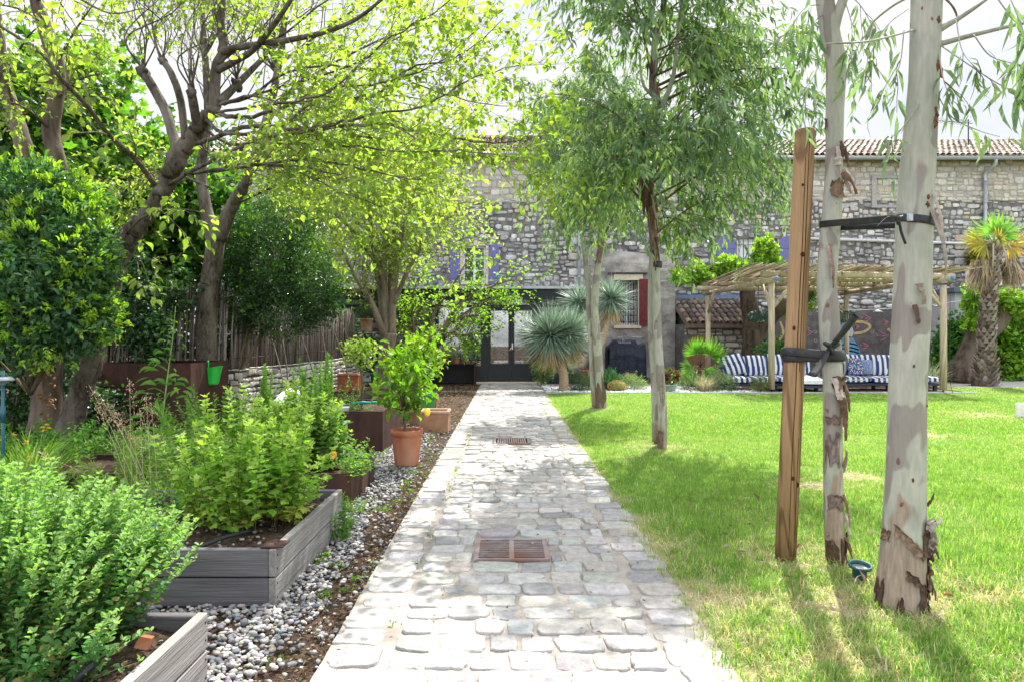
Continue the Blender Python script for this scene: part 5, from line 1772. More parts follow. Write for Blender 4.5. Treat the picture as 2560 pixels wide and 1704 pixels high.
b = MB(); b.tube(catmull([(-2.2, 3.55, .24), (-1.95, 3.42, .245), (-1.62, 3.40, .25), (-1.55, 3.43, .25), (-1.48, 3.55, .26), (-1.40, 3.72, .25)], 6), .011, 8); b.build('tubing', M['pipe'], t)
b = MB(); b.tube([(-1.66, 3.40, .25), (-1.60, 3.40, .25)], .016, 10); b.build('coupling', M['pipe'], t)
w = W(353, 1209, 3.45)
t = thing('tap_connector', 'small blue valve on the drip hose at the oregano tips', 'valve', tuple(w))
b = MB(); b.tube([w + A(-.016, 0, -.006), w + A(.016, 0, .006)], .01, 10); b.build('valve_body', M['violet_blue'] if 'violet_blue' in M else m_plain('blue_plastic', (.01, .06, .6), .4), t)
b = MB(); b.box(w[0] - .012, w[0] + .004, 3.44, 3.46, w[2] + .008, w[2] + .02, bev=.003); b.build('lever', m_plain('blue_plastic_b', (.01, .05, .5), .4), t)
t = thing('drip_hose', 'black hose end lying in the front raised bed', 'hose', (-1.45, 1.8, .22))
b = MB(); b.tube([W(165, 1575, 2.1), W(215, 1525, 2.12)], .012, 8); b.build('tubing', M['pipe'], t)
t = thing('steel_plate', 'small rusty plate on the corner of the feverfew bed', 'plate', (-1.13, 3.34, .283))
b = MB(); b.box(-1.2, -1.09, 3.31, 3.42, .2815, .287, M=None); b.build('plate', M['corten'], t)
b = MB(); b.lathe([(.008, .2875), (.008, .29), (0, .291)], -1.14, 3.36, 10); b.build('screw_head', M['iron'], t)
t = thing('terracotta_shard', 'broken terracotta shard on the soil of the front bed', 'shard', tuple(W(328, 1475, 2.25)))
b = MB(); w = W(328, 1478, 2.25); b.prism([w + A(-.03, 0, -.015), w + A(.02, -.01, -.02), w + A(.03, 0, .015), w + A(-.01, 0, .022)], A(.004, .012, .003)); b.build('shard', M['terracotta'], t)
t = thing('stick_bundle', 'bundle of grey sticks stacked in front of the tall rusted box', 'sticks', (-2.9, 6.5, .2))
b = MB()
w = W(372, 1028, 6.6)
for _ in range(34):
    c_ = w + rng.normal(0, 1, 3) * A(.03, .05, .05); l_ = rng.uniform(.1, .17)
    b.tube([c_ - A(l_, 0, rng.normal(0, .01)), c_ + A(l_, 0, rng.normal(0, .012))], rng.uniform(.005, .009), 5, pick(SC, 1)[0] * 1.2)
b.build('sticks', M['stick'], t)
b = MB(); an_ = np.linspace(0, 2 * PI, 16); b.tube(np.stack([np.full(16, w[0]), w[1] + .12 * np.cos(an_), w[2] + .12 * np.sin(an_)], -1), .004, 5, cap=False); b.build('tie', M['iron'], t)
t = thing('hand_trowel', 'teal handled garden tool lying on the rim of the lollipop tree box', 'tool', (-1.95, 7.9, .47))
b = MB(); b.tube(catmull([(-1.98, 8.6, .47), (-1.88, 8.62, .483), (-1.75, 8.64, .478), (-1.6, 8.66, .482), (-1.52, 8.67, .474)], 4), [.012, .02, .019, .014, .017, .022, .02, .017, .016, .018, .02, .022, .021, .019, .017, .014, .01], 10); b.build('handle', M['teal'], t)
b = MB(); b.tube([(-1.98, 8.6, .47), (-2.2, 8.57, .455)], [.006, .02], 8, flat=(1, .3)); b.build('blade', M['zinc'], t)
t = thing('white_cup', 'white pot standing on the soil of the lollipop tree box', 'pot', (-1.98, 8.0, .4))
b = MB(); b.lathe([(.045, .385), (.05, .39), (.062, .475), (.066, .478), (.066, .486), (.058, .486), (.05, .40)], -1.93, 8.05, 20); b.build('cup', M['white_paint'], t)
b = MB(); b.lathe([(0, .47), (.057, .468)], -1.93, 8.05, 16, cap0=False); b.build('soil', M['soil'], t)
b = MB(); w = W(836, 848, 5.5)
t = thing('orange_peel', 'orange flower head among the leaves of the low rusted planter', 'flower', tuple(W(768, 1045, 5.4)))
P = Plant(); w = W(768, 1045, 5.35)
for a_ in np.linspace(0, 2 * PI, 13)[:-1]: P.lv.add(w, A(math.cos(a_), -.5 + rng.normal(0, .2), math.sin(a_) + .3), A(0, -1, .3), .035, .02, pick([(.75, .28, .05), (.8, .4, .12)], 1))
P.finish(t, T_OVATE, M['stem'], M['petal'], 'x', 'petals')
# clay pots on the steel bench
pot('small terracotta pot with a succulent on the rusted bench', -1.42, 18.85, .588, .07, .095, .16, M['terracotta'])
pot('tiny terracotta bowl at the right end of the rusted bench', -1.1, 18.8, .588, .06, .075, .07, M['terracotta'])
pot('terracotta pot at the left end of the rusted bench', -1.75, 18.85, .588, .08, .1, .13, M['terracotta'])
blades('aloe', 'spiky succulent in the small pot on the rusted bench', 'plant', -1.42, 18.85, .73, .1, 40, (.12, .24), .02, [(.14, .24, .1)], 'yucca_leaf', (.2, 1.2))

# ------------------------------------------------------------------ left side: trees
MUL = dict(L=(.04, .095), ratio=.62, cols=[(.20, .29, .055), (.24, .33, .065), (.28, .36, .08), (.16, .25, .05)], per_m=16, droop=.35, fwd=.5, spread=.75, tilt=.55, petiole=.02, var=.2)
B0 = (1, 1, 1)
t = thing('mulberry_tree', 'leaning old mulberry with knobbly fork and long arching leafy boughs over the path', 'tree', tuple(W(140, 1035, 8.0) * A(1, 1, 0)))
P = Plant()
P.bough([(125, 1075, 8.0), (150, 990, 8.0), (192, 890, 8.0), (238, 730, 7.95), (262, 630, 7.85), (285, 560, 7.8), (318, 520, 7.75), (372, 440, 7.65), (405, 370, 7.55), (440, 318, 7.5), (480, 262, 7.45)], [.145, .13, .124, .115, .11, .13, .095, .092, .105, .09, .07], None, 16, 9, .07, jit=.008)
lim = []
for pts, r0, r1 in (
    ([(408, 350, 7.5), (398, 310, 7.55), (380, 254, 7.6), (349, 197, 7.6), (330, 166, 7.6)], .056, .045),
    ([(426, 320, 7.45), (415, 229, 7.4), (394, 169, 7.4), (373, 138, 7.4)], .04, .033),
    ([(455, 300, 7.4), (446, 245, 7.2), (440, 211, 7.1)], .05, .045),
    ([(478, 275, 7.45), (492, 240, 7.4), (497, 158, 7.4), (514, 116, 7.4), (508, 60, 7.4), (511, 0, 7.4), (515, -90, 7.4)], .062, .034),
    ([(500, 162, 7.38), (540, 142, 7.2), (581, 116, 7.0), (625, 65, 6.8), (669, 0, 6.6), (720, -80, 6.4)], .042, .015),
    ([(512, 118, 7.3), (560, 108, 7.1), (669, 92, 6.8), (760, 70, 6.5), (828, 39, 6.3), (900, -20, 6.2)], .04, .012),
    ([(505, 235, 7.4), (545, 195, 7.6), (590, 150, 7.8), (640, 100, 8.0)], .05, .022),
):
    lim.append(P.bough(pts, r0, r1, 10, 6, .05))
# knobs where the tree was pollarded
for px, py, Y, r in ((330, 166, 7.6, .072), (373, 140, 7.4, .046), (440, 211, 7.1, .055), (545, 195, 7.6, .06), (492, 255, 7.4, .075), (405, 372, 7.5, .105), (288, 555, 7.75, .13), (372, 440, 7.6, .098)):
    tv, tf = ICO2
    P.wood.add(W(px, py, Y) + tv * r * (1 + .22 * rng.standard_normal((len(tv), 1))), tf, smooth=True)
# thin shoots from the knobs, almost bare against the sky
SKYSPEC = dict(MUL, per_m=3.2, L=(.035, .075))
for px, py, Y in ((330, 160, 7.6), (373, 135, 7.4), (440, 205, 7.1), (545, 190, 7.6), (510, 90, 7.4), (630, 155, 7.9)):
    for _ in range(8):
        pts = [(px + rng.normal(0, 3), py, Y), (px + rng.normal(-4, 22), py - 75, Y + rng.normal(0, .1)), (px + rng.normal(-8, 46), py - 150, Y + rng.normal(0, .3)), (px + rng.normal(-12, 75), py - rng.uniform(200, 330), Y + rng.normal(0, .5))]
        p_, r_ = P.bough(pts, rng.uniform(.006, .014), .002, 5, 5)
        P.sprout(p_, r_, 6, (.25, .7), SKYSPEC, (.25, 1), .7, .3, .0, .8, 1, 2)
# arching boughs towards the path
arch = [
    ([(380, 430, 7.6), (486, 363, 7.2), (599, 317, 6.9), (704, 308, 6.6), (828, 285, 6.3), (960, 240, 6.1), (1100, 190, 5.9), (1215, 130, 5.8)], .035),
    ([(455, 330, 7.4), (560, 300, 7.1), (700, 297, 6.8), (860, 300, 6.6), (1010, 312, 6.4), (1150, 330, 6.3), (1262, 340, 6.2)], .04),
    ([(480, 264, 7.45), (540, 275, 7.35), (600, 262, 7.2), (720, 245, 7.0), (850, 225, 6.8), (960, 190, 6.6), (1060, 130, 6.4), (1160, 40, 6.3)], .04),
    ([(470, 275, 7.45), (550, 300, 7.2), (650, 278, 7.0), (760, 235, 6.7), (880, 190, 6.4), (1000, 150, 6.2), (1120, 70, 6.1)], .032),
    ([(440, 400, 7.5), (560, 370, 7.0), (700, 372, 6.6), (830, 400, 6.3), (930, 420, 6.1), (1010, 430, 6.0)], .026),
    ([(400, 400, 7.55), (520, 390, 7.1), (640, 392, 6.8), (760, 410, 6.6), (860, 440, 6.4)], .022),
    ([(492, 245, 7.42), (545, 228, 7.35), (640, 200, 7.2), (800, 140, 7.0), (950, 80, 6.9), (1080, 20, 6.8)], .03),
    ([(462, 292, 7.45), (520, 330, 7.2), (620, 326, 6.9), (780, 345, 6.5), (930, 350, 6.3), (1080, 352, 6.1), (1200, 358, 6.0)], .028),
    ([(492, 240, 7.42), (570, 232, 7.3), (680, 180, 7.2), (860, 190, 6.9), (1040, 215, 6.6), (1180, 250, 6.5)], .026),
    ([(502, 150, 7.38), (560, 130, 7.2), (640, 60, 7.0), (760, 0, 6.8), (900, -60, 6.6)], .03),
    ([(446, 312, 7.45), (520, 352, 7.1), (660, 390, 6.7), (790, 440, 6.3), (870, 465, 6.1), (930, 490, 6.0)], .018),
    ([(486, 258, 7.42), (600, 245, 7.0), (760, 200, 6.6), (900, 110, 6.2), (1010, 30, 5.9), (1090, -40, 5.7)], .024),
]
for pts, r0 in arch:
    pts = [pts[0]] + [(a_ + rng.normal(0, 10), b_ + rng.normal(0, 11), c_ + rng.normal(0, .12)) for a_, b_, c_ in pts[1:]]
    p_, r_ = P.bough(pts, r0 * .66, .003, 7, 6, .03, jit=.007)
    P.sprout(p_, r_, 25, (.35, .9), MUL, (.2, 1), .7, .22, .02, .8, 1, 2, .5)
    P.sprout(p_, r_, 5, (.15, .4), dict(MUL, L=(.07, .115)), (.55, 1), .6, .05, .2, .9, 0)
# the long thin branch rising to the left
p_, r_ = P.bough([(358, 428, 7.6), (317, 373, 7.3), (247, 306, 6.9), (197, 240, 6.6), (141, 183, 6.3), (95, 123, 6.1), (0, 60, 5.9)], .032, .012, 7, 6)
P.sprout(p_, r_, 12, (.2, .6), dict(MUL, per_m=12, L=(.07, .12)), (.15, 1), .7, .2, .15, .6, 1, 2)
for pts in ([(290, 540, 7.7), (330, 500, 7.2), (400, 480, 6.9), (470, 490, 6.7)], [(250, 640, 7.9), (310, 600, 7.4), (380, 600, 7.2)]):
    p_, r_ = P.bough(pts, .014, .003, 6, 5)
    P.sprout(p_, r_, 9, (.2, .5), dict(MUL, L=(.07, .12)), (.2, 1), .7, .0, .3, .7, 0)

P.finish(t, T_OVATE, M['bark'], M['mul_leaf'], twig_mat=M['bark_pale'])

# second tree, straight trunk behind the rusted box
t = thing('mulberry_tree', 'straight trunked tree forking above the tall rusted box', 'tree', tuple(W(476, 900, 11.2) * A(1, 1, 0)))
P = Plant()
P.bough([(474, 935, 11.2), (476, 830, 11.2), (476, 720, 11.2), (487, 620, 11.15), (500, 535, 11.1)], [.19, .165, .155, .15, .145], None, 14, 8, .06)
P.bough([(492, 560, 11.1), (472, 470, 11.1), (463, 390, 11.1), (478, 270, 11.1), (472, 130, 11.1), (462, -30, 11)], [.12, .095, .08, .065, .05, .03], None, 10, 6, .05)
P.bough([(502, 550, 11.1), (532, 480, 11.0), (575, 400, 10.9), (612, 285, 10.8), (632, 200, 10.7), (650, 90, 10.6), (662, -60, 10.5)], [.13, .105, .09, .075, .06, .05, .03], None, 10, 6, .05)
FAR = dict(MUL, L=(.05, .10), per_m=15, cols=[(.20, .29, .055), (.25, .33, .07), (.29, .36, .09)])
for px, py, Y in ((632, 165, 10.7), (472, 130, 11.1), (478, 260, 11.1)):
    for _ in range(9):
        p_, r_ = P.bough([(px, py, Y), (px + rng.normal(0, 30), py - 60, Y), (px + rng.normal(0, 70), py - rng.uniform(110, 240), Y + rng.normal(0, .5))], rng.uniform(.012, .022), .004, 5, 5)
        P.sprout(p_, r_, 4, (.3, .8), dict(SKYSPEC, per_m=2.5), (.3, 1), .7, .3, 0, .8, 1, 2)
for pts in ([(540, 470, 11), (660, 420, 10.5), (780, 410, 10), (880, 430, 9.8)], [(575, 400, 10.9), (700, 350, 10.3), (850, 350, 9.8), (1000, 400, 9.5)], [(600, 310, 10.8), (750, 250, 10.2), (900, 220, 9.8), (1050, 250, 9.5)],
            [(620, 240, 10.7), (760, 150, 10.2), (900, 80, 9.8), (1040, 20, 9.6)], [(600, 330, 10.8), (760, 310, 10), (930, 330, 9.5), (1080, 370, 9.2)], [(640, 150, 10.7), (760, 60, 10.4), (880, -20, 10.2)], [(480, 430, 11.1), (400, 400, 10.8), (330, 400, 10.6), (280, 440, 10.4)]):
    p_, r_ = P.bough(pts, .026, .004, 6, 6, .03)
    P.sprout(p_, r_, 30, (.5, 1.1), FAR, (.15, 1), .8, .1, .08, .7, 1, 3, .5)
FILL = dict(L=(.05, .09), ratio=.6, cols=FAR['cols'], k=6, cl=.12, spread=.9, tilt=.6, var=.2)
for px, py, Y, rx, ry, rz, n in ((680, 400, 10.3, .9, .8, .5, 110), (820, 330, 10, 1.0, .8, .5, 110), (940, 260, 9.8, .9, .7, .5, 80), (760, 230, 10.2, .9, .8, .5, 70)):
    P.cluster(W(px, py, Y), (rx, ry, rz), n, FILL, .4, .1, .1)
P.finish(t, T_DIAM, M['bark'], M['mul_leaf'])

# dark double stemmed tree on the far left
t = thing('dark_tree', 'dark double stemmed tree with peeling foot at the far left', 'tree', tuple(W(108, 990, 8.7) * A(1, 1, 0)))
P = Plant()
P.bough([(100, 1010, 8.7), (108, 930, 8.7), (112, 820, 8.7), (118, 640, 8.7), (125, 500, 8.7)], [.2, .175, .165, .16, .15], None, 12, 6, .06)
P.bough([(122, 560, 8.7), (90, 460, 8.6), (68, 395, 8.6), (52, 330, 8.6), (34, 262, 8.6), (10, 190, 8.6), (0, 100, 8.6), (-20, -60, 8.6)], [.13, .105, .095, .1, .085, .075, .06, .05], None, 10, 6, .05)
l2 = P.bough([(122, 560, 8.7), (134, 480, 8.6), (143, 430, 8.55), (134, 375, 8.5), (117, 305, 8.5), (127, 229, 8.5), (130, 145, 8.5), (100, 55, 8.5), (80, -10, 8.5), (70, -90, 8.5)], [.14, .12, .115, .095, .105, .095, .1, .09, .07, .05], None, 10, 6, .06)
for pts in ([(130, 145, 8.5), (180, 60, 8.2), (230, -10, 8)], [(100, 55, 8.5), (40, 20, 8.0), (-20, 10, 7.6)], [(117, 300, 8.5), (60, 250, 8), (0, 230, 7.6)], [(34, 262, 8.6), (20, 180, 8.2), (60, 90, 7.9), (120, 40, 7.6)], [(127, 229, 8.5), (190, 180, 8.2), (250, 170, 7.9)], [(80, 0, 8.5), (160, -10, 8.0), (250, 30, 7.6), (330, 20, 7.3)]):
    p_, r_ = P.bough(pts, .022, .004, 6, 6)
    P.sprout(p_, r_, 14, (.3, .8), dict(MUL, per_m=13), (.2, 1), .8, .1, .2, .6, 1, 2)
for _ in range(60):   # peeling bark curls on the foot
    px, py = rng.uniform(92, 128), rng.uniform(810, 960)
    c_ = W(px, py, 8.7 - .17)
    P.lv.add(c_, A(rng.normal(), -1.2, rng.normal() - .3), rdir(1)[0], rng.uniform(.03, .08), .03, (.2, .1, .06))
P.finish(t, T_OVATE, M['bark_dark'], M['mul_leaf'])

# big leaved fig behind
FIG = dict(L=(.13, .24), ratio=.95, cols=[(.07, .175, .025), (.10, .22, .03), (.15, .28, .04), (.04, .11, .025)], k=5, cl=.16, spread=.7, tilt=.5, var=.2)
t = thing('fig_tree', 'bright green large leaved fig tree standing behind the stick fence', 'tree', tuple(W(250, 900, 12.6) * A(1, 1, 0)))
P = Plant()
for pts in ([(250, 935, 12.6), (235, 700, 12.6), (200, 500, 12.4), (150, 300, 12.3)], [(250, 800, 12.6), (300, 600, 12.4), (360, 420, 12.2), (380, 320, 12.2)], [(240, 700, 12.6), (120, 560, 12.4), (30, 400, 12.2)]):
    P.bough(pts, .09, .03, 8, 6, .04)
for px, py, Y, rx, ry, rz, n in ((150, 330, 12.4, 1.4, 1.2, 1.5, 260), (60, 280, 12.4, 1.4, 1.2, 1.3, 200), (330, 420, 12.2, 1.05, 1.0, 1.0, 200), (220, 520, 12.2, 1.3, 1.0, 1.1, 210), (400, 470, 12.2, .9, .9, .8, 120), (480, 520, 12.6, .8, .7, .8, 90), (200, 200, 12.6, .9, .9, .9, 90), (-60, 450, 12, 1.4, 1.2, 2, 160), (300, 640, 12.2, 1.1, .8, .8, 130), (180, 660, 12.2, 1.1, .8, .9, 130), (420, 600, 12.4, .8, .7, .7, 100)):
    P.cluster(W(px, py, Y), (rx, ry, rz), n, FIG, .6, .25, .25)

P.finish(t, T_LOBED, M['twig'], M['fig_leaf'])

# laurel on the left edge: dark old leaves, yellow young shoots
LAU = dict(L=(.055, .10), ratio=.44, cols=[(.045, .115, .055), (.06, .14, .065), (.08, .17, .07), (.10, .20, .07)], k=9, cl=.05, spread=.8, tilt=.6, var=.22)
YNG = dict(L=(.04, .07), ratio=.36, cols=[(.26, .40, .04), (.31, .44, .05), (.2, .34, .04)], k=12, cl=.02, spread=.45, tilt=.5)
t = thing('laurel_bush', 'large glossy laurel with yellow green shoots at the left edge', 'bush', tuple(W(90, 930, 7.2) * A(1, 1, 0)))
P = Plant()
for _ in range(12):
    w = W(rng.uniform(-60, 200), rng.uniform(440, 800), rng.uniform(6.9, 7.6)); c_ = W(70, 905, 7.3)
    P.bough([c_, c_ * .5 + w * .5 + rng.normal(0, .06, 3), w], .025, .006, 6, 5, world=True)
for px, py, Y, rx, ry, rz, n, ny in ((20, 560, 7.2, .62, .5, .62, 330, 110), (110, 640, 7.0, .62, .45, .68, 400, 130), (190, 600, 7.1, .36, .35, .52, 190, 80), (60, 450, 7.2, .62, .4, .34, 210, 100), (150, 740, 7.1, .48, .35, .34, 190, 50), (20, 720, 7.0, .6, .4, .5, 250, 50), (-80, 620, 7.2, .7, .5, .9, 200, 60), (220, 730, 7.2, .24, .25, .26, 60, 30), (160, 470, 7.3, .36, .3, .3, 90, 60)):
    P.cluster(W(px, py, Y), (rx, ry, rz), n, LAU, .5, .45, .15)
    P.cluster(W(px, py, Y - .03), (rx * 1.12, ry * 1.12, rz * 1.12), ny, YNG, .8, .8, .45)

P.finish(t, T_OVATE, M['twig'], M['shrub_leaf'], 'stems', 'foliage')

# ivy on the ground and on the fence, hedge behind it all
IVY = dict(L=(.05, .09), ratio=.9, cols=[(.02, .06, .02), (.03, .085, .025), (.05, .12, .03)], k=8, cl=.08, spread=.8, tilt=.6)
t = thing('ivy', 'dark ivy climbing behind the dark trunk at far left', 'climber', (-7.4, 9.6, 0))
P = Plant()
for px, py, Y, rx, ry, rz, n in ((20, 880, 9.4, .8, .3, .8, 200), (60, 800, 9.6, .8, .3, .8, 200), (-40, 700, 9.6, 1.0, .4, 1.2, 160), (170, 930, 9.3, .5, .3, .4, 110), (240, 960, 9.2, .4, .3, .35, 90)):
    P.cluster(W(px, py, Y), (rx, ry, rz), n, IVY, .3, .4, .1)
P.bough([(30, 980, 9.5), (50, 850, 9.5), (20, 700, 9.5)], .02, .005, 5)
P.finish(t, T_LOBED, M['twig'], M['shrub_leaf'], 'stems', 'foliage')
t = thing('ivy', 'dark ivy hanging on the tall stick fence beside the leaning trunk', 'climber', (-5.6, 10.6, 0))
P = Plant()
for px, py, Y, rx, ry, rz, n in ((310, 700, 10.5, .42, .15, .6, 130), (350, 780, 10.4, .3, .15, .4, 90), (300, 620, 10.6, .35, .2, .4, 70), (400, 660, 10.9, .3, .15, .4, 40)):
    P.cluster(W(px, py, Y), (rx, ry, rz), n, IVY, .3, .4, .1)
P.bough([(320, 900, 10.5), (315, 760, 10.5), (330, 640, 10.5)], .015, .005, 5)
P.finish(t, T_LOBED, M['twig'], M['shrub_leaf'], 'stems', 'foliage')
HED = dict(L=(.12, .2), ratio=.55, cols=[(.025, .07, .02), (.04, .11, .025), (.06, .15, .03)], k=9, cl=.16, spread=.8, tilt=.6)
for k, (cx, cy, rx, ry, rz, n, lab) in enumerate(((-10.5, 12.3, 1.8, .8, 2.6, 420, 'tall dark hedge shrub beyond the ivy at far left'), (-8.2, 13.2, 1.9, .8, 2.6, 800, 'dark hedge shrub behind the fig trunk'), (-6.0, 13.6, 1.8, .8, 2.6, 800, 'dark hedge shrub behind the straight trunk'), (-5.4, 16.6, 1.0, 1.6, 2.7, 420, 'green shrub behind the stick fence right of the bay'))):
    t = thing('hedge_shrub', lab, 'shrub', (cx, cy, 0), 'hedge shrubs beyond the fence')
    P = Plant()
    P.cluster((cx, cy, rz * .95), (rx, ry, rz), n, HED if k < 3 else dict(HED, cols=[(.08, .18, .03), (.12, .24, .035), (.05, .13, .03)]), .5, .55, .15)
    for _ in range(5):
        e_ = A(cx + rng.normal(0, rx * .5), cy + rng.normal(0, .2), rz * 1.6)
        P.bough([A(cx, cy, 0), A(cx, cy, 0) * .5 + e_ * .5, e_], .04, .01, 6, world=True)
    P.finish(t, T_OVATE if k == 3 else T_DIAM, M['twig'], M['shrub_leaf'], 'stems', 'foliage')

# dark bay bush
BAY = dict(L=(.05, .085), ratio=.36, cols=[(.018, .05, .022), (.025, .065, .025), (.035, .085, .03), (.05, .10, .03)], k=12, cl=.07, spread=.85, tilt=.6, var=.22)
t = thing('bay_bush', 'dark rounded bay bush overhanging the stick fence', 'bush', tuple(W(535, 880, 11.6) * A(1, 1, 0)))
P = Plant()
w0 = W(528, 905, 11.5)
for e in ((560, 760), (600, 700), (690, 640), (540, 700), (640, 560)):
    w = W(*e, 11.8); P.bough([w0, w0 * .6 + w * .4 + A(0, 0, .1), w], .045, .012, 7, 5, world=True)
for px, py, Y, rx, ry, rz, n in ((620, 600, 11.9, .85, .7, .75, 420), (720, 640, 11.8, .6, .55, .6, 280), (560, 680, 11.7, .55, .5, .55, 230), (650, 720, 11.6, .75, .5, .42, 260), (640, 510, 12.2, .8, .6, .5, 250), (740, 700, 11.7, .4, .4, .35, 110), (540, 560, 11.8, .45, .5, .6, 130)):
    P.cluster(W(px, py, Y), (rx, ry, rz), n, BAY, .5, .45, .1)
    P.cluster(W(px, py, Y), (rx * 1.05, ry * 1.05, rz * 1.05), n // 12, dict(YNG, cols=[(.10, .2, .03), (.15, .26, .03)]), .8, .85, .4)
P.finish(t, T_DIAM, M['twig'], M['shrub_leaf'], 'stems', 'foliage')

# pale multi stemmed tree by the house
t = thing('acacia_tree', 'pale multi stemmed tree with fresh yellow green crown near the conservatory', 'tree', tuple(W(886, 890, 16.4) * A(1, 1, 0)))
P = Plant()
P.bough([(884, 905, 16.4), (887, 850, 16.4), (890, 800, 16.4), (895, 765, 16.4)], [.23, .18, .18, .22], None, 12, 6, .04)
st = []
for pts, r0 in (([(888, 785, 16.4), (865, 720, 16.2), (845, 680, 16), (820, 640, 15.8), (780, 560, 15.6)], .1), ([(893, 775, 16.4), (885, 690, 16.4), (884, 600, 16.4), (893, 480, 16.4), (900, 350, 16.4)], .12), ([(900, 775, 16.4), (905, 680, 16.3), (920, 560, 16.2), (950, 460, 16.1), (985, 350, 16)], .11),
                ([(896, 770, 16.5), (900, 650, 16.7), (905, 540, 16.8), (930, 420, 16.8), (930, 300, 16.8)], .11), ([(890, 780, 16.4), (873, 660, 16.5), (856, 540, 16.6), (840, 430, 16.7), (820, 330, 16.8)], .1), ([(905, 700, 16.3), (950, 600, 16), (1010, 520, 15.8), (1060, 480, 15.7)], .06), ([(880, 620, 16.4), (800, 520, 16.2), (730, 460, 16), (690, 440, 15.9)], .06)):
    st.append(P.bough(pts, r0, .02, 9, 6, .04))
ACA = dict(L=(.06, .10), ratio=.55, cols=[(.23, .32, .06), (.28, .36, .08), (.31, .38, .10), (.17, .26, .05)], per_m=11, droop=.25, fwd=.4, spread=.9, tilt=.7)
for p_, r_ in st:
    P.sprout(p_, r_, 26, (.5, 1.3), ACA, (.35, 1), .9, .1, .15, .5, 2, 3, .4)
for px, py, Y, rx, ry, rz, n in ((880, 420, 16.4, 1.5, 1.2, 1.0, 260), (980, 480, 16.2, 1.0, .9, .8, 150), (800, 540, 16, 1.1, .9, .8, 160), (930, 590, 16.2, .9, .8, .6, 110), (720, 480, 16, .9, .8, .7, 100), (1010, 400, 16.2, .7, .7, .6, 70), (860, 330, 16.6, 1.2, .9, .6, 110)):
    P.cluster(W(px, py, Y), (rx, ry, rz), n, dict(FILL, L=(.07, .12), cols=ACA['cols'], cl=.16), .4, .1, .1)
P.finish(t, T_DIAM, M['bark_pale'], M['mul_leaf'], twig_mat=M['bark_pale'])

# quince tree in front of the glass
t = thing('quince_tree', 'small leaning fruit tree in full leaf before the conservatory', 'tree', tuple(W(928, 888, 17.6) * A(1, 1, 0)))
P = Plant()
st = [P.bough([(926, 893, 17.6), (945, 840, 17.6), (988, 778, 17.5), (1016, 758, 17.5), (1052, 733, 17.4), (1100, 724, 17.3)], [.09, .085, .08, .07, .05, .03], None, 10, 6, .05)]
for pts, r0 in (([(988, 778, 17.5), (1000, 720, 17.4), (1040, 660, 17.3), (1075, 600, 17.2), (1100, 560, 17.2)], .045), ([(1016, 758, 17.5), (1070, 690, 17.3), (1130, 660, 17.2), (1180, 645, 17.2), (1205, 665, 17.1)], .045), ([(965, 810, 17.5), (950, 740, 17.4), (955, 660, 17.3), (990, 600, 17.3)], .04), ([(1052, 733, 17.4), (1100, 700, 17.1), (1150, 680, 17)], .03), ([(975, 790, 17.5), (930, 750, 17.6), (920, 690, 17.6)], .03), ([(1000, 765, 17.4), (1050, 770, 17), (1110, 765, 16.9)], .03)):
    st.append(P.bough(pts, r0, .01, 8, 6, .04))
QUI = dict(L=(.06, .10), ratio=.62, cols=[(.16, .32, .035), (.2, .36, .04), (.26, .40, .05), (.11, .24, .03)], per_m=15, droop=.0, fwd=.4, spread=.8, tilt=.6)
for p_, r_ in st:
    P.sprout(p_, r_, 20, (.3, .75), QUI, (.25, 1), .8, .3, .0, .6, 1, 3, .45)

P.finish(t, T_OVATE, M['bark_pale'], M['mul_leaf'])


def citrus(name, label, cx, cy, z0, zc, rad, rz, n, spec, fruit=()):
    t = thing(name, label, 'tree', (cx, cy, z0))
    P = Plant()
    P.bough([A(cx, cy, z0), A(cx + .01, cy, z0 + (zc - rz - z0) * .5), A(cx - .01, cy, zc - rz * .75)], .016, .012, 8, 5, world=True)
    for _ in range(16):
        e_ = A(cx, cy, zc) + rdir(1)[0] * A(rad, rad, rz) * .8
        b0 = A(cx - .01, cy, zc - rz * .8)
        p_, r_ = P.bough([b0, b0 * .5 + e_ * .5 + A(0, 0, -.03), e_], .008, .003, 5, 4, world=True)
        P.sprout(p_, r_, 4, (rad * .25, rad * .6), spec, (.3, 1), .8, .2, .15, .6, 0)
    P.cluster((cx, cy, zc), (rad, rad, rz), n, spec, .6, .3, .2)
    P.finish(t, T_OVATE, M['twig'], M['citrus_leaf'])
    for (fx, fy, fz) in fruit:
        b = MB()
        pr = [(.001, -.044), (.009, -.041), (.02, -.034), (.029, -.018), (.032, 0), (.029, .02), (.019, .034), (.008, .039), (.003, .042)]
        b.lathe([(r, fz + z_) for r, z_ in pr], fx, fy, 18)
        b.build('lemon', M['lemon'], t)
    return t


M['citrus_leaf'] = m_leaf('citrus_leaf', .42, (1.6, 1.8, .4), .45, .35)
CIT = dict(L=(.07, .115), ratio=.5, cols=[(.11, .24, .02), (.15, .29, .025), (.20, .33, .03), (.07, .17, .02)], k=5, cl=.04, spread=.8, tilt=.6, per_m=28, droop=.2)
w = W(983, 947, 6.72)
citrus('lemon_tree', 'small lemon tree with one ripe lemon in the ribbed terracotta pot', LX - .03, LY, .33, .86, .33, .36, 62, CIT, [(w[0], w[1], w[2])])
citrus('citrus_tree', 'bushy potted citrus behind the lemon tree', -1.43, 11.6, .3, 1.02, .42, .45, 80, dict(CIT, cols=[(.13, .25, .02), (.18, .31, .03), (.22, .34, .04)]))
citrus('lollipop_tree', 'thin stemmed lollipop tree with pale blossom in the rusted box', -1.85, 8.65, .38, 1.10, .25, .17, 60, dict(CIT, L=(.05, .08), cols=[(.15, .26, .03), (.2, .3, .06), (.3, .34, .14)]))
t = thing('box_ball', 'clipped dark green box ball in the pot on the pillar', 'shrub', (-3.86, 18.65, 1.8))
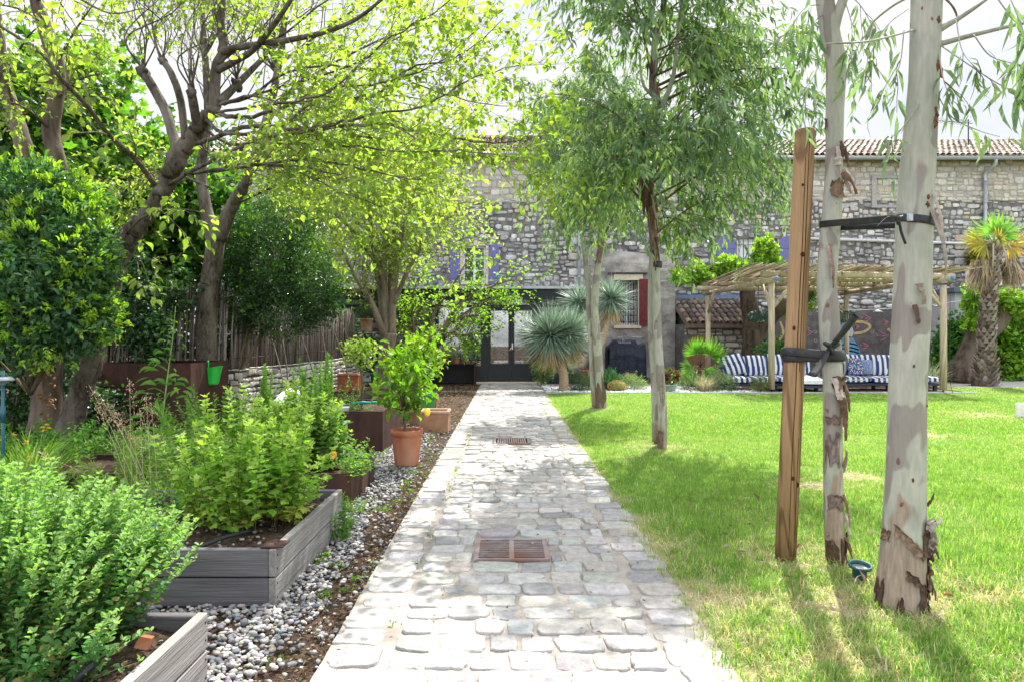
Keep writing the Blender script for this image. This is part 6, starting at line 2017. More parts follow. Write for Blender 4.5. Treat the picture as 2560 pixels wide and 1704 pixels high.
P = Plant(); P.cluster((-3.86, 18.65, 2.0), (.25, .25, .22), 420, dict(BAY, L=(.02, .035), ratio=.5, k=8, cl=.02), .6, .7, .2)
P.bough([A(-3.86, 18.65, 1.78), A(-3.86, 18.65, 2.0)], .02, .01, 6, world=True)
P.finish(t, T_DIAM, M['twig'], M['shrub_leaf'], 'stems', 'foliage')
t = thing('ivy', 'ivy and ferns round the stone pillar', 'climber', (-3.7, 18.4, 0))
P = Plant(); P.cluster((-3.75, 18.42, .85), (.38, .2, .45), 140, dict(IVY, L=(.07, .12)), .4, .4, .1); P.bough([A(-3.75, 18.45, 0), A(-3.7, 18.45, .8)], .015, .006, 5, world=True)
P.finish(t, T_LOBED, M['twig'], M['shrub_leaf'], 'stems', 'foliage')

# ------------------------------------------------------------------ right side: eucalyptus row
EUC = dict(L=(.095, .15), ratio=.2, cols=[(.11, .185, .11), (.145, .225, .125), (.09, .155, .095), (.23, .34, .09), (.16, .225, .165), (.26, .37, .10)], per_m=27, droop=.55, fwd=.55, spread=.7, tilt=.9, petiole=.012, var=.2)


def peel_strip(mb, p, d, L, w, curl, col):
    d = unit(A(*d))
    n = 7
    s = unit(np.cross(d, A(.2, -1, .1)))
    o = np.cross(s, d)
    v = []
    for i in range(n):
        t = i / (n - 1)
        c = A(*p) + d * L * t + o * curl * math.sin(t * 2.4) * L
        ww = w * (1 - .6 * t) * (1 + .25 * rng.standard_normal())
        v += [c - s * ww / 2, c + o * ww * .35, c + s * ww / 2]
    f = []
    for i in range(n - 1):
        for k in range(2):
            a = i * 3 + k
            f.append([a, a + 1, a + 4, a + 3])
    v = np.array(v)
    nrm = -o * .002
    k = len(v)
    f = np.array(f)
    mb.add(np.concatenate([v, v + nrm]), [f, f[:, ::-1] + k], col)


def bark_plate(root, path, rad, z0, z1, a0, a1, col, off=.004, curl=.02, slope=0.0, na=16, nz=7, jag=.25, name='bark_plate'):
    """ragged sheet of old bark still hugging the trunk, its rim curling away"""
    an_ = np.radians(np.linspace(a0, a1, na))
    jg = lambda: (z1 - z0) * jag * np.abs(np.interp(np.linspace(0, 5, na), np.arange(6), rng.standard_normal(6))) + .004 * rng.random(na)
    top, bot = jg(), jg()
    V_ = []
    for k in range(nz):
        f = k / (nz - 1)
        z = (z0 + bot) * (1 - f) + (z1 - top) * f + slope * np.linspace(0, 1, na)
        aa = an_ + rng.normal(0, .03, na)
        i = np.array([np.argmin(np.abs(path[:, 2] - q)) for q in z])
        e = max(0, abs(f - .5) * 2 - .45) / .55
        r = rad[i] + off + curl * e ** 2 * np.interp(np.linspace(0, 4, na), np.arange(5), rng.uniform(.1, 1.2, 5)) + .003 * rng.random(na)
        V_.append(np.stack([path[i, 0] + r * np.cos(aa), path[i, 1] + r * np.sin(aa), z], -1))
    v = np.concatenate(V_)
    c = np.stack([path[:, 0].mean() * np.ones(len(v)), path[0, 1] * np.ones(len(v)), v[:, 2]], -1)
    inn = v + unit(c - v) * .003
    ii, jj = np.meshgrid(np.arange(na - 1), np.arange(nz - 1)); q = (jj * na + ii).ravel()
    f = np.stack([q, q + 1, q + na + 1, q + na], -1)
    mb = MB()
    cc = np.clip(A(*col) * (1 + .22 * rng.standard_normal((len(v), 1))), .01, 1)
    mb.add(np.concatenate([v, inn]), [f, f[:, ::-1] + len(v)], np.concatenate([cc, cc * .8]))
    return mb.build(name, M['peel'], root)


def strip_part(root, *args):
    mb = MB(); peel_strip(mb, *args); return mb.build('bark_strip', M['peel'], root)


PEELC = [(.16, .09, .06), (.25, .17, .13), (.10, .06, .045), (.33, .26, .22), (.40, .34, .31)]
# -- the big trunk at right front
t = thing('eucalyptus_tree', 'thick pale eucalyptus trunk nearest the camera with peeling brown bark', 'tree', tuple(W(2070, 1400, 3.27) * A(1, 1, 0)))
P = Plant()
Y0 = 3.27
tr, trr = P.bough([(2068, 1425, Y0), (2070, 1385, Y0), (2078, 1250, Y0), (2084, 1080, Y0), (2088, 900, Y0), (2098, 700, Y0), (2104, 500, Y0), (2114, 350, Y0), (2126, 180, Y0), (2132, 0, Y0), (2140, -200, Y0), (2150, -500, Y0), (2150, -900, Y0)],
                  [.125, .114, .098, .087, .083, .082, .079, .075, .066, .068, .062, .05, .025], None, 28, 9, .012)
RB = []
for pts, r0 in (([(2150, 75, 3.25), (2225, 30, 3.15), (2290, -15, 3.05)], .017), ([(2155, 103, 3.25), (2240, 80, 3.2), (2356, 53, 3.1), (2480, 30, 3.0)], .015), ([(2160, -60, 3.25), (2240, -120, 3.2), (2330, -160, 3.1)], .018), ([(2110, 68, 3.25), (2000, 95, 3.2), (1900, 101, 3.15)], .005), ([(2120, -20, 3.3), (2060, 10, 3.4), (2010, 50, 3.5), (1985, 90, 3.5)], .008), ([(2140, -200, 3.27), (2050, -260, 3.5), (1960, -220, 3.7)], .016)):
    RB.append(P.bough(pts, r0, .004, 7, 6))
HG = dict(EUC, L=(.075, .14), per_m=28, ratio=.165, cols=[(.13, .21, .10), (.16, .24, .13), (.20, .29, .11), (.12, .18, .11)], spread=.75, droop=.7)
for pts in ([(2165, 105, 3.22), (2230, 150, 3.1), (2300, 195, 3.0), (2370, 225, 2.95)], [(2155, 215, 3.2), (2190, 270, 3.12), (2250, 300, 3.05), (2300, 315, 3.0)], [(2240, 80, 3.18), (2280, 130, 3.1), (2350, 150, 3.0)], [(2290, -10, 3.05), (2330, 40, 3.0), (2390, 70, 3.0)], [(2160, 120, 3.22), (2170, 180, 3.15), (2190, 240, 3.12)],
            [(2010, 50, 3.5), (2000, 120, 3.45), (2040, 190, 3.4)], [(2090, 20, 3.4), (2040, 60, 3.35), (2000, 130, 3.35), (1985, 190, 3.3)], [(2080, 70, 3.2), (2070, 150, 3.2), (2045, 200, 3.2)], [(2115, 240, 3.22), (2080, 290, 3.2), (2040, 325, 3.2)], [(2200, 45, 3.15), (2215, 120, 3.1), (2260, 170, 3.05)], [(1985, 85, 3.5), (1960, 140, 3.5), (1945, 190, 3.5)],
            [(2300, -60, 3.05), (2350, 60, 2.9), (2380, 160, 2.85)], [(2340, 120, 3.0), (2345, 200, 2.95), (2360, 270, 2.95)]):
    p_, r_ = P.bough(pts, .0035, .0015, 4, 5)
    twig_leaves(P.lv, p_, HG, .2)
    if rng.random() < .7:
        P.sprout(p_, r_, 2, (.1, .25), HG, (.4, 1), .5, -.3, .2, .6, 0, sides=3)
for k in range(26):   # crown above the frame: it shades the lawn
    i = rng.integers(len(tr) - 22, len(tr) - 4)
    a_ = rng.uniform(0, 2 * PI); L = rng.uniform(.7, 1.5)
    e_ = tr[i] + A(math.cos(a_) * L, math.sin(a_) * L, rng.uniform(.2, .9))
    p_, r_ = P.bough([tr[i], tr[i] * .5 + e_ * .5 + A(0, 0, .15), e_], .02, .005, 6, 5, world=True)
    if p_[-1][2] > 2.2 + .65 * p_[-1][1]:
        P.sprout(p_, r_, 7, (.3, .7), EUC, (.3, 1), .8, .1, .4, .6, 1, 2)

w_, l_ = P.finish(t, T_LANCE, M['euc'], M['euc_leaf'])
DK, MD, GY = (.09, .055, .038), (.19, .125, .085), (.34, .28, .25)
for args in ((-.02, .17, -182, -160, DK, .003, .010, .0), (-.02, .15, -74, -52, DK, .003, .008, .0), (-.02, .10, -125, -112, DK, .002, .006, .0), (-.02, .13, -45, -18, DK, .004, .012, .0), (.37, .44, -142, -62, MD, .003, .012, -.14), (.27, .42, -68, -35, DK, .005, .022, -.03), (.27, .39, -48, 12, GY, .007, .03, .02),
             (.17, .225, -110, -42, DK, .003, .010, -.09), (.10, .22, -48, -8, MD, .005, .02, .0), (.05, .25, -30, 10, DK, .004, .014, .0), (.18, .30, -28, 20, GY, .006, .025, .0), (.33, .40, -185, -155, MD, .004, .014, .0), (.39, .46, -60, -32, GY, .008, .03, .0)):
    bark_plate(t, tr, trr, *args)
for (px, py, dx, dz, L, wd) in ((2125, 500, .0, -1, .35, .03), (2128, 440, .02, -1, .22, .02), (2118, 1215, .45, .6, .10, .025), (2122, 1240, .3, -.8, .09, .022), (2124, 1330, .1, -1, .10, .02), (2090, 660, .05, -1, .10, .05), (2088, 690, .1, -1, .09, .03), (2158, 20, .3, -1, .16, .02), (2122, 1180, .3, .8, .07, .02), (2126, 1275, .15, -1, .11, .018)):
    for q_ in range(1):
        w = W(px + rng.normal(0, 5), py + rng.normal(0, 14), Y0)
        ii = np.argmin(np.abs(tr[:, 2] - w[2]))
        off = w[0] - tr[ii][0]
        w[1] = Y0 - math.sqrt(max(trr[ii] ** 2 - off ** 2, 0)) - .006
        strip_part(t, w, (dx, -.12, dz), L * rng.uniform(.8, 1.1), wd, rng.uniform(.05, .2), pick(PEELC, 1)[0])
b = MB()
for px, py, r in ((2140, 60, .014), (2138, 160, .022), (2150, 175, .02), (2152, 185, .018), (2135, 275, .014), (2131, 292, .018), (2133, 262, .012), (2112, 478, .012), (2113, 460, .010), (2108, 30, .006), (2100, 110, .006), (2095, 210, .006), (2076, 1095, .007), (2128, 1110, .008), (2055, 1150, .008), (2080, 840, .006), (2115, 930, .005)):
    w = W(px, py, Y0); ii = np.argmin(np.abs(tr[:, 2] - w[2])); off = w[0] - tr[ii][0]
    if abs(off) > .78 * trr[ii]: continue
    w[1] = Y0 - math.sqrt(max((trr[ii]) ** 2 - min(abs(off), trr[ii] * .97) ** 2, 0))
    tv, tf = ICO2
    b = MB(); b.add(w + tv * A(r * .75, .004, r * 1.3) * (1 + .25 * rng.standard_normal((len(tv), 1))), tf, pick([(.12, .045, .025), (.18, .07, .04)], 1)[0], smooth=True)
    b.build('bark_scar', M['peel'], t)

# -- the slim trunk beside the post
t = thing('eucalyptus_tree', 'slim eucalyptus trunk tied to the wooden post with rough brown foot', 'tree', tuple(W(1922, 1300, 3.9) * A(1, 1, 0)))
P = Plant()
Y1 = 3.9
ts, tsr = P.bough([(1922, 1320, Y1), (1921, 1260, Y1), (1918, 1150, Y1), (1916, 1000, Y1), (1916, 860, Y1), (1908, 740, Y1), (1902, 650, Y1), (1908, 560, Y1), (1914, 480, Y1), (1919, 380, Y1), (1921, 260, Y1), (1923, 150, Y1), (1910, 80, Y1), (1898, 0, Y1), (1880, -150, Y1), (1870, -500, 4.0)],
                  [.056, .054, .052, .051, .053, .056, .054, .055, .053, .046, .048, .054, .052, .048, .035, .012], None, 22, 8, .025)
P.bough([(1912, 90, Y1), (1925, 40, 3.88), (1945, -20, 3.85), (1960, -120, 3.85)], .036, .02, 12, 6)
for pts in ([(1898, 30, 3.9), (1870, 55, 3.8), (1850, 110, 3.75), (1835, 190, 3.7)], [(1890, 10, 3.9), (1850, 20, 3.8), (1815, 80, 3.75), (1790, 170, 3.7)], [(1880, -60, 3.9), (1860, 20, 3.7), (1868, 110, 3.65)], [(1905, 100, 3.88), (1870, 180, 3.8), (1840, 215, 3.8)], [(1945, -20, 3.85), (1985, 20, 3.8), (2020, 90, 3.75)], [(1940, -10, 3.85), (1960, 60, 3.8), (1955, 130, 3.75)]):
    p_, r_ = P.bough(pts, .004, .0015, 4, 5)
    twig_leaves(P.lv, p_, dict(HG, per_m=24), .25)
    P.sprout(p_, r_, 2, (.1, .25), HG, (.4, 1), .5, -.3, .2, .6, 0, sides=3)
for k in range(16):
    i = rng.integers(len(ts) - 8, len(ts) - 1)
    a_ = rng.uniform(0, 2 * PI); L = rng.uniform(.5, 1.1)
    e_ = ts[i] + A(math.cos(a_) * L, math.sin(a_) * L, rng.uniform(.5, 1.2))
    p_, r_ = P.bough([ts[i], ts[i] * .5 + e_ * .5 + A(0, 0, .15), e_], .014, .004, 6, 5, world=True)
    if p_[-1][2] > 2.2 + .65 * p_[-1][1]:
        P.sprout(p_, r_, 6, (.3, .6), EUC, (.3, 1), .8, .1, .4, .6, 1, 2)
P.finish(t, T_LANCE, M['euc2'], M['euc_leaf'])
b = MB()
for (px, py, dx, dz, L, wd) in ((1930, 395, .45, -1, .2, .035), (1932, 350, .15, -1, .16, .03), (1925, 380, -.1, .6, .1, .05), (1935, 410, .3, -.9, .12, .03), (1900, 620, 0, -1, .18, .02), (1898, 560, 0, -1, .2, .02), (1938, 880, .1, -1, .16, .03), (1936, 930, .0, -1, .18, .03), (1938, 1130, .1, -1, .16, .02), (1940, 1180, .15, -1, .17, .02), (1940, 1230, .3, -1, .13, .02), (1936, 1080, .1, 1, .1, .03), (1905, 1240, -.2, .6, .05, .02), (1910, 880, .1, -.9, .12, .04), (1920, 910, .1, -.9, .1, .05), (1902, 270, -.2, -1, .08, .015)):
    for q_ in range(2):
        w = W(px + rng.normal(0, 3), py + rng.normal(0, 9), Y1)
        ii = np.argmin(np.abs(ts[:, 2] - w[2])); off = w[0] - ts[ii][0]
        w[1] = Y1 - math.sqrt(max(tsr[ii] ** 2 - off ** 2, 0)) - .005
        strip_part(t, w, (dx, -.1, dz), L * rng.uniform(.6, 1.1), wd, rng.uniform(.05, .2), pick(PEELC, 1)[0])
for args in ((-.02, .16, -170, -90, DK, .002, .006, .0), (-.02, .2, -80, -10, DK, .003, .01, .0), (.32, .42, -150, -60, (.17, .125, .105), .002, .01, .0), (.55, .78, -165, -75, (.2, .15, .13), .002, .008, .0), (.8, .88, -160, -70, (.15, .1, .08), .002, .008, .0), (1.0, 1.09, -120, -30, MD, .003, .015, .0), (2.08, 2.2, -130, -20, MD, .003, .02, .0)):
    bark_plate(t, ts, tsr, *args, na=12)

# -- the timber post
t = thing('wooden_post', 'round brown treated timber post beside the slim eucalyptus', 'post', tuple(W(1806, 1290, 3.97) * A(1, 1, 0)))
YP = 3.97
b = MB()
pb, ptp = W(1806, 1305, YP), W(1852, 298, YP)
pp = [pb, pb * .6 + ptp * .4, ptp - A(0, 0, .02), ptp - A(0, 0, .006), ptp]
b.tube(pp, [.0585, .0575, .0565, .054, .049], 26, smooth=True)
b.build('shaft', M['post_wood'], t)
b = MB()
ax = unit(ptp - pb)
for (a_, z0, z1) in ((-1.75, .05, .93), (-1.45, .45, .99), (-1.15, .02, .3)):
    r_ = .0576
    pts = [pb + ax * np.linalg.norm(ptp - pb) * s_ + A(math.cos(a_ + .02 * math.sin(s_ * 19)), math.sin(a_ + .02 * math.sin(s_ * 19)), 0) * r_ for s_ in np.linspace(z0, z1, 26)]
    b.tube(pts, .0016 + .0009 * np.sin(np.linspace(0, PI, 26)), 5, (.04, .02, .01), cap=False)
for (px, py, r) in ((1815, 1095, .012), (1837, 588, .013), (1820, 755, .013), (1825, 1110, .015), (1838, 430, .008)):
    w = W(px, py, YP); s_ = (w[2] - pb[2]) / (ptp[2] - pb[2]); c_ = pb + (ptp - pb) * s_; off = w[0] - c_[0]
    w[1] = c_[1] - math.sqrt(max(.0572 ** 2 - off * off, 0))
    b.lathe([(0.0001, 0), (1, 0)], 0, 0, 3, cap0=False) if False else None
    tv, tf = ICO2
    b.add(w + tv * A(r, .0025, r * 1.1), tf, (.06, .022, .012), smooth=True)
b.build('knots', M['peel'], t)


def strap_loop(circles, z, hgt, tilt=(0, 0), th=.004, n=40):
    """closed band round several vertical circles (convex hull), returned as (outer) vertex rings"""
    pts = []
    for (cx, cy, r) in circles:
        for a in np.linspace(0, 2 * PI, n, endpoint=False):
            pts.append((cx + r * math.cos(a), cy + r * math.sin(a)))
    pts = sorted(set(pts))
    cr = lambda o, a, b_: (a[0] - o[0]) * (b_[1] - o[1]) - (a[1] - o[1]) * (b_[0] - o[0])
    lo, up = [], []
    for p in pts:
        while len(lo) >= 2 and cr(lo[-2], lo[-1], p) <= 0: lo.pop()
        lo.append(p)
    for p in reversed(pts):
        while len(up) >= 2 and cr(up[-2], up[-1], p) <= 0: up.pop()
        up.append(p)
    h_ = np.array(lo[:-1] + up[:-1])
    return h_


def band(mb, hull, zf, hgt, th=.005, col=(1, 1, 1), belly=.004):
    k = len(hull)
    c = hull.mean(0)
    o = unit(hull - c)
    rings = []
    for s_, e in ((-1, 0), (-.7, belly), (0, belly * 1.3), (.7, belly), (1, 0)):
        z = np.array([zf(p) for p in hull]) + s_ * hgt / 2
        rings.append(np.c_[hull + o * (th + e), z])
    for s_ in (1, -1):
        z = np.array([zf(p) for p in hull]) + s_ * hgt / 2
        rings.append(np.c_[hull + o * .0005, z])
    v = np.concatenate(rings)
    m = len(rings)
    i = np.arange(k); i2 = (i + 1) % k
    f = np.concatenate([np.stack([i + r * k, i2 + r * k, i2 + (r + 1) % m * k, i + (r + 1) % m * k], -1) for r in range(m)])
    mb.add(v, f, col, smooth=True)


def center_at(path, z):
    i = np.argmin(np.abs(path[:, 2] - z))
    return path[i]


# rubber tie between post and slim trunk
zt_ = W(1870, 815, 3.9)[2]
s_ = (zt_ - pb[2]) / (ptp[2] - pb[2]); cp = pb + (ptp - pb) * s_
cs = center_at(ts, zt_)
t = thing('rubber_tie', 'wide black rubber tie knotted round the post and slim trunk', 'tie', (cp[0], cp[1], zt_))
hull = strap_loop([(cp[0], cp[1], .060), (cs[0], cs[1], .060)], 0, 0)
b = MB()
band(b, hull, lambda p: zt_ - .012 + .02 * (p[0] - cp[0]), .062)
hull2 = strap_loop([(cp[0], cp[1], .067), (cs[0], cs[1], .066)], 0, 0)
band(b, hull2, lambda p: zt_ + .012 - .10 * (p[0] - cp[0]) * (1 if p[1] < cp[1] else -.3), .05)
b.build('band', M['rubber'], t)
kx, ky = W(1908, 797, 3.84)[0], 3.82
kz = W(1908, 797, 3.84)[2]
b = MB()
th_ = np.linspace(0, 2 * PI, 30)
b.tube(np.stack([kx + .024 * np.sin(th_) + .016 * np.sin(2 * th_), ky + .012 * np.sin(3 * th_) - .008, kz + .022 * np.cos(th_) - .014 * np.cos(2 * th_)], -1), .011, 10, flat=(1, 1.3))
b.build('knot', M['rubber'], t)
b = MB()
te = W(1968, 727, 3.7)
pth = catmull([(kx, ky, kz), A(kx, ky - .01, kz) * .6 + te * .4 + A(0, -.01, .004), te], 5)
b.tube(pth, np.interp(np.linspace(0, 1, len(pth)), [0, .2, 1], [.012, .017, .024]), 14, flat=(1.0, .8), cap=False)
b.tube(pth[::-1] + A(.0, 0, 0), np.interp(np.linspace(1, 0, len(pth)), [0, .2, 1], [.010, .014, .0205]), 14, flat=(1.0, .8), cap=False)
b.build('tail', M['rubber'], t)
b = MB()
te = W(1868, 863, 3.78)
pth = catmull([(kx - .01, ky, kz - .01), A(kx - .03, ky - .005, kz) * .45 + te * .55 + A(.02, 0, 0), te], 5)
b.tube(pth, np.linspace(.014, .034, len(pth)), 12, flat=(1, .3))
b.build('tail', M['rubber'], t)

# buckled strap between slim trunk and big trunk
zs = W(2100, 510, 3.3)[2]
c1, c2 = center_at(ts, W(1912, 516, 3.9)[2]), center_at(tr, zs)
t = thing('buckle_strap', 'black webbing strap with metal buckle joining the slim and thick trunks', 'strap', (c2[0], c2[1], zs))
hull = strap_loop([(c1[0], c1[1], .057), (c2[0], c2[1], .082)], 0, 0)
z1_ = W(1912, 516, 3.85)[2]
b = MB(); band(b, hull, lambda p: zs + (z1_ - zs) * (p[0] - c2[0]) / (c1[0] - c2[0]) + .10 * (p[1] - c2[1] - (p[0] - c2[0]) / (c1[0] - c2[0]) * (c1[1] - c2[1])), .037, .003, belly=.001)
b.build('webbing', M['rubber'], t)
b = MB()
w = W(2092, 500, 3.18); w[1] = c2[1] - .094
b.box(w[0] - .012, w[0] + .018, w[1], w[1] + .006, w[2] - .018, w[2] + .017, bev=.003); b.box(w[0] - .008, w[0] + .002, w[1] - .004, w[1], w[2] - .013, w[2] + .012, bev=.002)
b.build('buckle', M['zinc'], t)
b = MB()
wk = W(2070, 503, 3.17); wk[1] = c2[1] - .09
th_ = np.linspace(0, 2 * PI, 24)
b.tube(np.stack([wk[0] + .014 * np.sin(th_) + .008 * np.sin(2 * th_), wk[1] + .006 * np.sin(3 * th_), wk[2] + .015 * np.cos(th_) - .008 * np.cos(2 * th_)], -1), .007, 8)
b.build('knot', M['rubber'], t)
b = MB()
pth = catmull([wk, W(2080, 530, 3.15), W(2090, 560, 3.15)], 5); pth[:, 1] = c2[1] - .094 - .004 * np.arange(len(pth)) / len(pth)
b.tube(pth, np.interp(np.linspace(0, 1, len(pth)), [0, .3, 1], [.009, .015, .014]), 10, flat=(1, .3))
pth = catmull([wk, W(2060, 497, 3.15), W(2045, 500, 3.15), W(2022, 522, 3.15)], 5); pth[:, 1] = c2[1] - .094
b.tube(pth, np.linspace(.009, .003, len(pth)), 8, flat=(1, .4))
b.build('strap_end', M['rubber'], t)


def euc_tree(label, base, stems, crown_c, crown_r, nb, Yc, mat='euc2', extra=0, zlow=2.1, spec=EUC, leader=0, plates=()):
    t = thing('eucalyptus_tree', label, 'tree', tuple(W(*base) * A(1, 1, 0)), None)
    P = Plant()
    paths = [P.bough(pts, r, None, 14, 7, .03) for pts, r in stems]
    lead, lr = paths[leader]
    zz = lead[:, 2]
    for k in range(nb):
        z = rng.uniform(zlow, zz[-1] - .15)
        i = np.argmin(np.abs(zz - z))
        a_ = rng.uniform(0, 2 * PI)
        f = math.sqrt(max(.12, 1 - ((z + .45 - crown_c[2]) / crown_r[2]) ** 2))
        L = rng.uniform(.6, 1.0) * f
        e_ = A(crown_c[0] + math.cos(a_) * crown_r[0] * L, crown_c[1] + math.sin(a_) * crown_r[1] * L, z + rng.uniform(.25, .9) * L)
        m_ = lead[i] * .5 + e_ * .5 + A(0, 0, .18 * L)
        p_, r_ = P.bough([lead[i], m_, e_], lr[i] * rng.uniform(.2, .34) + .003, .003, 6, 5, world=True, thin=True)
        P.sprout(p_, r_, 11, (.35, .85), spec, (.2, 1), .8, .1, .45, .7, 1, 3, .5)
    P.finish(t, T_LANCE, M[mat], M['euc_leaf'])
    for args in plates: bark_plate(t, lead, lr, *args, na=12)
    return t


Yb = 7.9
c_ = W(1530, 300, Yb)
euc_tree('tall central eucalyptus with full grey green crown and black band on its trunk', (1520, 1035, Yb),
         [([(1522, 1045, Yb), (1524, 950, Yb), (1516, 820, Yb), (1510, 700, Yb), (1508, 600, Yb), (1503, 520, Yb), (1498, 455, Yb), (1484, 400, Yb), (1482, 350, Yb), (1497, 323, Yb), (1512, 290, Yb), (1514, 240, Yb), (1502, 203, Yb), (1504, 139, Yb), (1510, 75, Yb), (1527, 20, Yb), (1530, -120, Yb), (1535, -330, Yb)], [.058, .052, .05, .05, .052, .058, .06, .055, .05, .045, .045, .045, .04, .036, .03, .02, .012]),
          ([(1510, 1015, Yb + .12), (1507, 900, Yb + .12), (1499, 760, Yb + .12), (1499, 640, Yb + .12), (1503, 560, Yb + .05)], [.05, .045, .042, .04, .036]),
          ([(1513, 270, Yb), (1530, 230, Yb - .05), (1550, 170, Yb - .1), (1562, 60, Yb - .1), (1580, -80, Yb - .1)], [.035, .03, .025, .02, .01]),
          ([(1500, 220, Yb), (1478, 190, Yb - .1), (1470, 120, Yb - .1)], [.02, .015, .008])],
         (c_[0] + .02, Yb, 4.0), (1.55, 1.35, 2.3), 56, Yb, 'euc2', zlow=2.35, plates=[(2.28, 2.75, -170, -60, (.20, .14, .11), .002, .01, 0), (2.7, 3.15, -190, -30, (.13, .08, .055), .003, .014, 0), (3.05, 3.5, -150, -20, (.15, .085, .055), .004, .02, 0), (3.1, 3.35, -200, -130, (.2, .13, .09), .004, .02, 0), (4.1, 4.5, -170, -70, (.19, .14, .11), .002, .01, 0), (.0, .25, -170, -90, (.16, .11, .08), .002, .008, 0), (.5, .9, -120, -60, (.24, .19, .16), .0015, .004, 0), (4.75, 5.3, -160, -40, (.18, .13, .1), .002, .01, 0)])
b_t = [o for o in bpy.data.objects if o.get('label', '').startswith('tall central')][0]
b = MB()
w = W(1511, 609, Yb)
hull = strap_loop([(w[0], Yb, .053)], 0, 0, n=24)
band(b, hull, lambda p: w[2], .075, .004)
b.build('band', M['rubber'], b_t)
b = MB()
for (px, py, dx, dz, L, wd) in ((1484, 420, 0, -1, .4, .05), (1490, 450, .1, -1, .45, .05), (1500, 470, 0, -1, .4, .04), (1480, 390, -.1, -1, .3, .05), (1512, 560, 0, -1, .35, .03), (1504, 350, .1, -1, .2, .03), (1515, 200, -.1, -1, .35, .03), (1497, 150, 0, -1, .3, .025)):
    for q_ in range(3):
        ww = W(px + rng.normal(0, 5), py + rng.normal(0, 14), Yb - .055); strip_part(b_t, ww, (dx + rng.normal(0, .1), -.05, dz), L * rng.uniform(.5, 1), wd, .06, pick(PEELC[:3], 1)[0])

Yc = 12.4
c_ = W(1385, 430, Yc)
euc_tree('twin stemmed eucalyptus between the path and the yuccas, farthest of the row', (1382, 940, Yc),
         [([(1384, 948, Yc), (1380, 880, Yc), (1374, 790, Yc), (1368, 700, Yc), (1376, 610, Yc), (1386, 540, Yc), (1380, 450, Yc), (1375, 350, Yc), (1380, 200, Yc)], [.105, .085, .075, .07, .065, .06, .05, .04, .015]),
          ([(1372, 940, Yc + .1), (1364, 850, Yc + .1), (1358, 740, Yc + .1), (1350, 620, Yc + .1), (1335, 520, Yc + .15), (1320, 420, Yc + .2)], [.08, .06, .055, .05, .04, .02])],
         (c_[0] - .1, Yc, 4.2), (1.0, 1.0, 1.9), 34, Yc, 'euc2', zlow=2.9, plates=[(-.02, .5, -170, -60, (.15, .105, .08), .003, .01, 0), (.1, .75, -75, -20, (.13, .09, .07), .003, .012, 0), (2.6, 3.1, -160, -50, (.2, .14, .11), .002, .01, 0)])

# ground spotlights at the tree feet
for (px, py, r, lab) in ((1976, 1340, .058, 'dark green ground spotlight between slim and thick trunks'), (1511, 1022, .055, 'dark green ground spotlight at the foot of the central eucalyptus')):
    Y = F * H / (py - VY); w = W(px, py, Y)
    t = thing('ground_spotlight', lab, 'spotlight', (w[0], Y, 0), 'ground spotlights under the eucalyptus')
    Mx = Matrix.Translation((w[0], Y, .0)) @ Matrix.Rotation(.14, 4, 'X')
    b = MB(); b.lathe([(r * .62, -.02), (r * .62, .075), (r * .72, .085), (r, .09), (r * 1.02, .105), (r * .9, .107), (r * .82, .098), (r * .8, .09)], 0, 0, 28); b.v[-1] = xf(b.v[-1], Mx); b.build('housing', M['green_dark'], t)
    b = MB(); b.lathe([(0, .0885), (r * .8, .0885)], 0, 0, 24, cap0=False); b.v[-1] = xf(b.v[-1], Mx); b.build('lens', M['dark_glass'], t)
    b = MB(); b.tube(catmull([W(px + 8, py - 20, Y - .06), W(px - 4, py - 12, Y - .075), W(px + 12, py + 4, Y - .06)], 4), .002, 5); b.build('wire', M['zinc'], t)

# ------------------------------------------------------------------ pergola
pg = thing('pergola', 'bleached pole pergola with cane roof over the striped sofas', 'pergola', (8, 17.7, 0))
FLp, FRp, BLp, BRp = A(6.2, 16.05, 0), A(10.05, 15.75, 0), A(5.75, 19.6, 0), A(9.62, 19.4, 0)
for (p, top) in ((FLp, 2.58), (FRp, 2.5), (BLp, 2.5), (BRp, 2.48)):
    b = MB(); b.tube([p + A(0, 0, .09), p + A(.005, 0, 1.2), p + A(0, 0, top)], [.076, .073, .07], 14); po = b.build('post', M['pergola_wood'], pg)
    b = MB(); b.tube([p + A(0, 0, -.02), p + A(0, 0, .089)], .018, 8); b.build('foot', M['iron'], po)
def pole(p, q_, r, name='beam', r1=None):
    b = MB(); b.tube([A(*p), (A(*p) + A(*q_)) / 2 + A(0, 0, .01), A(*q_)], [r, r * .97, (r1 or r) * .93], 12); return b.build(name, M['pergola_wood'], pg)
up = A(0, 0, 1)
pole(FLp + up * 2.79 - A(.25, 0, 0), FRp + up * 2.70 + A(.25, 0, 0), .075)
pole(BLp + up * 2.70 - A(.3, 0, 0), BRp + up * 2.66 + A(.3, 0, 0), .07)
for p, q_ in ((FLp, BLp), (FRp, BRp)):
    bo = pole(p + up * 2.645 - A(0, .32, 0) * 1, q_ + up * 2.565 + A(0, .3, 0), .068)
    b = MB(); e_ = p + up * 2.645 - A(0, .3235, 0); b.tube([e_, e_ + A(0, -.004, 0)], .05, 14); b.build('blue_cap', m_plain('blue_cap', (.06, .2, .5), .5) if p is FLp else bpy.data.materials['blue_cap'], bo)
for f in (.33, .66):
    pole(FLp * (1 - f) + BLp * f + up * 2.75 - A(.2, 0, 0), FRp * (1 - f) + BRp * f + up * 2.70 + A(.2, 0, 0), .05)
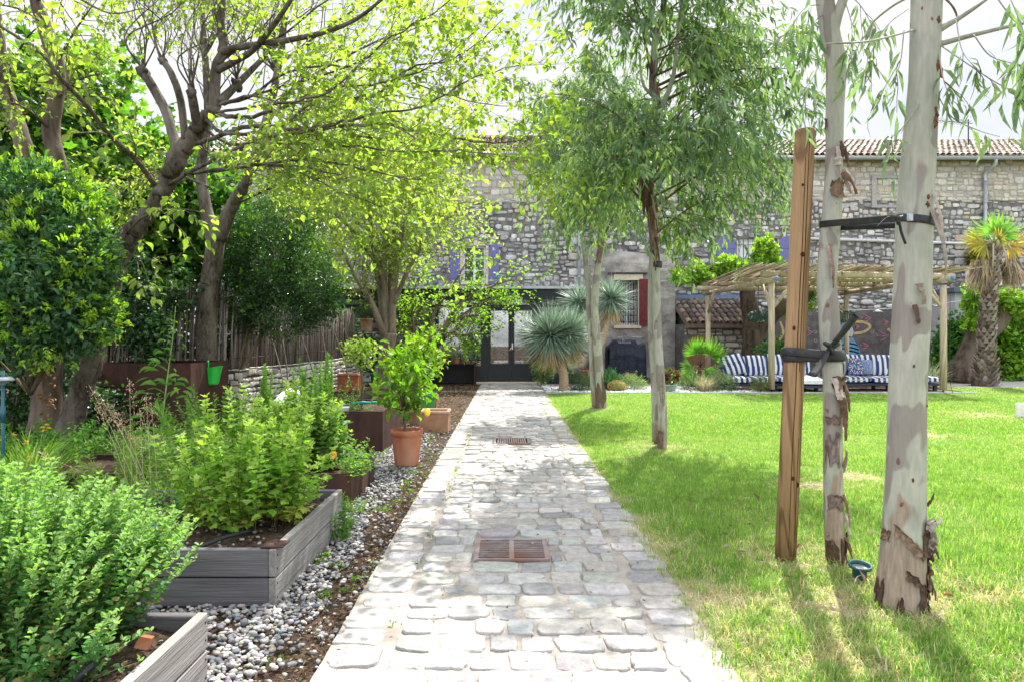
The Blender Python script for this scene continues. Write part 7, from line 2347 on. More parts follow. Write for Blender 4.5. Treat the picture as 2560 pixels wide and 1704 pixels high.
for p, d_ in ((FLp, A(.5, 0, 0)), (FLp, A(-.02, .5, 0)), (FRp, A(-.5, .03, 0)), (FRp, A(-.04, .5, 0)), (BLp, A(.03, -.5, 0)), (BRp, A(-.5, 0, 0))):
    pole(p + up * 2.02 + unit(d_) * .06, p + up * 2.56 + d_, .045, 'brace')
b = MB()
x = 5.62
while x < 10.55:
    sk = rng.normal(0, .07) + (.10 if x > 9.8 else 0)
    fy = 15.55 + rng.normal(0, .14)
    L = rng.uniform(3.8, 4.4)
    z = 2.875 - (x - 5.7) * .016 + rng.uniform(0, .05)
    r = rng.uniform(.009, .018)
    p0 = A(x + sk * 1.5, fy, z + .04 + rng.uniform(0, .05)); p1 = A(x - sk * .5 - .05, fy + L, z - .10)
    b.tube([p0, p0 * .5 + p1 * .5 + A(rng.normal(0, .04), 0, rng.normal(-.01, .01)), p1], [r * .8, r, r * .7], 6, pick([(.44, .36, .26), (.36, .28, .2), (.52, .45, .34), (.28, .22, .16)], 1)[0])
    x += r * 1.55
b.build('cane_roof', M['cane'], pg)
for (w, lab) in ((W(1745, 728, 17.2), 'green wire mesh lantern hanging left under the pergola'), (W(1944, 728, 17.2), 'green wire mesh lantern hanging right under the pergola beside the slim trunk')):
    t = thing('mesh_lantern', lab, 'lantern', tuple(w), 'green mesh lanterns under the pergola')
    b = MB()
    L_ = .26
    for k in range(9):
        x = -L_ + 2 * L_ * k / 8; r = .135 * math.sqrt(max(.12, 1 - (x / L_ / 1.08) ** 2)) + .01
        a_ = np.linspace(0, 2 * PI, 17)
        b.tube(np.stack([np.full(17, w[0] + x), w[1] + r * np.cos(a_), w[2] + r * np.sin(a_)], -1), .007, 5, cap=False)
    for a in np.linspace(0, 2 * PI, 25)[:-1]:
        xs = np.linspace(-L_, L_, 9); rr = .135 * np.sqrt(np.maximum(.12, 1 - (xs / L_ / 1.08) ** 2)) + .01
        b.tube(np.stack([w[0] + xs, w[1] + rr * math.cos(a), w[2] + rr * math.sin(a)], -1), .0065, 4, cap=False)
    b.build('mesh_shade', M['green_wire'], t)
    b = MB(); b.tube([w + A(0, 0, .13), w + A(0, 0, .93)], .004, 5); b.build('cord', M['iron'], t)
t = thing('string_light', 'thin cable with pale saucer lamps strung behind the pergola', 'light string', (9.8, 20.2, 2.1))
b = MB(); cpts = catmull([(8.4, 20.2, 2.35), (10, 20.3, 2.12), (12.0, 20.3, 2.2), (13.6, 20.4, 2.4)], 8); b.tube(cpts, .007, 5, cap=False); b.build('cable', M['white_paint'], t)
for i in (4, 8, 12, 16, 20):
    c_ = cpts[i]; b = MB(); b.lathe([(.02, c_[2] - .0), (.05, c_[2] - .03), (.14, c_[2] - .07), (.135, c_[2] - .075), (.0, c_[2] - .04)], c_[0], c_[1], 18, cap0=False); b.build('lamp_shade', M['white_paint'], t)
b = MB(); b.tube(catmull([FRp + A(.13, -.05, 2.3), FRp + A(.1, -.08, 1.2), FRp + A(.1, -.09, .35), FRp + A(.16, -.09, .04), FRp + A(.22, -.1, .02)], 4), .006, 5); tag(b.build('power_cable', M['pipe']), 'black power cable running down the right front pergola post', 'cable')
b = MB(); b.tube([A(9.25, 15.9, .42), A(9.36, 15.75, .0)], .006, 5); tag(b.build('thin_stake', M['iron']), 'thin dark stake in the lawn at the right end of the sofa', 'stake')

# ------------------------------------------------------------------ sofas
def cushion(mb, c, size, tilt=0.0, yaw=0.0, pinch=.5, n=9, col=(1, 1, 1), roll=0.0, stripe=False):
    n = 45 if stripe else n
    g = np.linspace(-1, 1, n)
    V_, F_ = [], []
    k = 0
    for ax_ in range(3):
        for s_ in (-1, 1):
            u, v = np.meshgrid(g, g)
            p = np.zeros((n * n, 3))
            p[:, ax_] = s_; p[:, (ax_ + 1) % 3] = u.ravel(); p[:, (ax_ + 2) % 3] = v.ravel()
            i, j = np.meshgrid(np.arange(n - 1), np.arange(n - 1)); q_ = (j * n + i).ravel()
            q4 = np.stack([q_, q_ + 1, q_ + n + 1, q_ + n], -1)
            F_.append((q4 if s_ > 0 else q4[:, ::-1]) + k); V_.append(p); k += n * n
    p = np.concatenate(V_)
    th = np.argmin(size)
    o = [a for a in range(3) if a != th]
    e = (1 - pinch * np.abs(p[:, o[0]]) ** 3) * (1 - pinch * np.abs(p[:, o[1]]) ** 3)
    p[:, th] *= e
    for a, b_ in ((o[0], o[1]), (o[1], o[0])):
        p[:, a] *= 1 - .07 * (1 - np.abs(p[:, b_]) ** 2) * 0 - .05 * np.abs(p[:, b_]) ** 6
    if stripe:
        on = np.sin(p[:, 0] * size[0] / 2 * 2 * PI / .13 + rng.uniform(0, 6) + .15 * np.sin(p[:, 2] * 2)) > -.05
        col = np.where(on[:, None], A(.032, .048, .15), A(.62, .63, .62))
    p = p * A(*size) / 2 + .006 * rng.standard_normal((1, 3))
    Mx = Matrix.Translation(tuple(c)) @ Matrix.Rotation(yaw, 4, 'Z') @ Matrix.Rotation(tilt, 4, 'X') @ Matrix.Rotation(roll, 4, 'Y')
    mb.add(xf(p, Mx), F_, col, smooth=True)
    # piping round the edge
    a_ = np.linspace(0, 2 * PI, 40)
    sx, sz = np.sign(np.cos(a_)) * np.abs(np.cos(a_)) ** .35, np.sign(np.sin(a_)) * np.abs(np.sin(a_)) ** .35
    e2 = np.zeros((40, 3)); e2[:, o[0]] = sx * size[o[0]] / 2 * .985; e2[:, o[1]] = sz * size[o[1]] / 2 * .985
    return xf(e2, Mx)


def sofa(label, x0, x1, yf, depth, seats, backs, chaise=None, frame_ext=.08, plain=()):
    t = thing('garden_sofa', label, 'sofa', ((x0 + x1) / 2, yf, 0), 'striped garden sofas under the pergola')
    b = MB(); b.box(x0 - frame_ext, x1 + frame_ext, yf, yf + depth, .13, .19, bev=.008)
    n_ = int((depth - .04) / .1)
    b.build('platform', M['navy_frame'], t)
    for x in (x0 + .1, (x0 + x1) / 2, x1 - .1):
        for y in (yf + .1, yf + depth - .1):
            l_ = MB(); l_.prism([(x - .035, y - .035, .1295), (x + .035, y - .035, .1295), (x + .035, y + .035, .1295), (x - .035, y + .035, .1295)], A(.0, 0, -.13)); l_.build('leg', M['navy_frame'], t)
    b = MB()
    for x in np.linspace(x0 + .05, x1 - .05, 9): b.box(x - .02, x + .02, yf + depth - .06, yf + depth - .03, .191, .62)
    b.box(x0, x1, yf + depth - .065, yf + depth - .025, .621, .66); b.build('back_frame', M['navy_frame'], t)
    ws = (x1 - x0) / seats
    for k in range(seats):
        c = MB(); e_ = cushion(c, (x0 + ws * (k + .5), yf + depth * .46, .275), (ws * .985, depth * .9, .17), 0, rng.normal(0, .02), .4, stripe=k not in plain)
        o = c.build('seat_cushion', M['canvas'] if k in plain else M['stripe'], t)
        p = MB(); p.tube(e_, .009, 5, cap=False); p.build('piping', M['canvas'], o)
    wb = (x1 - x0) / backs
    for k in range(backs):
        c = MB(); e_ = cushion(c, (x0 + wb * (k + .5), yf + depth * .80, .60 + rng.uniform(-.01, .02)), (wb * 1.04, .22, .52), -.3 + rng.normal(0, .05), rng.normal(0, .08), .62, roll=rng.normal(0, .09), stripe=True)
        o = c.build('back_cushion', M['stripe'], t)
        p = MB(); p.tube(e_, .009, 5, cap=False); p.build('piping', M['canvas'], o)
    return t


sofa('striped garden sofa under the left half of the pergola', 5.42, 7.62, 16.55, .86, 4, 4, plain=(3,))
sofa('striped garden sofa under the right half of the pergola', 8.05, 10.55, 16.6, .86, 3, 3, plain=())
t = thing('footstool', 'navy slatted side platform with a pale plain pad between the sofas', 'footstool', (7.35, 16.0, 0))
b = MB(); b.box(6.72, 8.0, 15.95, 16.5, .12, .18, bev=.008); b.build('platform', M['navy_frame'], t)
for x in (6.8, 7.9):
    for y in (16.02, 16.42): b = MB(); b.box(x - .03, x + .03, y - .03, y + .03, 0, .1195); b.build('leg', M['navy_frame'], t)
b = MB(); cushion(b, (7.2, 16.24, .25), (.98, .52, .14), 0, 0, .4); b.build('pad', M['canvas'], t)
# scatter cushions
mp, nt, out = mat_new('lemon_print')
tc = nt.nodes.new('ShaderNodeTexCoord')
mpg = nt.nodes.new('ShaderNodeMapping'); nt.links.new(tc.outputs['Object'], mpg.inputs[0]); mpg.inputs['Scale'].default_value = (5.5, 5.5, 5.5)
vz = nt.nodes.new('ShaderNodeTexVoronoi'); nt.links.new(mpg.outputs[0], vz.inputs['Vector'])
c1_ = mixc(nt, ramp(nt, vz.outputs['Distance'], [(.36, 1.0), (.40, 0.0)]), (.03, .09, .30), (.75, .50, .06))
principled(nt, out, c1_, .9, .1)
mq, nt, out = mat_new('dot_print')
tc = nt.nodes.new('ShaderNodeTexCoord')
mpg = nt.nodes.new('ShaderNodeMapping'); nt.links.new(tc.outputs['Object'], mpg.inputs[0]); mpg.inputs['Scale'].default_value = (34, 34, 34)
vz = nt.nodes.new('ShaderNodeTexVoronoi'); nt.links.new(mpg.outputs[0], vz.inputs['Vector'])
c1_ = mixc(nt, ramp(nt, vz.outputs['Distance'], [(.36, 1.0), (.42, 0.0)]), (.06, .10, .24), (.55, .58, .6))
principled(nt, out, c1_, .9, .1)
for (px, py, sz, m_, lab, ya) in ((1968, 842, .40, mp, 'blue scatter cushion with a yellow lemon print on the right sofa', .15), (1990, 842, .36, mq, 'blue and white speckled scatter cushion on the right sofa', -.1)):
    w = W(px, py, 16.95 if m_ is mp else 17.05)
    t = thing('scatter_cushion', lab, 'cushion', (w[0], w[1], w[2] - sz / 2))
    b = MB(); cushion(b, w, (sz, .14, sz), -.3, ya, .6); b.build('cover', m_, t)
# dining table and bowls behind
t = thing('dining_table', 'pale wooden dining table behind the striped sofas', 'table', (9.1, 18.6, 0))
b = MB(); b.box(8.2, 10.1, 18.2, 19.0, .70, .75, bev=.008); b.build('tabletop', M['pergola_wood'], t)
for x in (8.3, 10.0):
    for y in (18.28, 18.92): b = MB(); b.box(x - .04, x + .04, y - .04, y + .04, 0, .6995); b.build('leg', M['pergola_wood'], t)
for (px, r, hh, m_, lab) in ((2014, .13, .09, M['orange'], 'orange ceramic bowl on the dining table'), (1986, .17, .06, M['white_paint'], 'shallow white dish on the dining table left of the orange bowl'), (2043, .16, .07, M['celadon'], 'pale bowl on the dining table right of the orange bowl')):
    w = W(px, 818, 18.45)
    b = MB(); b.lathe([(r * .5, .7505), (r * .8, .75 + hh * .4), (r, .75 + hh), (r * .95, .75 + hh), (r * .7, .75 + hh * .45), (0, .75 + hh * .25)], w[0], 18.45, 24)
    tag(b.build('bowl', m_), lab, 'bowl')

# ------------------------------------------------------------------ yuccas
def rosette(lv, c, r, n, cols, w, elev=(-1.05, 1.55), lmul=(.62, 1.1)):
    el = np.arcsin(np.clip(rng.uniform(math.sin(elev[0]), math.sin(min(elev[1], 1.57)), n), -1, 1))
    az = rng.uniform(0, 2 * PI, n)
    D = np.stack([np.cos(az) * np.cos(el), np.sin(az) * np.cos(el), np.sin(el)], -1)
    lv.add(c + D * r * .06 + A(0, 0, .02), D + rng.normal(0, .13, (n, 3)), A(0, 0, 1) + rng.normal(0, .4, (n, 3)), r * rng.uniform(*lmul, n), w * rng.uniform(.8, 1.2, n), pick(cols, n, .16))


YC = [(.22, .31, .25), (.28, .37, .31), (.17, .25, .2), (.36, .44, .37), (.14, .21, .15)]
T_SPIKE = (A(0, -.0, 0, .08, .5, .0, .08, -.5, 0, .55, .38, -.012, .55, -.38, -.012, 1, 0, -.05).reshape(-1, 3), np.array([[0, 2, 1], [1, 2, 4], [1, 4, 3], [3, 4, 5]]))


M['yucca_trunk'] = m_bark('yucca_trunk', (.30, .22, .14), (.46, .36, .25), (.36, .27, .18), 1.6, 16, .8)


def yucca(label, trunk_pts, heads, skirt_n, tr_r, bend=None):
    t = thing('yucca', label, 'yucca', tuple(A(*trunk_pts[0][0]) * A(1, 1, 0)), 'blue grey yuccas by the house door')
    wd = MB()
    for pts, r in trunk_pts.items() if isinstance(trunk_pts, dict) else trunk_pts and [(p, tr_r) for p in trunk_pts]:
        pp = catmull(pts, 6)
        wd.tube(pp, np.linspace(r, r * .8, len(pp)), 16, lump=.06)
    wd.build('trunk', M['yucca_trunk'], t)
    lv, sk = Leaves(), Leaves()
    for c, r, n in heads:
        rosette(lv, A(*c), r, n, YC, r * .020 + .004)
        m = skirt_n
        az = rng.uniform(0, 2 * PI, m); rr = rng.uniform(.03, .22, m) * r
        el = rng.uniform(-1.45, -.75, m)
        D = np.stack([np.cos(az) * np.cos(el), np.sin(az) * np.cos(el), np.sin(el)], -1)
        base = A(*c) + np.stack([np.cos(az) * rr, np.sin(az) * rr, rng.uniform(-.5, -.05, m) * r], -1)
        sk.add(base, D, rng.normal(0, .4, (m, 3)) + A(0, 0, 1), r * rng.uniform(.4, .75, m), .016, pick([(.46, .32, .15), (.52, .39, .21), (.36, .24, .11), (.58, .47, .3)], m))
    mb = MB(); lv.into(mb, T_SPIKE); mb.build('leaf_head', M['yucca_leaf'], t)
    mb = MB(); sk.into(mb, T_SPIKE); mb.build('dead_skirt', M['dry'], t)


w = W(1297, 778, 16.5)
c0 = (w[0] - .22, 16.5, 1.25)
yucca('big round headed blue grey yucca with straw skirt beside the path end', [[(W(1297, 900, 16.5)[0], 16.5, -.03), (w[0] + .0, 16.5, .35), (w[0] - .1, 16.5, .8)]], [((w[0] - .33, 16.45, 1.32), .86, 1500), ((w[0] + .13, 16.55, 1.36), .80, 1300)], 380, .13)
w1_, w2_ = W(1335, 698, 18), W(1405, 690, 18)
yucca('two headed taller yucca behind, before the barred window', [[(W(1356, 868, 18)[0], 18, -.03), (2.3, 18, .9), (w1_[0] + .15, 18, 2.0)], [(2.3, 18, .85), (2.52, 18, 1.4), (w2_[0] - .02, 18, 2.1)]], [(tuple(w1_), .74, 620), (tuple(w2_), .76, 680)], 150, .12)

# ------------------------------------------------------------------ small bed plants
def mound(name, label, px, py, Y, rx, rz, cols, n=220, L=(.03, .06), ratio=.25, mat='herb_leaf', group=None, tpl=None, z0=0.0):
    w = W(px, py, Y)
    t = thing(name, label, 'shrub', (w[0], Y, z0), group)
    P = Plant()
    P.cluster((w[0], Y, z0 + rz * .8), (rx, rx * .9, rz), n, dict(L=L, ratio=ratio, cols=cols, k=10, cl=.04, spread=.6, tilt=.8, var=.15), .8, .35, .5)
    for _ in range(6): P.bough([A(w[0], Y, z0), A(w[0] + rng.normal(0, rx * .4), Y + rng.normal(0, .1), z0 + rz)], .008, .003, 4, 3, world=True)
    P.finish(t, tpl or T_DIAM, M['twig'], M[mat], 'stems', 'foliage')


SAN = [(.19, .25, .17), (.24, .3, .21), (.14, .2, .13)]
mound('lavender_mound', 'dark silvery mound between the big yucca trunk and the twin eucalyptus', 1336, 876, 16.6, .34, .26, [(.10, .15, .10), (.14, .2, .13)], 260)
mound('lavender_mound', 'silvery mound right of the golden cactus', 1448, 870, 17.0, .5, .2, SAN, 300)
mound('lavender_mound', 'silvery mound at the right end of the white pebbles', 1660, 880, 16.6, .4, .24, SAN, 300)
mound('lavender_mound', 'pale silver mound left of the feather grass', 1585, 865, 17.0, .35, .3, SAN, 240)
mound('lavender_mound', 'silver shrub below the small fan palm beside the sofa', 1640, 860, 17.3, .4, .3, SAN, 240)
mound('euphorbia', 'bright green drooping succulent behind the twin eucalyptus foot', 1404, 868, 16.9, .24, .24, [(.10, .25, .13), (.15, .31, .14)], 130, (.08, .14), .3)
mound('pot_shrub', 'variegated shrub in a dark pot beside the conservatory door', 1250, 850, 18.4, .26, .36, [(.16, .25, .10), (.24, .32, .16)], 130, (.06, .1), .35, z0=.1)
mound('dwarf_conifer', 'small conical dwarf conifer at the lawn edge by the pergola post', 1749, 885, 16.1, .22, .22, [(.10, .14, .05), (.16, .18, .07), (.2, .2, .1)], 240, (.02, .04), .25)
blades('feather_grass', 'pale feathery grass tuft at the lawn edge under the small palm', 'grass', W(1620, 890, 16.3)[0], 16.3, 0, .3, 420, (.3, .62), .006, [(.42, .40, .26), (.30, .33, .18), (.5, .46, .34)], 'dry', (.05, .7), None, .5)
blades('agave', 'spiky green blade plant at the foot of the small palm', 'plant', W(1595, 850, 16.8)[0], 16.8, .1, .3, 46, (.3, .55), .03, [(.12, .28, .05), (.16, .32, .06)], 'yucca_leaf', (.4, 1.3), None, .2)
blades('sotol', 'fine grey green spiky rosette at the right end of the sofa', 'plant', W(2135, 880, 17.9)[0], 17.9, .05, .35, 340, (.5, .95), .012, [(.22, .27, .14), (.30, .34, .22), (.16, .2, .1)], 'yucca_leaf', (.2, 1.4), None, .35)
blades('dead_agave', 'drooping brown dead agave leaves before the barbecue', 'plant', W(1442, 858, 18.2)[0], 18.2, .3, .15, 40, (.2, .34), .02, [(.2, .14, .09), (.28, .2, .13)], 'dry', (.5, 1.4), None, 1.1)
t = thing('ball_cactus', 'golden spined ball cactus on the white pebbles', 'cactus', tuple(W(1419, 893, 16.5) * A(1, 1, 0)))
w = W(1419, 883, 16.5); b = MB()
tv, tf = ICO3
az = np.arctan2(tv[:, 1], tv[:, 0])
b.add(A(w[0], 16.5, .12) + tv * A(.2, .18, .135) * (1 + .05 * np.cos(az * 18))[:, None], tf, (.18, .2, .06), smooth=True); b.build('body', M['stem'], t)
lv = Leaves(); d_ = rdir(1500); d_ = d_[d_[:, 2] > -.4]
lv.add(A(w[0], 16.5, .12) + d_ * A(.2, .18, .135), d_ + rdir(len(d_)) * .6, rdir(len(d_)), rng.uniform(.03, .055, len(d_)), .006, pick([(.55, .42, .15), (.62, .5, .24), (.45, .33, .12)], len(d_)))
b = MB(); lv.into(b, T_DIAM); b.build('spines', M['dry'], t)
t = pot('wide celadon bowl planter behind the central eucalyptus', W(1523, 900, 16.3)[0] + .05, 16.3, .0, .24, .31, .2, M['celadon'], name='bowl_planter')
w = W(1530, 885, 16.3)
t = thing('aeonium', 'dark purple rosette succulent in the wide bowl', 'succulent', (w[0] + .1, 16.3, .2))
P = Plant(); P.cluster((w[0] + .13, 16.25, .36), (.2, .2, .16), 60, dict(L=(.05, .09), ratio=.5, cols=[(.10, .03, .035), (.15, .07, .04), (.12, .17, .05)], k=10, cl=.02, spread=.5, tilt=.4), .8, .6, .5)
P.bough([A(w[0] + .13, 16.25, .18), A(w[0] + .13, 16.25, .35)], .02, .015, 6, world=True)
P.finish(t, T_OVATE, M['twig'], M['shrub_leaf'], 'stems', 'rosettes')
pot('terracotta pot in the shade between the yuccas', W(1349, 860, 18.6)[0], 18.6, .0, .14, .19, .42, M['terracotta'])

# ------------------------------------------------------------------ covered barbecue
t = thing('covered_barbecue', 'barbecue under a navy cover standing by the grey rendered wall', 'barbecue', tuple(W(1443, 880, 20.2) * A(1, 1, 0)))
c8 = lambda x, y: ((1300 + x / 4.1275) * .9203, (640 + y / 4.1275) * .9203)
sil = [(903, 1180), (905, 1060), (906, 960), (915, 935), (940, 918), (975, 880), (990, 866), (1010, 862), (1080, 861), (1150, 861), (1190, 864), (1202, 880), (1214, 908), (1235, 914), (1270, 910), (1296, 906), (1303, 960), (1308, 1060), (1312, 1180)]
BYf = 20.0
S_ = np.array([W(*c8(*p), BYf) for p in sil]); S_[0, 2] = S_[-1, 2] = .0
S_ = catmull(S_, 3)
cx_, = [S_[:, 0].mean()]
rings = []
for (yy, ins, dz) in ((0, .035, -.03), (.02, .01, -.008), (.06, 0, 0), (.3, -.01, .004), (.58, 0, 0), (.64, .03, -.03)):
    R_ = S_.copy(); R_[:, 1] = BYf + yy
    R_[:, 0] = cx_ + (R_[:, 0] - cx_) * (1 - ins)
    up_ = R_[:, 2] > .1
    R_[up_, 2] += dz
    rings.append(R_)
b = MB()
k = len(S_)
vv = np.concatenate(rings)
i = np.arange(k - 1)
b.add(vv, np.concatenate([np.stack([i + r * k, i + 1 + r * k, i + 1 + (r + 1) * k, i + (r + 1) * k], -1) for r in range(5)]), smooth=True)
# front and back faces as folded cloth grids
for yy, sgn, ri in ((0, -1, 0), (.64, 1, 5)):
    rows = 14
    g = []
    xs_ = np.linspace(rings[ri][:, 0].min(), rings[ri][:, 0].max(), 34)
    top = np.interp(xs_, rings[ri][:, 0][np.argsort(rings[ri][:, 0])], rings[ri][:, 2][np.argsort(rings[ri][:, 0])])
    for r in range(rows + 1):
        f_ = r / rows
        z = top * f_
        y = BYf + yy + sgn * (.0 + (.018 * np.sin(xs_ * 21 + f_ * 4) + .012 * np.sin(xs_ * 47 - f_ * 6)) * (1 - f_) + .03 * np.sin(PI * f_) + (.025 * (abs(f_ - .66) < .06)))
        g.append(np.stack([xs_, y, z], -1))
    g = np.concatenate(g); m_ = 34
    ii, jj = np.meshgrid(np.arange(m_ - 1), np.arange(rows)); q_ = (jj * m_ + ii).ravel()
    b.add(g, np.stack([q_, q_ + 1, q_ + m_ + 1, q_ + m_], -1), smooth=True)
b.build('cover', M['navy_cover'], t)


def text_mesh(txt, size, loc, mat, parent, name, ext=.002, bold=1.0):
    cu = bpy.data.curves.new(name, 'FONT'); cu.body = txt; cu.size = size; cu.extrude = ext; cu.align_x = 'CENTER'; cu.offset = .002 * bold
    o = bpy.data.objects.new('tmp_' + name, cu); COL.objects.link(o)
    bpy.context.view_layer.update()
    me = bpy.data.meshes.new_from_object(o.evaluated_get(bpy.context.evaluated_depsgraph_get()))
    bpy.data.objects.remove(o)
    me.materials.clear(); me.materials.append(mat)
    n_ = bpy.data.objects.new(name, me); COL.objects.link(n_)
    n_.parent = parent
    n_.location = tuple(A(*loc) - ORIGIN[parent.name]); n_.rotation_euler = (PI / 2, 0, 0)
    return n_


w = W(*c8(1075, 900), BYf - .075)
M['print'] = m_plain('grey_print', (.22, .24, .27), .7)
text_mesh('TRAEGER', .095, (w[0], BYf - .075, w[2]), M['print'], t, 'cover_lettering')
b = MB(); wl_ = W(*c8(1066, 872), BYf - .073); b.prism([wl_ + A(-.05, 0, 0), wl_ + A(.05, 0, 0), wl_ + A(.035, 0, .018), wl_ + A(0, 0, .03), wl_ + A(-.03, 0, .02)], A(0, -.003, 0)); b.build('cover_emblem', M['print'], t)

# ------------------------------------------------------------------ palms, old trees, hedge
def fan(lv, base, d, side, R, n, ang, cols, wid, droop=.0, fold=0.0):
    d, side = unit(A(*d)), unit(A(*side))
    nn = np.cross(side, d)
    for a in np.linspace(-ang, ang, n):
        v_ = d * math.cos(a) + side * math.sin(a) + A(0, 0, -droop * (abs(a) / ang) ** 2) + nn * rng.normal(0, .05)
        lv.add(base, v_, nn + side * rng.normal(0, .5), R * rng.uniform(.88, 1.05) * (1 - .18 * (abs(a) / ang) ** 3), wid, pick(cols, 1, .12))


t = thing('fan_palm', 'small green fan palm at the corner of the tiled shed', 'palm', tuple(W(1613, 880, 17.0) * A(1, 1, 0)))
P = Plant()
c_ = W(1610, 852, 17.0)
P.bough([A(c_[0], 17, 0), A(c_[0], 17, .3), c_ + A(0, 0, .02)], .07, .045, 10, 4, .06, world=True)
fl = Leaves()
for (px, py, R, ya, col) in ((1592, 775, .52, -.25, 0), (1664, 786, .6, .9, 0), (1622, 775, .3, .1, 1), (1568, 848, .4, -1.2, 1), (1585, 868, .36, -1.6, 1), (1640, 860, .32, 1.8, 1)):
    e_ = W(px, py, 17 + rng.uniform(-.25, .25)); b0 = c_ + A(0, 0, .1)
    d_ = unit(e_ - b0)
    st_ = b0 + (e_ - b0) * .45
    P.wood.tube([b0, b0 * .5 + st_ * .5 + A(0, 0, .02), st_], [.014, .01, .008], 5, (.15, .25, .06))
    fan(fl, st_, d_ + A(0, -.25, 0), np.cross(d_, A(0, -1, .25)), R * .9, 26, 1.35, [(.11, .26, .035), (.16, .32, .045), (.08, .2, .03)], .042, .25)
P.wood.build('trunk', M['bark_dark'], t)
b = MB(); fl.into(b, T_SPIKE); b.build('fronds', M['herb_leaf'], t)

t = thing('tall_palm', 'tall fan palm with boot scarred trunk and dead frond skirt at right', 'palm', tuple(W(2266, 888, 18.3) * A(1, 1, 0)))
YQ = 18.3
b = MB()
pth = catmull([W(2265, 892, YQ), W(2268, 830, YQ), W(2272, 740, YQ), W(2279, 640, YQ), W(2286, 562, YQ)], 6)
rad = np.interp(np.linspace(0, 1, len(pth)), [0, .12, .3, 1], [.27, .24, .19, .17])
b.tube(pth, rad, 16)
b.build('trunk', M['bark_dark'], t)
b = MB()
n_ = 46
for k in range(n_):
    f = k / n_; i = int(f * (len(pth) - 1)); c_ = pth[i] * (1 - (f * (len(pth) - 1) - i)) + pth[min(i + 1, len(pth) - 1)] * (f * (len(pth) - 1) - i); r = np.interp(f, np.linspace(0, 1, len(pth)), rad)
    m_ = 10
    for q_ in range(m_):
        a = (q_ + .5 * (k % 2)) * 2 * PI / m_ + rng.normal(0, .08)
        o_ = A(math.cos(a), math.sin(a), 0); s2_ = A(-math.sin(a), math.cos(a), 0)
        L = rng.uniform(.09, .14) * (1.3 if f < .25 else 1); w_ = .07 * (r / .19)
        p0 = c_ + o_ * r * .95
        col = pick([(.22, .17, .145), (.30, .25, .22), (.36, .31, .28), (.16, .12, .1)], 1)[0]
        lean_ = .035 + .04 * rng.random() + (.05 if f < .25 else 0)
        b.prism([p0 - s2_ * w_, p0 + s2_ * w_, p0 + s2_ * w_ * .3 + o_ * lean_ + A(0, 0, L), p0 - s2_ * w_ * .3 + o_ * lean_ + A(0, 0, L)], o_ * .012, col)
b.build('trunk_boots', M['peel'], t)
top = pth[-1]
fl = Leaves(); st_ = MB()
for (dx, dy, dz, R, cl, n, wd) in ((-.1, -.3, 1, .62, 0, 26, .05), (.55, -.2, .75, .6, 0, 24, .05), (-.35, .3, .9, .6, 0, 22, .05), (-1, -.15, .18, .62, 1, 24, .05), (-.95, -.4, -.1, .6, 1, 22, .05), (1, -.2, .1, .62, 2, 24, .05), (.9, -.5, -.15, .55, 2, 20, .05), (-.7, .5, .35, .55, 1, 18, .05), (.3, .7, .5, .6, 0, 20, .05), (-.2, -.8, .2, .5, 1, 18, .045)):
    d_ = unit(A(dx, dy, dz)); e_ = top + d_ * .42
    cols = ([(.13, .28, .06), (.20, .36, .08), (.26, .40, .1)], [(.40, .36, .06), (.30, .30, .06), (.45, .30, .08)], [(.55, .34, .06), (.45, .33, .08), (.35, .26, .08)])[cl]
    st_.tube([top, top * .5 + e_ * .5 + A(0, 0, .04), e_], [.02, .014, .01], 5, (.3, .32, .12))
    s2_ = np.cross(d_, A(0, -1, .35)); s2_ = s2_ if np.linalg.norm(s2_) > .1 else A(1, 0, 0)
    fan(fl, e_ - d_ * .1, d_, s2_, R, n, 1.45, cols, wd, .25)
for dx, dz in ((.1, -1), (-.12, -1), (.25, -.8)):
    st_.tube([top + A(dx, -.16, 0), top + A(dx * 1.5, -.24, -.3), top + A(dx * 1.6, -.26, -.65)], [.03, .02, .012], 5, (.42, .36, .25))
st_.build('frond_stems', M['stem'], t)
b = MB(); fl.into(b, T_SPIKE); b.build('fronds', M['herb_leaf'], t)
fl = Leaves()
for (a, z, n) in ((-2.9, .55, 70), (-2.5, .6, 70), (-.35, .5, 80), (0, .5, 80), (-.8, .6, 70), (2.8, .55, 60), (.5, .55, 60), (3.5, .7, 50)):
    c_ = top + A(math.cos(a) * .42, math.sin(a) * .35, -z + .1)
    D = A(math.cos(a) * .18, math.sin(a) * .1, -1) + rng.normal(0, .16, (n, 3))
    fl.add(c_ + rng.normal(0, .05, (n, 3)), D, rdir(n), rng.uniform(.55, .95, n), .025, pick([(.30, .24, .19), (.38, .31, .25), (.22, .17, .13), (.42, .33, .2)], n))
b = MB(); fl.into(b, T_SPIKE); b.build('dead_fronds', M['dry'], t)

TUF = dict(L=(.10, .17), ratio=.85, cols=[(.16, .32, .03), (.22, .38, .04), (.28, .42, .06)], k=8, cl=.07, spread=.8, tilt=.5)
t = thing('old_mulberry', 'gnarled old pollard with thick dark trunk behind the left sofa', 'tree', tuple(W(*c7(610, 1000), 20.4) * A(1, 1, 0)))
P = Plant()
q7 = lambda x, y, Y: (*c7(x, y), Y)
P.bough([q7(600, 1030, 20.4), q7(605, 900, 20.4), q7(625, 760, 20.4), q7(640, 680, 20.4)], [.42, .34, .33, .36], None, 16, 7, .07)
P.bough([q7(640, 720, 20.4), q7(610, 600, 20.4), q7(585, 450, 20.5), q7(590, 340, 20.5)], [.3, .25, .24, .22], None, 14, 6, .07)
P.bough([q7(650, 720, 20.4), q7(730, 600, 20.2), q7(830, 520, 20.0), q7(940, 490, 19.8), q7(1000, 430, 19.7)], [.28, .22, .2, .15, .06], None, 14, 6, .07)
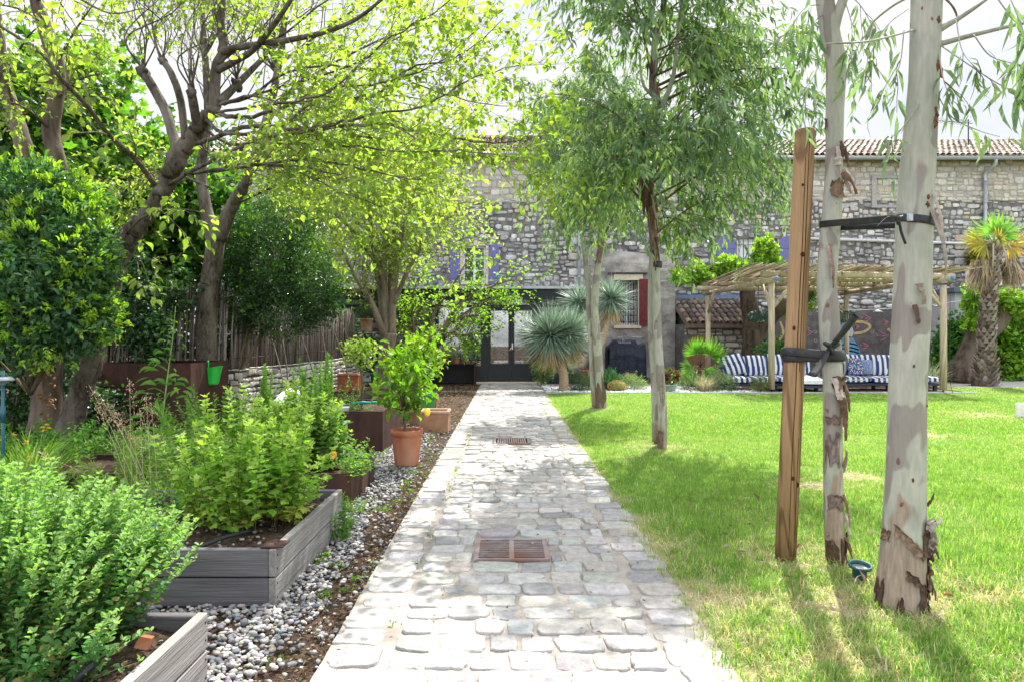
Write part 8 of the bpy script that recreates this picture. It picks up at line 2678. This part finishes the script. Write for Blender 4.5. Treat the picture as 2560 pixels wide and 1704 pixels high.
for pts in ([q7(590, 350, 20.5), q7(560, 300, 20.3), q7(470, 285, 20.2), q7(420, 280, 20.1)], [q7(590, 350, 20.5), q7(450, 350, 20.2), q7(380, 350, 20), q7(300, 345, 19.9)], [q7(600, 340, 20.5), q7(700, 300, 20.3), q7(790, 270, 20.2), q7(730, 220, 20.1)], [q7(560, 340, 20.5), q7(400, 310, 20.6), q7(250, 250, 20.6)]):
    P.bough(pts, .11, .06, 9, 5, .08)
for (x, y, rx, rz, n) in ((500, 285, .42, .2, 46), (430, 265, .25, .22, 26), (310, 350, .36, .2, 34), (260, 300, .3, .18, 20), (700, 180, .34, .42, 60), (690, 240, .35, .2, 30), (770, 235, .2, .15, 14), (990, 470, .2, .2, 20), (850, 575, .12, .12, 8), (560, 300, .3, .15, 18), (150, 340, .4, .12, 16)):
    P.cluster(W(*c7(x, y), 20.1), (rx, .25, rz), n, TUF, .6, .3, .4)
P.finish(t, T_LOBED, M['bark_dark'], M['fig_leaf'])
t = thing('old_mulberry', 'leaning old pollard trunk behind the tall palm', 'tree', tuple(W(*c7(1950, 960), 19.6) * A(1, 1, 0)))
P = Plant()
P.bough([q7(1930, 1010, 19.6), q7(1980, 900, 19.6), q7(2040, 760, 19.6), q7(2060, 640, 19.6), q7(2040, 520, 19.6), q7(2015, 430, 19.6)], [.45, .36, .3, .27, .16, .07], None, 14, 6, .06)
P.bough([q7(2060, 740, 19.6), q7(2150, 680, 19.5), q7(2230, 590, 19.4), q7(2200, 500, 19.4), q7(2280, 410, 19.4)], [.26, .22, .2, .1, .05], None, 12, 6, .09)
for (x, y, rx, rz, n) in ((2040, 460, .3, .25, 36), (2030, 560, .25, .2, 26), (2260, 480, .4, .25, 50), (2310, 540, .3, .25, 36), (2000, 640, .2, .15, 14)):
    P.cluster(W(*c7(x, y), 19.3), (rx, .25, rz), n, TUF, .6, .3, .4)
P.finish(t, T_LOBED, M['bark_dark'], M['fig_leaf'])
HD2 = dict(L=(.10, .17), ratio=.8, cols=[(.13, .28, .025), (.18, .33, .03), (.23, .37, .04), (.09, .2, .02)], k=9, cl=.12, spread=.7, tilt=.5)
t = thing('creeper_hedge', 'bright green creeper hedge behind the tall palm at the right edge', 'hedge', (16.4, 20.8, 0))
P = Plant()
for cx in np.arange(14.9, 20, .8):
    for cz in (.4, 1.2, 2.0): P.cluster((cx, 20.6, cz), (.62, .4, .62), 60, HD2, .5, .45, .1)
P.bough([A(15, 20.9, 0), A(15.4, 20.9, 1.2), A(16, 20.9, 2.2)], .04, .01, 6, world=True)
P.finish(t, T_LOBED, M['twig'], M['fig_leaf'], 'stems', 'foliage')
b_ = thing('creeper_hedge', 'darker creeper on the outbuilding wall left of the leaning trunk', 'hedge', (13.9, 20.9, 0))
P = Plant()
for cx, cz in ((13.4, .5), (13.5, 1.0), (13.7, 1.5), (14.2, .7), (14.1, 1.3)): P.cluster((cx, 21.0, cz), (.4, .25, .36), 46, dict(HD2, cols=[(.05, .17, .03), (.08, .22, .03)]), .5, .45, .1)
P.bough([A(13.7, 21.1, 0), A(13.7, 21.1, 1.2)], .03, .01, 6, world=True)
P.finish(b_, T_LOBED, M['twig'], M['fig_leaf'], 'stems', 'foliage')
t = thing('creeper_hedge', 'yellow green climber patch high on the long stone house beside the palm crown', 'climber', (15.9, RY - .2, 3.4))
P = Plant(); P.cluster((15.8, RY - .25, 3.9), (.35, .15, .6), 60, dict(HD2, cols=[(.2, .22, .03), (.25, .25, .04)]), .4, .4, .1); P.bough([A(15.8, RY - .1, 2.9), A(15.8, RY - .1, 4.2)], .02, .01, 5, world=True)
P.finish(t, T_LOBED, M['twig'], M['fig_leaf'], 'stems', 'foliage')
P = Plant()
t = thing('leafy_shrub', 'small dark green shrub behind the left sofa', 'shrub', tuple(W(1725, 880, 19.2) * A(1, 1, 0)))
P.cluster(W(*c7(750, 840), 19.0), (.4, .3, .35), 60, dict(HD2, cols=[(.05, .17, .03), (.09, .23, .03)], L=(.08, .13)), .5, .4, .2); P.bough([A(7.0, 19.1, 0), A(7.05, 19.0, .5)], .02, .01, 5, world=True)
P.finish(t, T_OVATE, M['twig'], M['shrub_leaf'], 'stems', 'foliage')

# pale stone block at the right edge of the lawn
b = MB(); b.box(8.2, 8.9, 11.0, 11.05, -.02, .25, bev=.02); tag(b.build('stone_block', M['block']), 'pale square stone block on the lawn at the right edge', 'stone block')

# ------------------------------------------------------------------ light, sky, camera
EL, AZ = math.radians(56), math.radians(19)     # sun ahead of the camera, a little to the right
sun_dir = A(math.sin(AZ) * math.cos(EL), math.cos(AZ) * math.cos(EL), math.sin(EL))
sl = bpy.data.lights.new('sun', 'SUN')
sl.energy = 4.1
sl.angle = math.radians(.55)
sl.color = (1.0, .955, .88)
so = bpy.data.objects.new('sun', sl)
COL.objects.link(so)
so.rotation_euler = Vector(-sun_dir).to_track_quat('-Z', 'Y').to_euler()
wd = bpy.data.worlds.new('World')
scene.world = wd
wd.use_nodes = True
nt = wd.node_tree
nt.nodes.clear()
out = nt.nodes.new('ShaderNodeOutputWorld')
bg = nt.nodes.new('ShaderNodeBackground')
bg.inputs['Strength'].default_value = .15
sky = nt.nodes.new('ShaderNodeTexSky')
sky.sky_type = 'NISHITA'
sky.sun_disc = False
sky.sun_elevation = EL
sky.sun_rotation = AZ
sky.air_density = 1.0
sky.dust_density = 2.5
sky.ozone_density = 1.0
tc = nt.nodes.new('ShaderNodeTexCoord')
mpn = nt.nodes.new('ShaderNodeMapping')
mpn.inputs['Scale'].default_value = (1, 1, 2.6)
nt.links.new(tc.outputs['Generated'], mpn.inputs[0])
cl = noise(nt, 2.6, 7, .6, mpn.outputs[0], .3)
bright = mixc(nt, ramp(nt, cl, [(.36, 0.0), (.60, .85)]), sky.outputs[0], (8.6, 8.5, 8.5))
# sky dimmed low ahead, brightened overhead and behind as added fill light
dim_sky = mixc(nt, ramp(nt, cl, [(.34, 0.0), (.58, 1.0)]), (2.05, 2.2, 2.6), (2.65, 2.63, 2.66))
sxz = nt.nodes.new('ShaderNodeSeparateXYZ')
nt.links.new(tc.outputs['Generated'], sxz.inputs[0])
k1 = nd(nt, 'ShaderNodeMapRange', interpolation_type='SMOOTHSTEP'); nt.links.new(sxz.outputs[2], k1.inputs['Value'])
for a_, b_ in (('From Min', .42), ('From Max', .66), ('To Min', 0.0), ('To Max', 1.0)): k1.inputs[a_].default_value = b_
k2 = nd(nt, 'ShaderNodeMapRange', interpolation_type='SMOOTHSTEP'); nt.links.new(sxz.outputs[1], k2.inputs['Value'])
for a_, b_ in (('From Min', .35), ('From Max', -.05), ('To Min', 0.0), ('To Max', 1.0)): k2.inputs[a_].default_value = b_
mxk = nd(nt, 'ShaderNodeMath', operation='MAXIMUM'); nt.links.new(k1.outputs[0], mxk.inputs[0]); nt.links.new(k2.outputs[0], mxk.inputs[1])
cm = mixc(nt, mxk.outputs[0], dim_sky, bright)
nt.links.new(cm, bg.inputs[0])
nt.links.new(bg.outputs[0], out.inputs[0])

cam = bpy.data.cameras.new('camera')
cam.sensor_width = 36.0
cam.lens = F / 2356.0 * 36.0
cam.shift_x = (1178.0 - VX) / 2356.0
cam.shift_y = (VY - 784.0) / 2356.0
cam.clip_start = .05
cam.clip_end = 800
co_ = bpy.data.objects.new('camera', cam)
COL.objects.link(co_)
co_.location = (0, 0, H)
co_.rotation_euler = (PI / 2, 0, 0)
scene.camera = co_
scene.render.engine = 'CYCLES'
scene.cycles.max_bounces = 7
scene.cycles.diffuse_bounces = 4
scene.cycles.glossy_bounces = 3
scene.cycles.transmission_bounces = 5
scene.cycles.transparent_max_bounces = 8
scene.cycles.caustics_reflective = False
scene.cycles.caustics_refractive = False
scene.cycles.sample_clamp_indirect = 6
scene.cycles.use_denoising = True
scene.view_settings.view_transform = 'Standard'
scene.view_settings.look = 'None'
scene.view_settings.exposure = 1.46
scene.view_settings.gamma = 1.0
